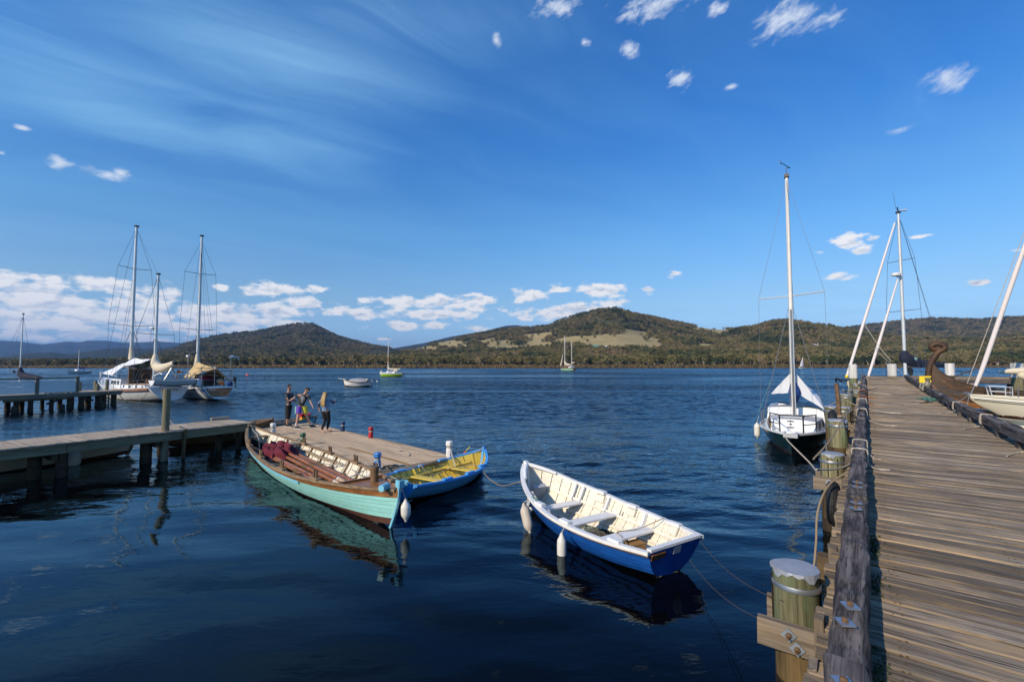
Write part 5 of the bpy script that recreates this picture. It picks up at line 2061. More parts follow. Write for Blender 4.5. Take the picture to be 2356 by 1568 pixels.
def build_pier():
    off = PP(3, .8, 0)
    t = thing('pier', 'low grey plank pier leading out to the pontoon', 'pier', off)
    rr = random.Random(4)
    s, i = -4.0, 0
    while s < 6.15:
        w = .165
        timber('deck_plank', PP(s + w / 2, -.03 + rr.uniform(-.012, .012), .905 + rr.uniform(-.005, .005)), PP(s + w / 2, 1.78, .905), w - .012, .045, W_PIER, t, off, jit=.005, segs=4, variant=i % 7)
        s += w
        i += 1
    for q in (.06, 1.68):
        for (a, b) in ((-4, -.6), (-.59, 1.22), (1.23, 6.2)):
            timber('side_beam', PP(a, q, .755), PP(b, q, .755), .08, .24, W_BEAM, t, off, jit=.004, segs=6)
    timber('end_beam', PP(6.23, -.02, .77), PP(6.23, 1.76, .77), .06, .26, W_BEAM, t, off)
    for k, (s, q, r) in enumerate(((-.85, .35, .16), (-.5, .2, .17), (.72, .45, .14), (1.18, .18, .13), (3.15, .42, .15), (5.3, .5, .10), (5.85, .3, .09), (1.0, 1.6, .1), (4.0, 1.6, .1))):
        top = .8 if q < 1 else .7
        MB().lathe([(r, -1.5), (r * 1.03, .1), (r, top)], 12, PP(s, q, 0)).build('support_pile', W_DARK if k != 1 else W_MID, t, off, smooth=50)
    for s in (-.7, 1.0, 3.3, 5.6):
        timber('crosshead', PP(s, .05, .55), PP(s, 1.7, .55), .12, .16, W_DARK, t, off)
    timber('ladder_rail', PP(4.0, -.04, .95), PP(3.95, -.06, -.3), .07, .09, W_MID, t, off, up=PD)
    timber('mooring_board', PP(5.6, 1.72, 1.0), PP(6.2, 1.66, 1.0), .1, .09, W_PIER, t, off)
    p = PP(3.55, .2, 0)
    tp = thing('mooring_pile', 'tall round timber pile rising through the near plank pier', 'mooring pile', p)
    MB().tube([(-1.3, 0, 0), (.9, 0, 0), (1.8, .015, 0), (2.24, .01, 0)], [.105, .103, .102, .10], 16).build('shaft', W_BEAM, tp, smooth=50).matrix_basis = Matrix(((0, 1, 0, 0), (0, 0, 1, 0), (1, 0, 0, 0), (0, 0, 0, 1)))
    for k in range(2):
        MB().torus((0, 0, .93 + .03 * k), .112, .014, (.03, .02, 1), 18, 6).build('rope_turn', ROPET, tp, smooth=60)
    rope('yellowish line lying along the pier end', smooth_path([PP(5.0, 1.7, .95), PP(5.4, 1.55, .945), PP(5.9, .9, .94), PP(6.1, .3, .94)], 5), .014, ROPEW)


build_pier()


def skiff(name, label, stern, bow, half, sheer, outer, inner, wl=.04, nstr=6, rim=None, double=False, low=None, seats=(.35, .65), group=None, ribm=None, inner_rib=True):
    stern, bow = Vector(stern), Vector(bow)
    d = bow - stern
    d.z = 0
    L = d.length
    t = thing(name, label, 'boat', (stern.x, stern.y, 0), heading(d), group)
    s0, s1, s2 = sheer
    H = Hull(L, half, [(0, s0), (.45, s1), (1, s2)], [(0, .02 if not double else -.02), (.4, -.12), (.9, -.05), (1, .0)],
             [(0, .72 if not double else .03), (.2, .90 if not double else .62), (.45, 1.0), (.7, .85), (.88, .45), (1, .03)], [(0, .5 if not double else .85), (.45, .40), (.8, .55), (1, .9)], .2, 0 if not double else .2)
    H.strakes(t, nstr, .014, .008, outer, inner, 26, None, .05, 1, low or ANTI, .85, 1)
    H.rail(t, 'gunwale', rim or outer, .06, .045, 0, .995, 1, .02, .02, 28)
    if not double:
        H.transom(t, outer, .05)
    H.stem(t, rim or outer, .06, .05, .06)
    if inner_rib:
        H.ribs(t, [.08 + .085 * k for k in range(10)], ribm or inner, .025, .02, .014, .05, .95)
    for tt in seats:
        H.bench(t, tt, s1 * .6, .22, .03, ribm or inner)
    H.floorboards(t, .08, .8, .02, inner, 4)
    return t, H, L


# boats behind the pier
skiff('wooden_boat', 'long cream hulled wooden boat lying hidden behind the near pier', PP(-3.6, 2.75, 0), PP(3.55, 2.35, 0), .75, (.66, .58, .70), CREAM, W_CLINK, rim=W_GUN, nstr=7)
fender('round white fender hanging off the cream boat behind the pier', PP(1.85, 1.78, .42), .5, .17, FENDER, rope_to=PP(1.85, 1.95, .6))
skiff('wooden_boat', 'brown varnished clinker boat moored behind the pier end', PP(4.7, 2.9, 0), PP(8.2, 2.1, 0), .72, (.60, .52, .72), W_CLINK, W_CLINK, rim=W_GUN, nstr=8)
a = FP(FL + .85, -1.0)
b = FP(FL + .75, 3.05)
skiff('open_dinghy', 'grey lined open dinghy with turquoise rim behind the pontoon end', a, b, .66, (.46, .44, .60), TEALB, GREYP, rim=W_GUN, nstr=6, ribm=GREYP)
q = FP(FL + .7, 2.5)
t = thing('crate', 'yellow crate with a red cloth over it beyond the young man in bright shorts', 'crate', (q.x, q.y, .28), heading(FA))
MB().box((0, 0, .2), (.34, .3, .4)).build('crate_body', plain('ochre_crate', (.62, .36, .04), .6), t, smooth=0)
m = MB()
for i in range(8):
    pass
rows = [[(-.3 + .6 * i / 9, -.25 + .5 * j / 9, .44 + .06 * math.sin(i * 1.3 + j) + .05 * math.sin(j * 1.9)) for j in range(10)] for i in range(10)]
MB().grid(rows, 0, False).build('red_cloth', REDPL, t, smooth=80)


# ---------------------------------------------------------------- far jetty with the white fence
JA, JB = Vector((-31.0, 27.6, 0)), Vector((-28.75, 33.7, 0))
JD = (JB - JA).normalized()
JN = Vector((-JD.y, JD.x, 0))


def JP(s, q, z):
    p = JA + JD * s + JN * q
    p.z = z
    return p


def build_jetty():
    off = JP(3, 1, 0)
    t = thing('jetty', 'dark timber jetty with many thin black piles leading to the ketch', 'jetty', off)
    rr = random.Random(6)
    JL = 6.5
    s, i = -9.0, 0
    while s < JL:
        timber('deck_plank', JP(s + .1, 0, 1.10), JP(s + .1, 2.6, 1.10), .185, .05, W_PIER, t, off, jit=.008, segs=3, variant=i % 5)
        s += .2
        i += 1
    for q in (.05, 2.5):
        timber('side_beam', JP(-9, q, .95), JP(JL, q, .95), .14, .26, W_GREY, t, off)
    timber('wale', JP(.2, -.05, .78), JP(3.4, -.05, .78), .12, .14, W_MID, t, off)
    for k in range(17):
        s = -8 + .88 * k + rr.uniform(-.15, .15)
        for q in (.25, 2.2):
            r = rr.uniform(.12, .19)
            MB().lathe([(r * .8, -1.2), (r, -.1), (r * rr.uniform(.75, 1.05), .5), (r * .95, .9)], 10, JP(s + (q > 1) * .4, q, 0)).build('support_pile', W_DARK, t, off, smooth=50)
    for (s, top) in ((.6, .42), (2.9, .35), (5.1, .3)):
        MB().lathe([(.13, -1), (.15, .1), (.14, top), (.08, top + .08)], 9, JP(s, -.35, 0)).build('broken_pile', W_DARK, t, off, smooth=50)
    timber('raking_brace', JP(2.3, .1, .45), JP(3.4, .1, .85), .1, .12, W_DARK, t, off)
    timber('raking_brace', JP(4.0, .1, .85), JP(4.8, .1, .5), .1, .12, W_DARK, t, off)
    for q in (-.12,):
        for s in (5.15, 5.62):
            timber('ladder_rail', JP(s, q, -.1), JP(s, q, 1.1), .07, .07, W_MID, t, off, up=JD)
        for k in range(4):
            timber('ladder_rung', JP(5.15, q, .15 + .25 * k), JP(5.62, q, .15 + .25 * k), .05, .06, W_MID, t, off)
    # white boarded fence on the jetty
    f = thing('fence', 'white boarded fence with grey posts standing on the far jetty', 'fence', JP(0, .4, 1.1), 0)
    fo = f.location
    posts = (-7.0, -4.8, -2.5, -.3, 1.9, 4.0)
    for s in posts:
        timber('fence_post', JP(s, .35, 1.1), JP(s, .35, 2.2), .16, .16, W_GREY, f, fo, up=JD)
    for a, b in zip(posts[:-1], posts[1:]):
        for k in range(5):
            z = 1.24 + .155 * k
            timber('fence_board', JP(a + .09, .35, z), JP(b - .09, .35, z), .03, .148, WHITE, f, fo)
        timber('top_rail', JP(a - .05, .35, 2.12), JP(b + .05, .35, 2.12), .14, .09, W_GREY, f, fo)
    for (s, q, h, lab) in ((4.0, 2.0, .62, 'short grey post at the back of the jetty head'), (4.9, 1.9, .66, 'grey post second along the jetty head'), (5.5, 1.0, .5, 'low thin post at the ladder top on the jetty head'),
                           (5.9, 2.0, .72, 'grey post behind the ladder on the jetty head'), (6.35, 1.5, .78, 'tallest grey post at the corner of the jetty head')):
        p = thing('mooring_post', lab, 'mooring post', JP(s, q, 1.1), 0, 'stub posts on the jetty head')
        MB().lathe([(.11, 0), (.11, h - .03), (.09, h)], 9).build('post', W_BEAM, p, smooth=40)
    rope('yellowish line lying in loops along the fence foot', smooth_path([JP(2.2 + .15 * k, .12 + .07 * math.sin(k * 2.2), 1.15 + .03 * (k % 2)) for k in range(12)], 4), .025, ROPET)


build_jetty()

# ---------------------------------------------------------------- yachts
def loft_box(x0, x1, w0, w1, z0, z1, sl=.08, top_in=.12, camber=.06):
    """a cabin: x0 aft, x1 forward, half widths w0/w1, leaning sides and ends"""
    m = MB()
    b = [(x0, -w0, z0), (x0, w0, z0), (x1, w1, z0), (x1, -w1, z0)]
    rows_t = []
    for (x, w) in ((x0 + sl * .4, w0 - top_in), (x1 - sl, w1 - top_in)):
        rows_t.append([(x, w * f, z1 + camber * (1 - f * f)) for f in (1, .5, 0, -.5, -1)])
    m.grid(rows_t, 0, True)
    n = 10
    vs = b + rows_t[0] + rows_t[1]
    m.add(vs, [(1, 0, 8, 7, 6, 5, 4), (3, 2, 9, 10, 11, 12, 13), (0, 3, 13, 8), (2, 1, 4, 9)])
    return m


class Yacht:
    def __init__(self, name, label, stern, bow, half, sheer, bands, deckm, keel=-.45, tr=.72, rake=.5, group=None, tmat=None, nlev=14):
        stern, bow = Vector(stern), Vector(bow)
        d = bow - stern
        d.z = 0
        self.L = d.length
        self.t = thing(name, label, 'sailing boat', (stern.x, stern.y, 0), heading(d), group)
        s0, s1, s2 = sheer
        self.H = Hull(self.L, half, [(0, s0), (.4, s1), (.75, s1 * .5 + s2 * .5), (1, s2)], [(0, .10), (.2, -.2), (.5, keel), (.85, keel * .5), (1, -.05)],
                      [(0, tr), (.2, .90), (.45, 1.0), (.65, .90), (.82, .60), (.93, .27), (1, .015)], [(0, .42), (.45, .40), (.8, .60), (1, 1.0)], rake, -rake * .4)
        self.M = local_of(self.t)
        self.H.skin(self.t, bands, nlev=nlev)
        if tmat is not False:
            self.H.transom(self.t, tmat or bands[-1][1], .06, crown=.05)
        self.H.deck(self.t, deckm, .01, .995, .03, .06)
        self.H.rail(self.t, 'toe_rail', deckm, .05, .07, .0, .995, 1, .012, .05, 34)

    def mast(self, x, z0, z1, r, mt=ALU, y=0, name='mast'):
        o = MB().tube([(x, y, z0), (x, y, z0 + (z1 - z0) * .6), (x, y, z1)], [r, r, r * .75], 10).build(name, mt, self.t, smooth=60)
        MB().box((x, y, z1 + .05), (r * 2.6, r * 2.2, .12)).build('mast_cap', BLACKPL, self.t, smooth=0)
        return o

    def spreader(self, x, z, w, up=.08, r=.03, y=0):
        for s in (1, -1):
            MB().tube([(x, y, z), (x - .05, y + s * w, z + up)], [r, r * .7], 6).build('spreader', STEEL, self.t)

    def wire(self, a, b, r=.012, name='stay', mt=None):
        MB().tube([a, b], r, 4).build(name, mt or WIRE, self.t)

    def shrouds(self, x, base_w, zdeck, levels, top, r=.012, dx=0.0):
        """levels = [(z, half width)]: the wires run deck > spreader ends > mast head"""
        for s in (1, -1):
            pts = [(x + dx, s * base_w, zdeck)] + [(x - .05, s * w, z + .08) for z, w in levels] + [(x, 0, top)]
            for a, b in zip(pts[:-1], pts[1:]):
                self.wire(a, b, r, 'shroud')
            if levels:
                self.wire((x + .35, s * base_w, zdeck), (x, 0, levels[0][0] - .1), r, 'lower_shroud')
                self.wire((x - .45, s * base_w, zdeck), (x, 0, levels[0][0] - .1), r, 'lower_shroud')

    def cabin(self, x0, x1, w0, w1, z0, z1, mt, roof=None, windows=3, wz=.5, wh=.3, ww=.35, sl=.15, top_in=.1, front=0, name='cabin', camber=.06):
        o = loft_box(x0, x1, w0, w1, z0, z1, sl, top_in, camber).build(name, mt, self.t, smooth=0)
        if roof:
            rows = [[(x, w * f, z1 + .012 + camber * (1 - f * f)) for f in (1, .5, 0, -.5, -1)] for x, w in ((x0 + sl * .4 + .03, w0 - top_in - .03), (x1 - sl - .03, w1 - top_in - .03))]
            MB().grid(rows, 0, True).build('cabin_roof', roof, self.t, smooth=0)
        h = z1 - z0
        for k in range(windows):
            f = (k + .5) / windows
            x = x0 + (x1 - x0) * (.08 + .84 * f)
            w = w0 + (w1 - w0) * (x - x0) / (x1 - x0) - top_in * wz
            for s in (1, -1):
                R = Matrix.Rotation(-s * math.atan2(top_in, h) * -1, 3, 'X')
                yaw = Matrix.Rotation(s * math.atan2(w1 - w0, x1 - x0), 3, 'Z')
                MB().box((x, s * (w + .008), z0 + h * wz), (ww + .07, .02, h * wh + .06), yaw @ R).build('window_frame', STEEL, o, smooth=0)
                MB().box((x, s * (w + .016), z0 + h * wz), (ww, .03, h * wh), yaw @ R).build('window', GLASS, o, smooth=0)
        return o

    def sail_cover(self, pts, rs, mt, name='sail_cover'):
        return MB().tube(smooth_path(pts, 4), [float(np.interp(i, np.linspace(0, (len(pts) - 1) * 4, len(rs)), rs)) for i in range((len(pts) - 1) * 4 + 1)], 9).build(name, mt, self.t, smooth=60)

    def rails(self, x0, x1, n, h=.55, inset=.04, r=.012, wires=2):
        for s in (1, -1):
            ps = []
            for k in range(n):
                t = (x0 + (x1 - x0) * k / (n - 1)) / self.L
                p = self.H.P(t, 1, s)
                ps.append(Vector((p.x, p.y - s * inset, p.z)))
                MB().tube([ps[-1], ps[-1] + Vector((0, 0, h))], r * 1.3, 5).build('stanchion', STEEL, self.t)
            for w in range(wires):
                for a, b in zip(ps[:-1], ps[1:]):
                    z = Vector((0, 0, h * (1 - .5 * w)))
                    self.wire(a + z, b + z, r * .6, 'lifeline')

    def pulpit(self, x0, h=.6, r=.018, mt=None):
        mt = mt or STEEL
        L = self.L
        a, b = self.H.P(x0 / L, 1, 1), self.H.P((x0 + .75) / L, 1, 1)
        for s in (1, -1):
            pa, pb = Vector((a.x, s * (a.y - .04), a.z)), Vector((b.x, s * max(b.y - .03, .05), b.z))
            MB().tube([pa, pa + Vector((0, 0, h)), pb + Vector((.1, 0, h))], r, 6).build('pulpit_rail', mt, self.t)
            MB().tube([pb, pb + Vector((.1, 0, h))], r, 6).build('pulpit_leg', mt, self.t)
            MB().tube([pa + Vector((0, 0, h * .5)), pb + Vector((.05, 0, h * .5))], r * .8, 6).build('pulpit_rail', mt, self.t)
        MB().tube([Vector((b.x + .1, s * max(b.y - .03, .05), b.z + h)) for s in (1, -1)], r, 6).build('pulpit_rail', mt, self.t)

    def w(self, p):
        return self.M @ Vector(p)


def cloth_patch(name, mt, c00, c10, c01, c11, parent=None, off=(0, 0, 0), sagv=.2, n=12, wob=.03, label=None, cat=None):
    """a sheet of canvas between four corners; sags in the middle"""
    c00, c10, c01, c11 = map(Vector, (c00, c10, c01, c11))
    rows = []
    for i in range(n + 1):
        r = []
        for j in range(n + 1):
            a, b = i / n, j / n
            p = (c00 * (1 - a) + c10 * a) * (1 - b) + (c01 * (1 - a) + c11 * a) * b
            p = p - Vector((0, 0, sagv * 16 * a * (1 - a) * b * (1 - b) * .25 + sagv * 4 * a * (1 - a) * (.25 if b in (0, 1) else .4)))
            p.z += wob * math.sin(a * 11 + b * 4) * math.sin(b * 9 + 1)
            r.append(p)
        rows.append(r)
    m = MB().grid(rows)
    nv = len(m.v)
    base_f = list(m.f)
    m.v += [(p[0], p[1], p[2] - .012) for p in m.v]
    m.f += [tuple(q + nv for q in f[::-1]) for f in base_f]
    m.m += [0] * len(base_f)
    o = m.build(name, mt, parent, off if parent is not None or any(off) else None, smooth=80)
    return o


def green_yacht():
    b = Vector((9.1, 15.0, 0))
    d = Vector((.56, .83, 0)).normalized()
    L = 7.5
    Y = Yacht('yacht', 'small dark green hulled yacht with white cabin moored by the capped piles', b + d * L, b, 1.22, (.66, .60, .70), [(.05, ANTI), (9, DGREEN)], GELW, -.5, .75, .45)
    t = Y.t
    Y.cabin(L - 3.6, L - 1.6, .98, .74, .60, 1.0, GELW, LGREY, 2, .52, .5, .32, .10, .06)
    Y.cabin(L - 5.7, L - 3.4, 1.02, .98, .60, 1.30, GELW, LGREY, 2, .74, .22, .4, .12, .06, name='doghouse')
    MB().box((L - 2.6, 0, 1.08), (.8, .62, .06)).build('fore_hatch', LGREY, t, smooth=0)
    for y in (-.45, .45):
        MB().tube([(L - 3.9, y - .12, 1.40), (L - 3.9, y, 1.42), (L - 3.9, y + .12, 1.40)], .02, 5).build('grab_handle', STEEL, t)
    Y.mast(L - 2.75, 1.05, 10.25, .075, MASTW)
    MB().tube([(L - 2.75 + .085, 0, 1.1), (L - 2.75 + .085, 0, 5.1)], .03, 6).build('mast_track', STEEL, t)
    for s in (1, -1):
        MB().tube([(L - 2.75, 0, 5.62), (L - 2.83, s * 1.08, 5.66 + .06 * s)], [.026, .022], 7).build('spreader', ALU, t)
        Y.wire((L - 2.85, s * 1.08, 5.66 + .06 * s), (L - 2.75, 0, 10.2), .007, 'shroud')
        Y.wire((L - 2.85, s * 1.12, .68), (L - 2.85, s * 1.08, 5.66 + .06 * s), .007, 'shroud')
        Y.wire((L - 2.3, s * 1.1, .68), (L - 2.75, 0, 5.5), .007, 'lower_shroud')
        Y.wire((L - 3.3, s * 1.12, .68), (L - 2.75, 0, 5.5), .007, 'lower_shroud')
    Y.wire((L - .1, 0, .8), (L - 2.75, 0, 10.3), .008, 'forestay')
    Y.wire((.1, 0, .8), (L - 2.75, 0, 10.3), .007, 'backstay')
    MB().tube([(L - 2.75, 0, 10.4), (L - 2.75, 0, 10.62), (L - 2.95, .12, 10.66), (L - 2.45, -.15, 10.74)], .014, 5).build('wind_vane', BLACKPL, t)
    MB().box((L - 2.42, -.17, 10.78), (.12, .02, .12)).build('vane_tail', BLACKPL, t, smooth=0)
    Y.pulpit(L - 1.35, .62, .022, BLACKPL)
    Y.rails(1.0, L - 2.2, 5, .55, .04, .014)
    for s in (1, -1):
        MB().tube([(.1, s * .78, .68), (.1, s * .78, 1.25), (.1, -s * .0, 1.27)], .018, 6).build('pushpit_rail', BLACKPL, t)
    # bow fitting with anchor roller, furling drum
    MB().box((L + .02, .17, .74), (.42, .06, .10)).build('bow_roller', LGREY, t, smooth=0)
    MB().box((L + .02, -.17, .74), (.42, .06, .10)).build('bow_roller', LGREY, t, smooth=0)
    MB().box((L + .2, 0, .72), (.07, .40, .13)).build('bow_roller', LGREY, t, smooth=0)
    m = MB()
    for z in (0, .1, .2):
        m.lathe([(.02, z), (.11 if z != .1 else .05, z + .01), (.11 if z != .1 else .05, z + .03), (.02, z + .04)], 12, (L - .17, 0, .92))
    m.build('furling_drum', BLACKPL, t, smooth=30)
    # boom and the white cloth hung over it
    MB().tube([(L - 2.8, 0, 2.45), (.9, 0, 2.45)], .05, 8).build('boom', ALU, t)
    off = t.location
    for s in (1, -1):
        r0, r1 = (L - 2.95, 0, 2.62), (L - 5.6, 0, 2.5)
        e0, e1 = ((L - 3.2, .95, 1.35), (L - 5.3, .8, 1.7)) if s > 0 else ((L - 3.6, -.80, 1.85), (L - 5.4, -.82, 1.9))
        cloth_patch('boom_tent', SAILW, r0, r1, e0, e1, t, None, .12, 12, .02)
        cloth_patch('boom_tent', SAILW, r0, (L - 3.0, s * .12, 2.66), (L - 2.98, s * .10, 1.95), e0, t, None, .05, 10, .015)
    Y.sail_cover([(L - 2.9, 0, 2.3), (L - 3.0, .03, 1.95), (L - 3.2, 0, 1.6)], [.1, .22, .12], BLUEC, 'sail_bundle')
    fender('cream fender hanging at the green yacht side away from the wharf', Y.w((L - 3.0, -1.28, .72)), .62, .11, FENDER, rope_to=Y.w((L - 3.0, -1.2, 1.0)))
    MB().tube(smooth_path([(L - 1.3, -.68, 1.28), (L - 1.2, -.72, .95), (L - 1.3, -.6, .8), (L - 1.35, -.66, 1.0), (L - 1.2, -.62, .75), (L - 1.0, -.4, .8)], 5), .012, 5).build('coiled_line', ROPET, t)
    pw = WP(7.0, -.75)
    pp = WP(4.9, -.56)
    rope('slack white bow line from the green yacht to the first capped pile', smooth_path([Y.w((L + .15, -.05, .78)), Y.w((L + .35, -.1, .62)), Vector((8.6, 13.2, .12)), Vector((7.6, 11.2, .05)), Vector((6.75, 9.55, .28)), Vector((6.2, 8.7, .42))], 6), .02, ROPEW)
    rope('white line led from the boom tent down to the kerb piles', sag(Y.w((L - 4.2, .8, 1.45)), WP(17.9, -.75, .3), .1), .014, ROPEW)
    rope('thin spring line low between the green yacht and the piles', sag(Y.w((L - 1.4, 1.0, .68)), WP(10.3, -.7, .3), .35), .012, ROPEW)
    rope('green grey lifeline sloping up on the green yacht quarter', sag(Y.w((L - 1.9, -1.1, 1.25)), Y.w((L - 4.6, -.9, 2.3)), .02), .009, ROPEG)


green_yacht()


def pine_pts(*a):
    return [aty(*q) for q in a]


def left_yachts():
    # white ketch
    s, b = Vector((-28.1, 37.5, 0)), Vector((-39.5, 44.0, 0))
    K = Yacht('ketch', 'white two masted ketch with a pale awning lying at the far jetty', s, b, 1.78, (1.18, .98, 1.75), [(.02, ANTI), (.10, W_CLINK), (.86, GELW), (9, GELW)], GELW, -.6, .80, .9, nlev=18)
    t, L, H = K.t, K.L, K.H
    H.rail(t, 'varnished_bulwark', W_VARN, .03, .2, .02, .42, 1, .02, .0, 20)
    MB().tube([(-.08, .62, .93), (-.09, .3, 1.0), (-.09, 0, 1.02), (-.09, -.3, 1.0), (-.08, -.62, .93)], .06, 4, flat=.4).build('name_board', W_CLINK, t, smooth=0)
    for k in range(7):
        MB().box((-.15, .3 - .1 * k, 1.0 - .004 * (k - 3) ** 2), (.01, .05, .06)).build('carved_letter', SAILC, t, smooth=0)
    K.cabin(L * .46, L * .66, 1.15, 1.0, .98, 1.75, GELW, LGREY, 3, .62, .34, .42, .15, .1)
    K.cabin(L * .10, L * .45, 1.2, 1.25, 1.0, 1.32, GELW, W_FLOAT, 0, .5, .3, .3, .1, .05, name='aft_cabin')
    for k in range(4):
        for sd in (1, -1):
            MB().torus((L * (.13 + .085 * k), sd * 1.225, 1.17), .10, .02, (0, 1, 0), 14, 5).build('porthole', STEEL, t)
            MB().lathe([(.09, 0), (.09, .012)], 12, (L * (.13 + .085 * k), sd * 1.215, 1.17), 0, Matrix.Rotation(-sd * math.pi / 2, 3, 'X')).build('porthole_glass', GLASS, t)
    K.mast(L * .55, 1.0, 15.6, .13)
    K.mast(L * .206, 1.0, 10.75, .11, name='mizzen_mast')
    for z, w in ((6.5, 1.75), (11.7, 1.25)):
        K.spreader(L * .55, z, w, .12)
    K.shrouds(L * .55, 1.6, 1.2, [(6.5, 1.75), (11.7, 1.25)], 15.5, .013)
    K.spreader(L * .206, 5.6, 1.35, .02)
    K.shrouds(L * .206, 1.5, 1.1, [(5.6, 1.35)], 10.7, .012)
    for dy in (-.5, -.25, .2):
        K.wire((L * .62, dy * 2.6, 1.2), (L * .55, 0, 10.5 + dy * 4), .011, 'running_stay')
    K.wire((L * 1.0, 0, 1.9), (L * .55, 0, 15.5), .013, 'forestay')
    K.wire((L * .8, 0, 1.7), (L * .55, 0, 11.8), .012, 'inner_forestay')
    K.wire((L * .55, 0, 15.4), (L * .206, 0, 10.7), .008, 'triatic_stay')
    K.wire((L * .206, 0, 10.6), (L * .52, 1.0, 1.6), .01, 'running_stay')
    K.wire((L * .206, 0, 10.6), (L * .52, -1.0, 1.6), .01, 'running_stay')
    MB().lathe([(.05, 0), (.26, .03), (.28, .16), (.2, .24), (.04, .26)], 12, (L * .206 + .42, .05, 6.05)).build('radar_dome', GELW, t, smooth=50)
    MB().tube([(L * .206, 0, 6.0), (L * .206 + .45, .05, 6.05)], .04, 5).build('radar_bracket', STEEL, t)
    K.sail_cover([(L * .55, 0, 4.6), (L * .55 - .05, 0, 4.0), (L * .55 - .1, 0, 3.5)], [.14, .2, .24], SAILC)
    # awning over the main boom
    off = t.location
    inv = K.M.inverted()
    Q = lambda u, v, y: inv @ aty(u, v, y)
    MB().tube([(L * .54, 0, 3.45), (L * .26, 0, 3.2)], .08, 8).build('boom', ALU, t)
    for sd, e0, e1 in ((1, (L * .70, 1.35, 2.25), (L * .50, 1.5, 2.15)), (-1, (L * .70, -1.35, 2.25), (L * .50, -1.5, 2.15))):
        cloth_patch('awning', SAILW, (L * .72, 0, 3.0), (L * .50, 0, 3.6), e0, e1, t, None, .15, 12, .03)
    for sd in (1, -1):
        cloth_patch('awning', SAILW if sd > 0 else DGREENC, (L * .50, 0, 3.6), (L * .25, 0, 3.5), (L * .50, sd * 1.0, 2.9), (L * .26, sd * .55, 3.2), t, None, .22, 10, .03)
    K.sail_cover([(L * .49, .1, 3.0), (L * .38, .05, 2.95), (L * .25, 0, 3.25)], [.2, .32, .16], DGREENC, 'sail_bundle')
    K.sail_cover([(L * .20, 0, 3.9), (L * .195, 0, 3.2), (L * .15, 0, 2.75), (L * .06, 0, 2.8), (L * -.05, 0, 3.15)], [.15, .36, .40, .34, .2], SAILC, 'mizzen_cover')
    MB().lathe([(.03, -.15), (.16, -.1), (.17, .1), (.03, .15)], 10, (L * -.06, 0, 3.15), 0, Matrix.Rotation(math.pi / 2, 3, 'Y')).build('boom_end', BLACKPL, t)
    for y in (-.75, .75):
        MB().tube([(-.1, y, 1.15), (-.25, -y * .2, 3.1)], .045, 6).build('gallows_leg', STEEL, t)
    MB().lathe([(.06, 0), (.07, .5)], 8, (L * .30, 0, 1.3)).build('wheel_pedestal', W_VARN, t)
    MB().torus((L * .31, 0, 1.95), .36, .025, (1, 0, 0), 20, 6).build('steering_wheel', W_CLINK, t)
    MB().box((L * .385, .0, 1.9), (.1, 1.2, 1.1)).build('companionway', BLACKPL, t, smooth=0)
    MB().box((L * .40, .0, 2.0), (.1, 1.7, 1.3)).build('bulkhead', W_CLINK, t, smooth=0)
    K.rails(L * .05, L * .9, 10, .65, .05, .018)
    K.pulpit(L * .9, .7, .03, GELW)
    for sd in (1, -1):
        MB().tube([(.1, sd * 1.3, 1.2), (-.1, sd * 1.2, 2.1), (-.75, sd * 1.05, 2.35), (-1.1, sd * 1.0, 2.25)], .045, 6).build('davit', GELW, t)
        K.wire((-1.1, sd * 1.0, 2.25), (-1.1, sd * 1.0, 1.8), .01, 'davit_fall')
    # wind generator
    x, y = .15, -1.35
    MB().tube([(x, y, 1.2), (x, y, 3.62)], .035, 6).build('turbine_pole', STEEL, t)
    MB().lathe([(.02, -.2), (.13, -.1), (.13, .12), (.04, .3)], 10, (x, y, 3.75), 0, Matrix.Rotation(-1.3, 3, 'Y')).build('turbine_body', GELW, t, smooth=50)
    for k in range(3):
        a = math.pi / 2 + .05 + k * 2.094 + math.pi
        c = Vector((x - .25, y, 3.78))
        dd = Vector((0, math.cos(a), math.sin(a)))
        MB().tube([c, c + dd * .25, c + dd * .72], [.05, .07, .02], 4, flat=.4).build('turbine_blade', BLACKPL, t)
    MB().tube([(.3, -.6, 1.2), (.2, -.6, 2.6)], .02, 5).build('flag_staff', W_VARN, t)
    MB().grid([[(.2 - .02 * j, -.6 - .12 * j, 2.58 - .05 * j + .02 * math.sin(j * 2 + i)) for j in range(5)], [(.22 - .02 * j, -.6 - .12 * j, 2.25 + .04 * j + .02 * math.sin(j * 2 + i)) for j in range(5)]] if (i := 0) == 0 else []).build('flag', ORANGE, t)
    for k, (u, v) in enumerate(((360, 893), (375, 892))):
        pass
    rope('yellow stern line sagging from the ketch to the far jetty', sag(K.w((L * .03, 1.2, 1.15)), JP(6.2, 0, 1.05), 1.05), .022, ROPET)
    rope('tan line from the ketch transom down to the near pier pile', sag(K.w((-.05, .6, 1.1)), PP(4.0, .3, 1.0), .75), .02, ROPET)
    # dinghy in the davits
    a = K.w((-1.15, 1.75, 0))
    c = K.w((-1.0, -1.7, 0))
    dn, DH, DL = skiff('tender', 'white dinghy hanging in davits across the ketch stern', a, c, .62, (.42, .40, .46), GELW, LGREY, rim=GELW, nstr=5, low=LGREY, seats=(.5,))
    dn.location.z = 1.36
    MB().tube([(.1, -.2, .5), (DL * .8, -.1, .5)], .03, 6).build('oar', W_CLINK, dn)
    # yacht with brown transom
    s = Vector((-24.9, 38.8, 0))
    d = Vector((-.76, .65, 0))
    V = Yacht('yacht', 'white yacht with varnished brown transom and tan boom tent', s, s + d * 11, 1.42, (1.12, .95, 1.5), [(.02, ANTI), (.08, BLACKP), (.80, GELW), (.88, BLUE), (9, GELW)], GELW, -.5, .80, .8, nlev=20)
    t, L, H = V.t, V.L, V.H
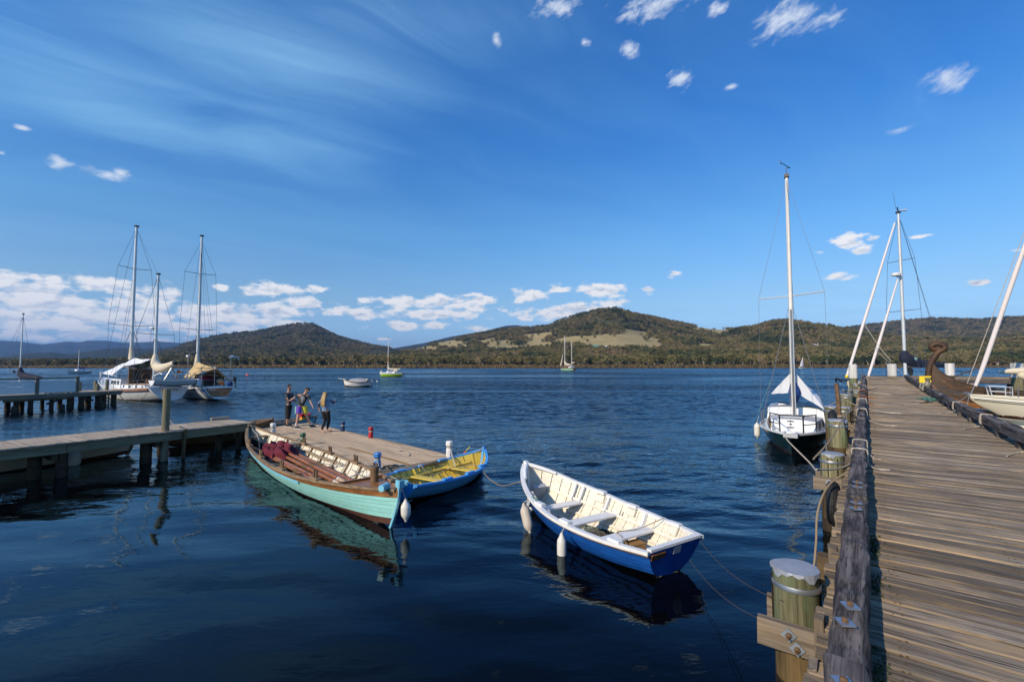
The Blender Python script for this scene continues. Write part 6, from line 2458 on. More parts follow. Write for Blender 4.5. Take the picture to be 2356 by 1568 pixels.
    pts = [H.P(0, .22 + .78 * k / 10, 1) for k in range(11)]
    poly = [Vector((p.x - .06, p.y * .90, .12 + (p.z - .12) * .90 + .03)) for p in pts]
    poly += [Vector((p.x, -p.y, p.z)) for p in poly[::-1]]
    n = len(poly)
    MB().add(poly + [p + Vector((.08, 0, 0)) for p in poly], [tuple(range(n))] + [(i, i + n, (i + 1) % n + n, (i + 1) % n) for i in range(n)]).build('transom_panel', W_VARN, t, smooth=0)
    TM = Matrix(((0, 0, -1, 0), (-1, 0, 0, 0), (0, 1, 0, 0), (0, 0, 0, 1)))
    lettering('VARDO', .17, WHITE, t, Matrix.Translation((H.P(0, .85).x - .085, .52, .90)) @ TM)
    for y in (-.16, -.36):
        timber('step_iron', (-.30, y, .55), (-.24, y - .12, .80), .03, .03, BLACKPL, t)
    V.cabin(L * .36, L * .7, 1.0, .8, .98, 1.45, GELW, LGREY, 3, .6, .3, .4, .15, .1)
    mx = 6.1
    V.mast(mx, 1.0, 15.2, .12)
    for z, w in ((6.3, 1.5), (11.6, 1.25)):
        V.spreader(mx, z, w, .06)
    V.shrouds(mx, 1.3, 1.1, [(6.3, 1.5), (11.6, 1.25)], 14.8, .013)
    for k, (dx, dy) in enumerate(((-.9, .5), (-1.6, -.4), (-2.4, .3), (-3.0, -.6))):
        V.wire((mx + dx, dy, 1.4), (mx, 0, 14.6 - k * .3), .009, 'halyard')
    V.wire((L, 0, 1.6), (mx, 0, 15), .012, 'forestay')
    V.wire((.1, 0, 1.1), (mx, 0, 15), .012, 'backstay')
    MB().tube([(mx, 0, 2.6), (.9, 0, 2.75)], .07, 8).build('boom', ALU, t)
    V.sail_cover([(mx + .05, 0, 4.0), (mx, 0, 3.2), (mx - .1, 0, 2.7)], [.13, .26, .36], SAILC)
    for sd in (1, -1):
        cloth_patch('boom_tent', TANC, (mx + .1, 0, 3.3), (2.6, 0, 2.85), (mx - .2, sd * 1.15, 1.75), (2.6, sd * 1.25, 1.85), t, None, .1, 12, .02)
        cloth_patch('boom_tent', TANC, (2.6, 0, 2.85), (.6, 0, 2.7), (2.6, sd * 1.25, 1.85 if sd < 0 else 2.3), (.7, sd * 1.15, 1.5 if sd < 0 else 2.35), t, None, .06, 10, .02)
    MB().tube([(2.5, -1.15, 1.1), (2.5, -1.05, 2.1), (2.5, 0, 2.25), (2.5, 1.05, 2.1), (2.5, 1.15, 1.1)], .09, 6).build('dodger_frame', W_CLINK, t)
    MB().box((2.75, 0, 1.55), (.1, 2.0, .8)).build('dodger_shade', BLACKPL, t, smooth=0)
    V.sail_cover([(2.4, .75, 1.8), (2.35, .2, 1.9), (2.4, -.3, 1.8)], [.15, .25, .15], MAROON, 'red_bundle')
    V.sail_cover([(2.3, -.5, 1.55), (2.3, -.8, 1.6), (2.3, -1.0, 1.5)], [.15, .24, .15], SAILC, 'cushion')
    timber('solar_frame', (1.2, 1.35, 2.72), (.9, -1.4, 2.72), .12, .05, W_CLINK, t)
    timber('solar_frame', (.5, 1.3, 2.45), (.4, -1.2, 2.5), .1, .05, W_CLINK, t)
    for y in (1.2, .25, -1.15):
        MB().tube([(.25, y, 1.1), (.35, y, 2.7)], .03, 5).build('frame_post', STEEL, t)
    V.rails(.2, L * .9, 8, .6, .04, .016)
    MB().tube([(.1, 1.1, 1.72), (.05, 0, 1.74), (.1, -1.1, 1.72)], .022, 6).build('pushpit_rail', STEEL, t)
    MB().box((.55, 1.3, 1.55), (.25, .32, .55), Matrix.Rotation(.25, 3, 'X')).build('life_raft_case', GELW, t, smooth=0)
    MB().torus((.9, 1.28, 1.5), .2, .12, (.2, 1, 0), 14, 8).build('fender_ring', SAILC, t, smooth=60)
    MB().box((.5, -.35, 1.4), (.3, .3, .25)).build('orange_bag', ORANGE, t, smooth=0)
    MB().lathe([(.16, 0), (.2, .1), (.2, .3), (.12, .4)], 10, (.5, -1.0, 1.15)).build('gas_bottle', BLUEC, t)
    MB().box((-.1, -1.18, 1.75), (.16, .2, .4)).build('outboard_motor', BLACKPL, t, smooth=0)
    MB().tube([(-.12, -1.2, 1.55), (-.2, -1.25, 1.0)], .05, 6).build('outboard_leg', BLACKPL, t)
    MB().tube([(.4, -1.0, 1.1), (.4, -1.0, 3.55)], .035, 6).build('turbine_pole', STEEL, t)
    MB().lathe([(.02, -.2), (.14, -.1), (.13, .12), (.04, .3)], 10, (.4, -1.0, 3.68), 0, Matrix.Rotation(1.4, 3, 'X')).build('turbine_body', GELW, t, smooth=50)
    MB().tube([(.4, -1.05, 3.7), (.35, -1.5, 3.66), (.35, -1.6, 3.45)], .06, 5).build('turbine_tail', GELW, t)
    for k in range(3):
        a = 2.3 + k * 2.094
        c = Vector((.4, -.72, 3.72))
        dd = Vector((-math.cos(a) * .75, -.25 * math.cos(a), math.sin(a)))
        MB().tube([c, c + dd * .25, c + dd * .75], [.05, .07, .02], 4, flat=.4).build('turbine_blade', BLACKPL, t)
    # sloop behind the fence
    x = (52 - 1178) / FPX * 48
    S3 = Yacht('yacht', 'small sloop with navy sail cover half hidden behind the white fence', (x + 3.4, 47.6, 0), (x - 3.4, 48.4, 0), 1.1, (.75, .7, .95), [(.05, ANTI), (9, GELW)], GELW, -.4, .7, .4)
    S3.cabin(2.0, 4.6, .85, .7, .72, 1.15, GELW, None, 3, .55, .35, .4)
    S3.mast(3.6, .9, 8.35, .06)
    S3.spreader(3.6, 3.0, .95, .04, .02)
    S3.shrouds(3.6, .95, .8, [(3.0, .95)], 8.2, .011)
    S3.wire((6.7, 0, 1.0), (3.6, 0, 8.2), .01, 'forestay')
    S3.sail_cover([(3.6, 0, 2.75), (3.4, 0, 2.0), (2.6, 0, 1.75), (1.4, 0, 1.65), (.9, 0, 1.6)], [.07, .35, .36, .24, .1], NAVY)
    # distant little yacht
    x = (183 - 1178) / FPX * 157
    S4 = Yacht('yacht', 'tiny distant yacht with blue cover moored far off by the low hills', (x + 1.3, 160, 0), (x - .6, 153.5, 0), 1.25, (.85, .8, 1.1), [(.12, BLACKP), (9, GELW)], GELW, -.4, .7, .4)
    S4.cabin(1.8, 4.4, .9, .7, .8, 1.4, GELW, None, 2, .55, .35, .5)
    S4.mast(3.6, .9, 8.4, .09, MASTW)
    S4.sail_cover([(3.6, 0, 2.4), (3.2, 0, 1.9), (1.4, 0, 1.8)], [.1, .3, .2], BLUEC)
    S4.wire((6.6, 0, 1.1), (3.6, 0, 8.3), .015, 'forestay')


left_yachts()


def river_boats():
    # covered white launch on its mooring
    Yd = 62.8
    X = lambda u, y=Yd: (u - 1178) / FPX * y
    t, H, L = skiff('launch', 'white clinker launch under a grey cover moored in mid river', (X(853), Yd + .3, 0), (X(792), Yd, 0), .78, (.78, .62, .98), WHITE, CREAM, rim=W_CLINK, nstr=6, low=BLACKP, inner_rib=False)
    H.rail(t, 'dark_rubbing_strake', BLACKP, .03, .03, 0, .99, .93, .03, 0, 24)
    rows = []
    for i in range(9):
        x = L * (.12 + .66 * i / 8)
        w = H.inner_y(x / L, .6, 0) + .06
        z = .80 + .32 * math.sin(math.pi * (i + .7) / 9.4) ** .5 + .02 * (i % 2)
        rows.append([(x, w, H.sheer(x / L) + .03), (x, w * .75, z - .08), (x, w * .3, z + .03), (x, -w * .3, z + .03), (x, -w * .75, z - .08), (x, -w, H.sheer(x / L) + .03)])
    MB().grid(rows, 0, True).build('boat_cover', GREYC, t, smooth=60)
    MB().tube([(L * .93, 0, .98), (L + .75, 0, 1.14)], [.06, .035], 7).build('bowsprit', MASTW, t)
    MB().box((-.12, 0, .40), (.2, .05, .95)).build('rudder', LGREY, t, smooth=0)
    MB().lathe([(.1, 0), (.14, .06), (.14, .22), (.1, .26)], 10, (L * .12, .3, .85)).build('bollard_cover', SAILC, t)
    MB().tube([(-.15, 0, .8), (.5, 0, .9)], .03, 5).build('tiller', W_CLINK, t)
    # mooring buoys
    for (u, v, r, mt, lab) in ((868, 876, .19, FENDER, 'white round mooring buoy between the launch and the lime green sailboat'), (569.6, 861.6, .5, plain('pink_plastic', (.7, .12, .1), .5), 'pink mooring buoy in open water beyond the brown transomed yacht'),
                               (31.6, 855, .75, BLACKPL, 'dark mooring buoy far out behind the white fence')):
        p = at(u, v + 1.5)
        b = thing('mooring_buoy', lab, 'buoy', (p.x, p.y, 0), 0, 'mooring buoys out on the river')
        MB().lathe([(r * .1, -r * .9), (r * .7, -r * .6), (r, 0), (r * .75, r * .62), (r * .25, r * .95), (r * .2, r * 1.2), (r * .08, r * 1.25)], 14).build('buoy_body', mt, b, smooth=60)
        MB().torus((0, 0, r * 1.3), r * .14, r * .05, (1, 0, 0), 10, 5).build('buoy_ring', STEEL, b)
    # lime green trailer sailer
    Yg = 116
    G = Yacht('sailing_boat', 'lime green and white sailboat with outboard moored in mid river', (X(925, Yg), Yg + .4, 0), (X(874, Yg), Yg, 0), 1.1, (.95, .85, 1.15), [(.12, BLACKP), (.66, LIME), (9, GELW)], GELW, -.4, .75, .5)
    L = G.L
    G.cabin(L * .30, L * .72, .85, .6, .9, 1.3, GELW, None, 1, .5, .35, 1.0)
    MB().box((L * .28, 0, 1.55), (1.0, 1.3, .5), None, 0, .75).build('pop_top', SAILC, G.t, smooth=0)
    G.mast(L * .63, 1.2, 10.0, .085, MASTW)
    MB().box((L * .63 - .02, 0, 4.3), (.2, .2, 1.2)).build('mast_band', plain('rust_band', (.45, .2, .1), .7), G.t, smooth=0)
    G.sail_cover([(L * .63, 0, 3.0), (L * .60, 0, 2.3), (L * .5, 0, 1.9), (L * .1, 0, 1.95)], [.1, .22, .26, .16], SAILC)
    G.wire((L, 0, 1.2), (L * .63, 0, 9.8), .012, 'forestay')
    G.wire((L * .02, 0, 1.0), (L * .63, 0, 9.8), .012, 'backstay')
    MB().lathe([(.12, 0), (.18, .1), (.18, .35), (.1, .42)], 10, (L * .92, .1, 1.15)).build('bow_fender', FENDER, G.t)
    MB().tube([(L * .99, .05, 1.1), (L * 1.03, .0, -.2)], .03, 5).build('mooring_chain', STEEL, G.t)
    MB().box((-.45, -.1, .75), (.3, .3, .35)).build('outboard_motor', BLACKPL, G.t, smooth=0)
    MB().tube([(-.4, -.1, .6), (-.45, -.1, -.2)], .07, 6).build('outboard_leg', BLACKPL, G.t)
    G.rails(.2, L * .3, 3, .45, .05, .02, 1)
    MB().box((.15, 0, .4), (.12, .7, .7)).build('grey_transom', LGREY, G.t, smooth=0)
    # mint ketch near the far bank
    Yk = 222
    K = Yacht('ketch', 'mint green ketch with cream sails furled close to the far bank', (X(1319, Yk), Yk - 3.5, 0), (X(1291, Yk), Yk + 4.5, 0), 1.9, (1.7, 1.5, 2.1), [(.15, BLACKP), (1.25, MINT), (9, W_CLINK)], W_CLINK, -.6, .75, .8)
    L = K.L
    K.cabin(L * .35, L * .62, 1.2, 1.0, 1.6, 2.5, W_VARN, GELW, 2, .55, .3, .5)
    K.cabin(L * .1, L * .3, 1.2, 1.2, 1.6, 2.3, GELW, W_CLINK, 0)
    K.mast(L * .66, 1.6, 17.6, .16, MASTW)
    K.mast(L * .18, 1.6, 13.9, .14, MASTW, name='mizzen_mast')
    K.sail_cover([(L * .66, 0, 5.2), (L * .64, 0, 4.0), (L * .5, 0, 3.2), (L * .22, 0, 3.1)], [.2, .5, .45, .25], SAILC)
    K.sail_cover([(L * .18, 0, 4.4), (L * .16, 0, 3.9), (-.02 * L, 0, 4.2)], [.15, .35, .2], SAILC, 'mizzen_cover')
    K.sail_cover([(L * .98, 0, 2.4), (L * .93, 0, 3.2), (L * .8, 0, 8.0)], [.3, .4, .1], SAILC, 'jib_bundle')
    K.wire((L * 1.05, 0, 2.2), (L * .66, 0, 16.5), .03, 'forestay')
    for s in (1, -1):
        K.wire((L * .62, s * 1.7, 1.7), (L * .66, 0, 12.5), .025, 'shroud')
        K.wire((L * .7, s * 1.7, 1.7), (L * .66, 0, 12.5), .025, 'shroud')
        K.wire((L * .16, s * 1.5, 1.7), (L * .18, 0, 10.5), .02, 'shroud')
    K.rails(.3, L * .95, 7, .8, .05, .03, 1)
    MB().tube([(.1, -.6, 1.7), (-.1, -.9, 7.2)], .04, 5).build('antenna_mast', W_CLINK, K.t)
    # little sail out by the far bank
    Ys = 398
    p = Vector((X(1846, Ys), Ys, 0))
    D = Yacht('sailing_dinghy', 'little dinghy under a white sail far off near the reeds', p + Vector((4.0, .5, 0)), p + Vector((-4.0, 0, 0)), 1.0, (.55, .5, .8), [(9, GELW)], W_CLINK, -.3, .7, .4)
    D.mast(D.L * .5 - .5, .5, 10.4, .08, MASTW)
    m = MB()
    a, b, c = Vector((D.L * .5 - .6, 0, 10.1)), Vector((D.L * .5 - .6, 0, 1.3)), Vector((D.L * .5 + 3.3, .9, 1.6))
    rows = []
    for i in range(9):
        f = i / 8
        p0 = a.lerp(b, f)
        p1 = a.lerp(c, f)
        rows.append([p0.lerp(p1, j / 6) + Vector((0, .5 * math.sin(math.pi * j / 6) * f ** .5, .25 * math.sin(math.pi * f) * j / 6)) for j in range(7)])
    MB().grid(rows).build('sail', SAILW, D.t, smooth=80)


river_boats()


def right_boats():
    # yacht lying behind the wharf end
    b, s = Vector((29.3, 40.0, 0)), Vector((41.8, 43.6, 0))
    R = Yacht('yacht', 'tall masted yacht with navy boom cover lying behind the wharf end', s, b, 1.9, (1.25, 1.2, 1.55), [(.08, ANTI), (9, IVORY)], GELW, -.6, .78, .9)
    L, t = R.L, R.t
    mx = L - 7.2
    R.cabin(L * .2, L * .7, 1.2, .9, 1.2, 1.65, GELW, None, 3, .55, .35, .6)
    R.mast(mx, 1.3, 17.2, .135, ALU)
    for z, w in ((8.0, 1.45), (12.7, 1.15)):
        R.spreader(mx, z, w, .0, .03)
    R.shrouds(mx, 1.7, 1.3, [(8.0, 1.45), (12.7, 1.15)], 17.0, .014)
    MB().lathe([(.06, 0), (.36, .04), (.38, .2), (.28, .3), (.05, .33)], 14, (mx + .65, 0, 11.2)).build('radar_dome', GELW, t, smooth=50)
    MB().tube([(mx, 0, 11.1), (mx + .7, 0, 11.2)], .06, 5).build('radar_bracket', GELW, t)
    MB().tube([(mx, 0, 17.3), (mx + .1, 0, 17.75)], .05, 5).build('masthead_light', BLACKPL, t)
    MB().tube([(mx, 0, 17.45), (mx - 1.1, 0, 17.6)], [.05, .09], 5).build('wind_arm', GELW, t)
    MB().tube([(mx + .35, .1, 17.2), (mx + .7, .1, 19.0)], .012, 4).build('antenna', WIRE, t)
    R.sail_cover([(L - .05, 0, 1.95), (L - 2.5, 0, 7.2), (mx + .5, 0, 16.2)], [.11, .12, .07], PINKC, 'furled_genoa')
    R.sail_cover([(L - 2.4, 0, 1.6), (L - 4, 0, 4.9), (mx + .4, 0, 11.0)], [.10, .12, .06], PINKC, 'furled_staysail')
    R.wire((mx, 0, 17.1), (.1, 0, 1.4), .014, 'backstay')
    R.wire((mx, 0, 17.1), (1.6, 1.0, 1.4), .012, 'backstay')
    R.sail_cover([(mx, 0, 4.3), (mx - .1, 0, 3.6), (mx - 1.4, 0, 3.2), (mx - 3.0, 0, 3.05), (mx - 5.2, 0, 2.95)], [.2, .52, .45, .3, .22], NAVY)
    MB().box((mx - .7, .46, 3.55), (.34, .03, .28)).build('maker_patch', TEALB, t, smooth=0)
    MB().lathe([(.08, 0), (.08, .01)], 10, (mx - .7, .475, 3.55), 0, Matrix.Rotation(-math.pi / 2, 3, 'X')).build('patch_sun', YBOX, t)
    R.sail_cover([(mx - .15, 0, 2.7), (mx - .6, 0, 2.5), (mx - .7, 0, 2.0)], [.1, .25, .1], BLACKPL, 'halyard_bag')
    R.pulpit(L - 1.5, .7, .025)
    R.rails(.5, L - 2, 7, .7, .05, .018)
    MB().tube([(L - .3, 0, 1.6), (L + .45, 0, 1.7), (L + .95, 0, 1.75)], [.1, .1, .06], 6).build('bow_roller', STEEL, t)
    MB().tube([(L + .3, 0, 1.7), (L + 1.1, 0, 1.75)], .07, 6).build('anchor_shank', BLACKPL, t)
    for s2 in (1, -1):
        MB().tube([(L + 1.15, 0, 1.85), (L + .9, s2 * .25, 1.55), (L + .55, s2 * .32, 1.4)], [.08, .06, .02], 5).build('anchor_fluke', BLACKPL, t)
    MB().lathe([(.1, 0), (.13, .05), (.13, .2), (.1, .25)], 10, (L - .05, 0, 1.85)).build('furling_drum', YBOX, t)
    rope('line slanting from the furled genoa over to the white topped pile', sag(R.w((L - 2.4, 0, 6.6)), WP(49.4, 1.7, 1.4), .15), .02, ROPEW)
    rope('second line slanting from the furled staysail to the wharf end', sag(R.w((L - 3.6, 0, 4.4)), WP(48, 2.5, .3), .12), .018, ROPEW)
    # cream yacht
    b = Vector((27.2, 27.3, 0))
    C = Yacht('yacht', 'cream yacht with furled white headsail, bow towards the wharf', b + WN * 10, b, 1.5, (.95, .98, 1.22), [(.06, ANTI), (.12, BLACKP), (9, IVORY)], IVORY, -.6, .7, 1.5)
    L, t = C.L, C.t
    C.H.rail(t, 'rubbing_strake', GELW, .05, .05, .0, .99, .90, .02, 0, 34)
    C.H.rail(t, 'dark_cove_line', BLACKP, .02, .03, .0, .985, .80, .012, 0, 34)
    C.cabin(L * .30, L * .72, 1.0, .6, 1.0, 1.42, IVORY, BLUEC, 3, .5, .35, .5)
    C.mast(L - 4.2, 1.2, 15.2, .11, MASTW)
    C.sail_cover([(L - .35, 0, 1.75), (L - .8, 0, 3.2), (L - 2.2, 0, 8.2), (L - 4.05, 0, 14.6)], [.08, .115, .12, .05], PINKC, 'furled_headsail')
    MB().tube([(L - .12, 0, 1.25), (L - .3, 0, 1.72)], .03, 5).build('tack_shackle', STEEL, t)
    C.wire((L - .0, .04, 1.9), (L - 3.4, .1, 13.0), .022, 'halyard', ROPEW)
    C.pulpit(L - 1.7, .6, .028, ALU)
    C.rails(1, L - 1.9, 6, .6, .05, .02)
    for s2 in (1, -1):
        C.wire((L - 4.3, s2 * 1.35, 1.1), (L - 4.2, 0, 15.0), .012, 'shroud')
        C.wire((L - 3.7, s2 * 1.35, 1.1), (L - 4.2, 0, 8.0), .012, 'lower_shroud')
    MB().tube([(L - .2, .05, 1.3), (L + .2, .05, 1.35)], .06, 6).build('bow_roller', STEEL, t)
    for k, (s, q, h, lab) in enumerate(((29.4, 2.3, .7, 'white bow line from the cream yacht to the grey stub post'), (29.4, 2.3, .6, 'second slack bow line of the cream yacht to the stub post'), (25.6, 2.4, .4, 'white line from the cream yacht bow to the seaward kerb'), (21.5, 2.45, .4, 'long low line from the cream yacht to the kerb beam'))):
        rope(lab, sag(C.w((L - .05, .05 * k, 1.3)), WP(s, q, h), .12 + .12 * k), .018, ROPEW)
    for k, (s, z, lab) in enumerate(((17.6, .35, 'pale spring line running low past the cream hull'), (13.6, .35, 'taut white line running off beside the blue tarpaulin'))):
        rope(lab, sag(WP(s, 2.5, z), WP(s - 2.5 + k, 12.5, .4 - .25 * k), .25), .016, ROPEW)
    rope('thin green line slanting up above the covered dinghy', sag(WP(19.0, 4.5, -.6), WP(14.5, 9.5, .6), .03), .012, ROPEG)
    # curled prow longship
    bow = WP(43.3, 3.5)
    bow.z = 0
    st = bow + WN * 12
    t = thing('longship', 'dark brown clinker longship with a carved curled prow', 'boat', (st.x, st.y, 0), heading(-WN))
    L = 12.0
    H = Hull(L, 1.3, [(0, 1.6), (.2, 1.25), (.5, 1.2), (.75, 1.45), (.87, 1.85), (.94, 2.4), (.975, 2.95), (1, 3.55)], [(0, .1), (.3, -.2), (.8, -.2), (.95, .2), (1, .9)],
             [(0, .1), (.15, .55), (.45, 1.0), (.7, .85), (.86, .5), (.95, .2), (1, .03)], [(0, .8), (.45, .5), (.8, .6), (1, .9)], .1)
    H.strakes(t, 11, .025, .03, W_VIK, W_VIK, 34, None, .18, 2, W_VARN, .9, 1)
    H.rail(t, 'gunwale', W_VIK, .08, .06, 0, .99, 1, .02, .03, 30)
    sp = [(L - .75, 0, -.3), (L - .2, 0, .5), (L + .02, 0, 1.3), (L + .04, 0, 2.2), (L - .08, 0, 2.95), (L - .34, 0, 3.55), (L - .58, 0, 3.95)]
    for k in range(15):
        a = -.5 + k * .48
        r = .43 - .022 * k
        sp.append((L - .42 + math.cos(math.pi - a) * r * 1.0 - .05, 0, 4.22 - math.sin(math.pi - a) * r * -.62 * -1 if False else 4.22 + math.sin(a) * r * .72))
    MB().tube(smooth_path(sp, 4), [.17, .17, .17, .16, .15, .13, .11] * 0 + [float(np.interp(i, [0, 12, 24, 34, 48, 84], [.2, .2, .2, .18, .21, .15])) for i in range((len(sp) - 1) * 4 + 1)], 8).build('curled_prow', W_VIK, t, smooth=60)
    for tt in (.2, .4, .6, .78):
        H.bench(t, tt, .7, .25, .05, W_VIK)
    H.ribs(t, [.1 + .08 * k for k in range(11)], W_VIK, .06, .05, .03, .1, .95)
    MB().tube([(L - 4.6, .2, .3), (L - 4.6, .2, 2.0)], .12, 8).build('crutch_post', plain('red_brown_post', (.16, .045, .025), .6), t)
    MB().tube(smooth_path([(L - 3.4, .25, 2.55), (L - 4.3, .2, 2.6), (L - 5.6, .2, 2.62), (L - 7.5, .2, 2.6), (L - 9, .2, 2.6)], 4), [.08, .1, .16, .2, .22, .24, .23, .22, .24, .22, .23, .22, .22, .21, .2, .2, .2][:17], 9).build('furled_sail', SAILC, t, smooth=60)
    MB().tube(smooth_path([(L - 4.2, .2, 2.5), (L - 4.6, .2, 2.2), (L - 5.0, .2, 1.95), (L - 5.3, .2, 2.4)], 4), [.1, .2, .26, .25, .24, .24, .22, .22, .2, .18, .16, .15, .1], 8).build('sail_fold', SAILC, t, smooth=60)
    oo = thing('steering_oar', 'dark oar leaning up across the longship rail', 'oar', H.P(.9, 1, 1) * 0 + local_of(t) @ Vector((L - 1.2, -.6, 2.1)))
    dv = local_of(t).to_3x3() @ Vector((-2.2, .4, 1.15))
    MB().tube([(0, 0, 0), dv], .04, 6).build('shaft', W_VIK, oo)
    MB().tube([Vector((0, 0, 0)) - dv * .18, Vector((0, 0, 0))], [.10, .06], 5, flat=.5).build('blade', BLACKPL, oo)
    # white runabout
    p = aty(2198, 862, 60)
    t, H, L = skiff('runabout', 'small white motor runabout afloat beyond the longship', (p.x + 1.9, 59.6, 0), (p.x - 1.9, 60.4, 0), .85, (.95, .95, 1.1), GELW, LGREY, rim=GELW, nstr=5, low=BLACKP, inner_rib=False)
    for s in (1, -1):
        MB().tube([(.6, s * .7, .95), (.9, s * .65, 2.15), (2.3, s * .6, 2.2), (2.9, s * .6, .95)], .035, 5).build('canopy_frame', BLACKPL, t)
    cloth_patch('canopy', BLACKPL, (.8, .7, 2.2), (2.4, .65, 2.25), (.8, -.7, 2.2), (2.4, -.65, 2.25), t, None, .05, 6, .01)
    MB().box((-.25, 0, 1.0), (.35, .35, .55)).build('outboard_motor', BLACKPL, t, smooth=0)
    # light blue tender by the wharf
    c = WP(32.5, 4.3)
    skiff('tender', 'small light blue tender floating close under the wharf edge', (c.x + WD.x * 2.2, c.y + WD.y * 2.2, 0), (c.x, c.y, 0), .5, (.4, .36, .48), TEALB, TEALB, rim=TEALB, nstr=4, inner_rib=False)
    # cream boat at the frame's edge with its covered dinghy
    c = WP(22.3, 3.75)
    c.z = 0
    E = Yacht('motor_boat', 'cream motor boat whose square stern points at the wharf', c, c + WN * 6.5, 1.15, (.86, .82, 1.1), [(.06, BLACKP), (9, IVORY)], IVORY, -.4, .9, .4)
    E.H.rail(E.t, 'dark_rubbing_strake', BLACKP, .05, .06, 0, .98, .93, .03, 0, 20)
    E.cabin(2.0, 4.6, .9, .7, .85, 1.7, IVORY, None, 2, .6, .3, .6)
    MB().tube([(.1, -1.0, .9), (.1, -1.0, 1.02), (.1, .9, 1.02), (.1, .9, .9)], .03, 6).build('stern_rail', W_CLINK, E.t)
    c = WP(24.4, 3.6)
    t, H, L = skiff('covered_dinghy', 'dinghy under a dark blue tarpaulin beside the cream motor boat', (c.x + WN.x * 3, c.y + WN.y * 3, 0), (c.x, c.y, 0), .7, (.5, .45, .6), TEALB, GREYP, rim=TEALB, nstr=4, inner_rib=False)
    rows = []
    for i in range(9):
        x = L * (.04 + .92 * i / 8)
        w = H.inner_y(x / L, .5, 0) + .06
        z = .85 + .05 * math.sin(i * 1.7)
        rows.append([(x, w * f, (H.sheer(x / L) + .02) * abs(f) ** 2 + z * (1 - abs(f) ** 2)) for f in (1, .7, .35, 0, -.35, -.7, -1)])
    MB().grid(rows, 0, True).build('tarpaulin', BLUEC, t, smooth=60)


right_boats()


# ---------------------------------------------------------------- people
SKIN = plain('skin', (.42, .22, .14), .55, 0, .08, 12, .05)
SKIN2 = plain('paler_skin', (.52, .29, .20), .55, 0, .08, 12, .05)
CHAR = plain('charcoal_shirt', (.035, .04, .042), .9, 0, .2, 10, .3)
GREYS = plain('dark_grey_shirt', (.045, .055, .065), .9, 0, .2, 10, .3)
BLACKC = plain('black_cloth', (.012, .011, .012), .9, 0, .2, 10, .3)
PURPLE = plain('purple_cloth', (.17, .07, .45), .85, 0, .1, 10, .2)
YELC = plain('yellow_cloth', (.62, .58, .05), .85, 0, .1, 10, .2)
MINTC = plain('mint_cloth', (.38, .66, .52), .85, 0, .1, 10, .2)
BLUES = plain('pale_blue_top', (.17, .26, .38), .9, 0, .12, 8, .3)
DBLUES = plain('dusky_blue_sleeve', (.05, .055, .11), .9, 0, .12, 8, .3)
HAIRD = plain('dark_brown_hair', (.018, .010, .007), .6, 0, .4, 30, .5)
HAIRB = plain('brown_hair', (.05, .028, .014), .6, 0, .4, 30, .5)
BLOND = plain('blond_hair', (.36, .23, .085), .5, 0, .45, 25, .5)
REDC = plain('red_shirt', (.28, .012, .015), .9, 0, .2, 8, .3)
JEAN = plain('blue_jeans', (.03, .045, .08), .9, 0, .2, 10, .3)


def skin_mesh(name, verts, edges, mt, parent=None, loc=None, sub=1, root=0):
    me = bpy.data.meshes.new(name)
    me.from_pydata([v[:3] for v in verts], edges, [])
    o = bpy.data.objects.new(name, me)
    COL.objects.link(o)
    sk = o.modifiers.new('skin', 'SKIN')
    sk.branch_smoothing = .6
    for i, v in enumerate(verts):
        r = v[3]
        me.skin_vertices[0].data[i].radius = r if isinstance(r, tuple) else (r, r)
        me.skin_vertices[0].data[i].use_root = (i == root)
    ss = o.modifiers.new('sub', 'SUBSURF')
    ss.levels = ss.render_levels = sub
    dg = bpy.context.evaluated_depsgraph_get()
    dg.update()
    m2 = bpy.data.meshes.new_from_object(o.evaluated_get(dg))
    o.modifiers.clear()
    o.data = m2
    m2.materials.clear()
    m2.materials.append(mt)
    m2.polygons.foreach_set('use_smooth', [True] * len(m2.polygons))
    if parent is not None:
        o.parent = parent
    if loc is not None:
        o.location = loc
    return o


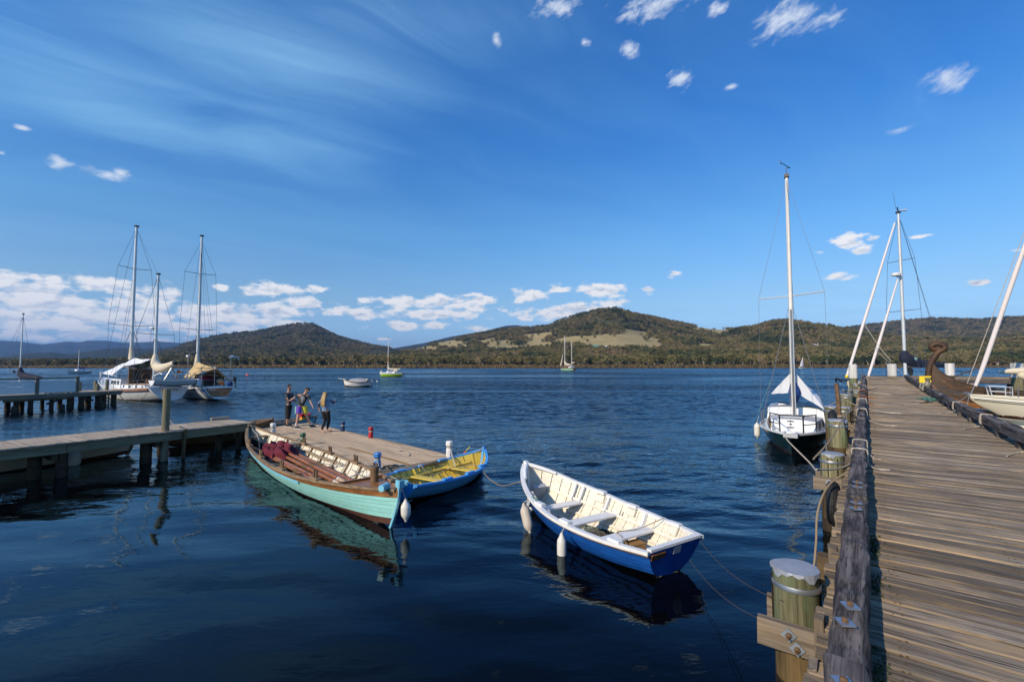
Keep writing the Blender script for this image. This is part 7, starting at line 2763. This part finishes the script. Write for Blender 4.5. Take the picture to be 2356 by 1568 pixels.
def person(label, loc, J, skin, shirt, sleeve, lower, legs, hair, shoe, long_hair=False, lower_end=1.0, sleeve_end=.75, group=None, lower2=None, rz=0, footwear=True):
    """J: joints in metres (x, y, z): head, neck, chest, belly, pelvis, shL, shR, elL, elR, haL, haR, hpL, hpR, knL, knR, anL, anR, toL, toR"""
    V = lambda k: Vector(J[k])
    vs, es = [], []

    def add(p, r, link=None):
        vs.append((p[0], p[1], p[2], r))
        if link is not None:
            es.append((link, len(vs) - 1))
        return len(vs) - 1
    face = Vector(J['face']).normalized()
    pel = add(V('pelvis'), .115)
    bel = add(V('belly'), .105, pel)
    che = add(V('chest'), .125, bel)
    nk0 = add(V('chest').lerp(V('neck'), .75), .07, che)
    nk = add(V('neck'), .05, nk0)
    up = (V('head') - V('neck')).normalized()
    h1 = add(V('head') - up * .075 + face * .015, .062, nk)
    h2 = add(V('head') + face * .005, .085, h1)
    h3 = add(V('head') + up * .075 - face * .01, .062, h2)
    for s in 'LR':
        sh = add(V('sh' + s), .055, che)
        m = add(V('sh' + s).lerp(V('el' + s), .5), .043, sh)
        el = add(V('el' + s), .036, m)
        fo = add(V('el' + s).lerp(V('wr' + s), .4), .034, el)
        wr = add(V('wr' + s), .025, fo)
        d = (V('wr' + s) - V('el' + s)).normalized()
        side = d.cross(Vector((0, 0, 1)))
        side = side.normalized() if side.length > .1 else Vector((1, 0, 0))
        pa = add(V('wr' + s) + d * .06, .03, wr)
        for k, (o, ln) in enumerate(((-.027, .055), (-.009, .07), (.009, .066), (.027, .05))):
            k1 = add(V('wr' + s) + d * (.09 + ln * .4) + side * o * 1.1, .0095, pa)
            add(V('wr' + s) + d * (.09 + ln) + side * o * 1.15 + Vector((0, 0, -.012)), .008, k1)
        t1 = add(V('wr' + s) + d * .05 + side * -.045, .011, pa)
        add(V('wr' + s) + d * .085 + side * -.06, .009, t1)
        hp = add(V('hp' + s), .085, pel)
        th = add(V('hp' + s).lerp(V('kn' + s), .5), .072, hp)
        kn = add(V('kn' + s), .052, th)
        ca = add(V('kn' + s).lerp(V('an' + s), .35), .053, kn)
        an = add(V('an' + s), .034, ca)
        he = add(V('an' + s) + Vector((0, 0, -.045)), .034, an)
        add(V('an' + s).lerp(V('to' + s), .55) + Vector((0, 0, -.02)), .036, he)
        add(V('to' + s), .026, len(vs) - 1)
    body = skin_mesh('person', vs, es, skin, None, loc, 2)
    body.rotation_euler = (0, 0, rz)
    tag(body, label, 'person', group)
    # face
    sd = face.cross(up).normalized()
    f0 = V('head') + face * .088
    m = MB()
    m.tube([f0 + up * .02, f0 - up * .022 + face * .022, f0 - up * .03], [.008, .014, .008], 6)
    m.build('nose', skin, body)
    for s in (1, -1):
        MB().lathe([(.002, -.012), (.012, -.006), (.012, .006), (.002, .012)], 8, f0 + up * .022 + sd * (.032 * s) - face * .008).build('eye', BLACKPL, body)
        MB().lathe([(.01, -.03), (.022, -.01), (.022, .012), (.01, .03)], 8, V('head') + sd * (.086 * s) - up * .005, 0).build('ear', skin, body)
    MB().tube([f0 - up * .052 + sd * .022 - face * .01, f0 - up * .054 - face * .002, f0 - up * .052 - sd * .022 - face * .01], .006, 5).build('mouth', plain('lips', (.3, .1, .08), .5, 0, .05, 5, 0), body)
    # shirt
    c = [(V('pelvis') + (V('belly') - V('pelvis')) * .12, .148), (V('belly'), .135), (V('chest'), .150), (V('chest').lerp(V('neck'), .7), .085)]
    v2, e2 = [], []
    for i, (p, r) in enumerate(c):
        v2.append((p.x, p.y, p.z, r))
        if i:
            e2.append((i - 1, i))
    for s in 'LR':
        v2.append((*V('sh' + s), .075))
        e2.append((2, len(v2) - 1))
        if sleeve_end <= 1:
            v2.append((*V('sh' + s).lerp(V('el' + s), sleeve_end), .064))
            e2.append((len(v2) - 2, len(v2) - 1))
    skin_mesh('shirt', v2, e2, shirt, body, None, 2, 1)
    if sleeve is not None:
        for s in 'LR':
            a, b, c2 = V('sh' + s).lerp(V('el' + s), .15), V('el' + s), V('el' + s).lerp(V('wr' + s), .6)
            MB().tube([a, a.lerp(b, .5), b, c2], [.068, .058, .05, .043], 9).build('sleeve', sleeve, body, smooth=60)
    # lower garment
    for s in 'LR':
        a, b, c2 = V('hp' + s), V('kn' + s), V('an' + s)
        mt = lower if (s == 'L' or lower2 is None) else lower2
        if lower_end <= 1:
            pts = [a + Vector((0, 0, .05)), a.lerp(b, .45), a.lerp(b, lower_end)]
            rs = [.115, .105, .098]
        else:
            e = lower_end - 1
            pts = [a + Vector((0, 0, .05)), a.lerp(b, .5), b, b.lerp(c2, e * .5), b.lerp(c2, e)]
            rs = legs
        MB().tube(smooth_path(pts, 3), [float(np.interp(i, np.linspace(0, (len(pts) - 1) * 3, len(rs)), rs)) for i in range((len(pts) - 1) * 3 + 1)], 12).build('trouser_leg', mt, body, smooth=60)
    skin_mesh('waist', [(*V('hpL'), .108), (*V('pelvis'), .128), (*V('hpR'), .108), (*(V('pelvis') + Vector((0, 0, .06))), .13)], [(0, 1), (1, 2), (1, 3)], lower, body, None, 2, 1)
    # hair
    m = MB()
    rr = random.Random(len(label))
    rows = []
    for i in range(10):
        th = math.pi * .62 * i / 9
        r = []
        for j in range(17):
            ph = 2 * math.pi * j / 16
            dd = up * math.cos(th) + (sd * math.cos(ph) + face * math.sin(ph)) * math.sin(th)
            k = .100 + rr.uniform(-.008, .010)
            if math.sin(ph) > .3 and th > 1.05:
                k = .07
            r.append(V('head') + dd * k - face * .012 + up * .012)
        rows.append(r)
    MB().grid(rows, 0, True).build('hair', hair, body, smooth=60)
    if long_hair:
        back = -face
        for k in range(9):
            o = sd * (-.07 + .14 * k / 8)
            p0 = V('head') + up * .03 + o * .9 + Vector(J['hairdir']) * .07
            p1 = V('neck') + o * 1.2 + Vector(J['hairdir']) * .135
            p2 = V('chest') + o * 1.25 + Vector(J['hairdir']) * .165 + Vector((0, 0, -.02))
            p3 = V('belly') + o * 1.0 + Vector(J['hairdir']) * .16 + Vector((0, 0, .09 + rr.uniform(-.03, .05)))
            MB().tube(smooth_path([p0, p1, p2, p3], 4), [.022, .024, .026, .027, .027, .027, .026, .026, .025, .024, .022, .018, .008], 6).build('hair_strand', hair, body, smooth=60)
    if shoe is not None:
        for s in 'LR':
            a, b = V('an' + s), V('to' + s)
            MB().tube([a - (b - a).normalized() * .05 + Vector((0, 0, -.045)), a.lerp(b, .3) + Vector((0, 0, -.03)), a.lerp(b, .75) + Vector((0, 0, -.005)), b + (b - a).normalized() * .035], [.048, .052, .045, .03], 8).build('shoe', shoe, body, smooth=60)
            dv = b - a
            dv.z = 0
            MB().box(Vector((a.lerp(b, .42).x, a.lerp(b, .42).y, min(a.z, b.z + .05) - .068)), (dv.length + .14, .085, .018), Matrix.Rotation(heading(dv), 3, 'Z')).build('sole', WHITE, body)
    return body


def people():
    g = 'three young people on the pontoon'
    p = at(664, 981, FZ)
    J1 = dict(head=(-.005, 0, 1.645), neck=(-.03, 0, 1.50), chest=(-.045, 0, 1.31), belly=(-.025, 0, 1.06), pelvis=(-.02, 0, .89), face=(1, -.12, -.05),
              shL=(-.03, .17, 1.41), shR=(-.04, -.17, 1.41), elL=(.06, .23, 1.14), elR=(.05, -.24, 1.14), wrL=(.22, .08, 1.06), wrR=(.20, -.06, 1.05),
              hpL=(-.03, .09, .86), hpR=(0, -.09, .86), knL=(-.08, .09, .47), knR=(.01, -.09, .47), anL=(-.11, .10, .10), anR=(-.03, -.08, .10), toL=(.06, .12, .035), toR=(.14, -.10, .035))
    b = person('young man in dark grey shirt and long black shorts standing side on', p, J1, SKIN, GREYS, None, BLACKC, [.12, .115, .105, .10, .10], HAIRD, BLACKC, lower_end=1.32, group=g)
    MB().tube([(.075, -.09, 1.67), (.10, -.05, 1.675), (.105, .05, 1.675)], [.016, .02, .018], 5, flat=.5).build('sunglasses', WHITE, b)
    p = at(694, 985, FZ)
    J2 = dict(head=(.20, -.02, 1.555), neck=(.115, 0, 1.425), chest=(.03, 0, 1.26), belly=(-.03, 0, 1.03), pelvis=(-.05, 0, .88), face=(.86, -.35, -.35),
              shL=(-.13, -.09, 1.36), shR=(.215, .05, 1.33), elL=(-.31, -.05, 1.235), elR=(.31, .04, 1.10), wrL=(-.50, .02, 1.14), wrR=(.42, -.02, .93),
              hpL=(-.11, -.04, .84), hpR=(.07, .05, .84), knL=(-.11, -.12, .47), knR=(.15, .12, .48), anL=(-.16, -.12, .10), anR=(.21, .32, .10), toL=(.02, -.16, .035), toR=(.40, .36, .035))
    b = person('young man in purple and yellow shorts holding out both arms', p, J2, SKIN2, CHAR, None, PURPLE, None, HAIRB, BLACKC, lower_end=.62, group=g, lower2=YELC)
    MB().tube([(.27, -.10, 1.575), (.295, -.05, 1.565), (.29, .03, 1.565)], [.02, .022, .02], 5, flat=.5).build('sunglasses', BLACKPL, b)
    mm = MB()
    for (s, a) in (('L', 0), ('R', 1)):
        for z in (.085, .125, .165, .20):
            mm.torus(Vector(J2['an' + s]) + Vector((0, 0, z - .07)), .036, .012, (0, 0, 1), 10, 6)
    mm.build('socks', SAILW, b, smooth=60)['kind'] = 'stuff'
    MB().tube([(-.195, -.13, .90), (-.195, -.15, .75), (-.185, -.17, .62)], [.03, .03, .03], 5).build('mint_side_stripe', MINTC, b)
    # pale figure printed on the shirt front
    pr = plain('pale_print', (.22, .22, .23), .9, 0, .5, 60, 0)
    rows = []
    for i in range(9):
        f = i / 8
        w = .085 * math.sin(math.pi * (.12 + .8 * f)) ** .6 * (1.0 if f > .35 else .72)
        c = Vector((.075 - .02 * (1 - f), -.132 - .012 * math.sin(f * 3), 1.05 + .27 * f))
        rows.append([c + Vector((w * k, .022 * k * k, 0)) for k in (-1, -.5, 0, .5, 1)])
    MB().grid(rows).build('shirt_print', pr, b, smooth=60)
    for x in (.035, .105):
        MB().lathe([(.002, -.02), (.017, -.012), (.017, .012), (.002, .02)], 8, (x, -.142, 1.15)).build('print_spot', CHAR, b)
    p = at(745, 994, FZ)
    J3 = dict(head=(.03, 0, 1.43), neck=(.02, 0, 1.30), chest=(.02, 0, 1.13), belly=(.035, 0, .92), pelvis=(.05, 0, .78), face=(.45, .85, 0), hairdir=(-.12, -.9, 0),
              shL=(-.13, -.01, 1.22), shR=(.16, .02, 1.22), elL=(-.215, -.04, 1.03), elR=(.29, .14, 1.12), wrL=(-.20, -.02, .86 + .08), wrR=(.27, .34, 1.17),
              hpL=(-.02, 0, .76), hpR=(.12, 0, .75), knL=(.03, .03, .45), knR=(.14, .12, .44), anL=(-.06, -.06, .09), anR=(.04, .22, .09), toL=(.08, -.10, .025), toR=(.22, .26, .025))
    person('barefoot girl with long blond hair in black leggings seen from behind', p, J3, SKIN2, BLUES, DBLUES, BLACKC, [.105, .085, .062, .058, .042], BLOND, None, long_hair=True, lower_end=1.9, group=g)
    p = aty(316, 874, 40.4)
    J4 = dict(head=(.05, 0, .95), neck=(.02, 0, .80), chest=(0, 0, .6), belly=(-.03, 0, .3), pelvis=(0, 0, .1), face=(1, .2, -.1), shL=(0, .19, .72), shR=(0, -.19, .72), elL=(.12, .25, .45), elR=(.14, -.25, .45),
              wrL=(.38, .14, .46), wrR=(.38, -.14, .46), hpL=(.05, .1, .08), hpR=(.05, -.1, .08), knL=(.5, .14, .12), knR=(.5, -.14, .12), anL=(.52, .14, -.33), anR=(.52, -.14, -.33), toL=(.7, .16, -.38), toR=(.7, -.16, -.38))
    person('man in red shirt sitting at the wheel of the white ketch', p, J4, SKIN, REDC, None, JEAN, [.11, .1, .08, .075, .07], HAIRD, BLACKC, lower_end=1.9)
    p = Vector(((1838 - 1178) / FPX * 398, 398, .35))
    person('tiny figure in yellow jacket sitting in the sailing dinghy', p, {k: tuple(1.6 * c for c in v) for k, v in J4.items()}, SKIN, YELC, YELC, JEAN, [.11, .1, .08, .075, .07], HAIRD, BLACKC, lower_end=1.9)


people()
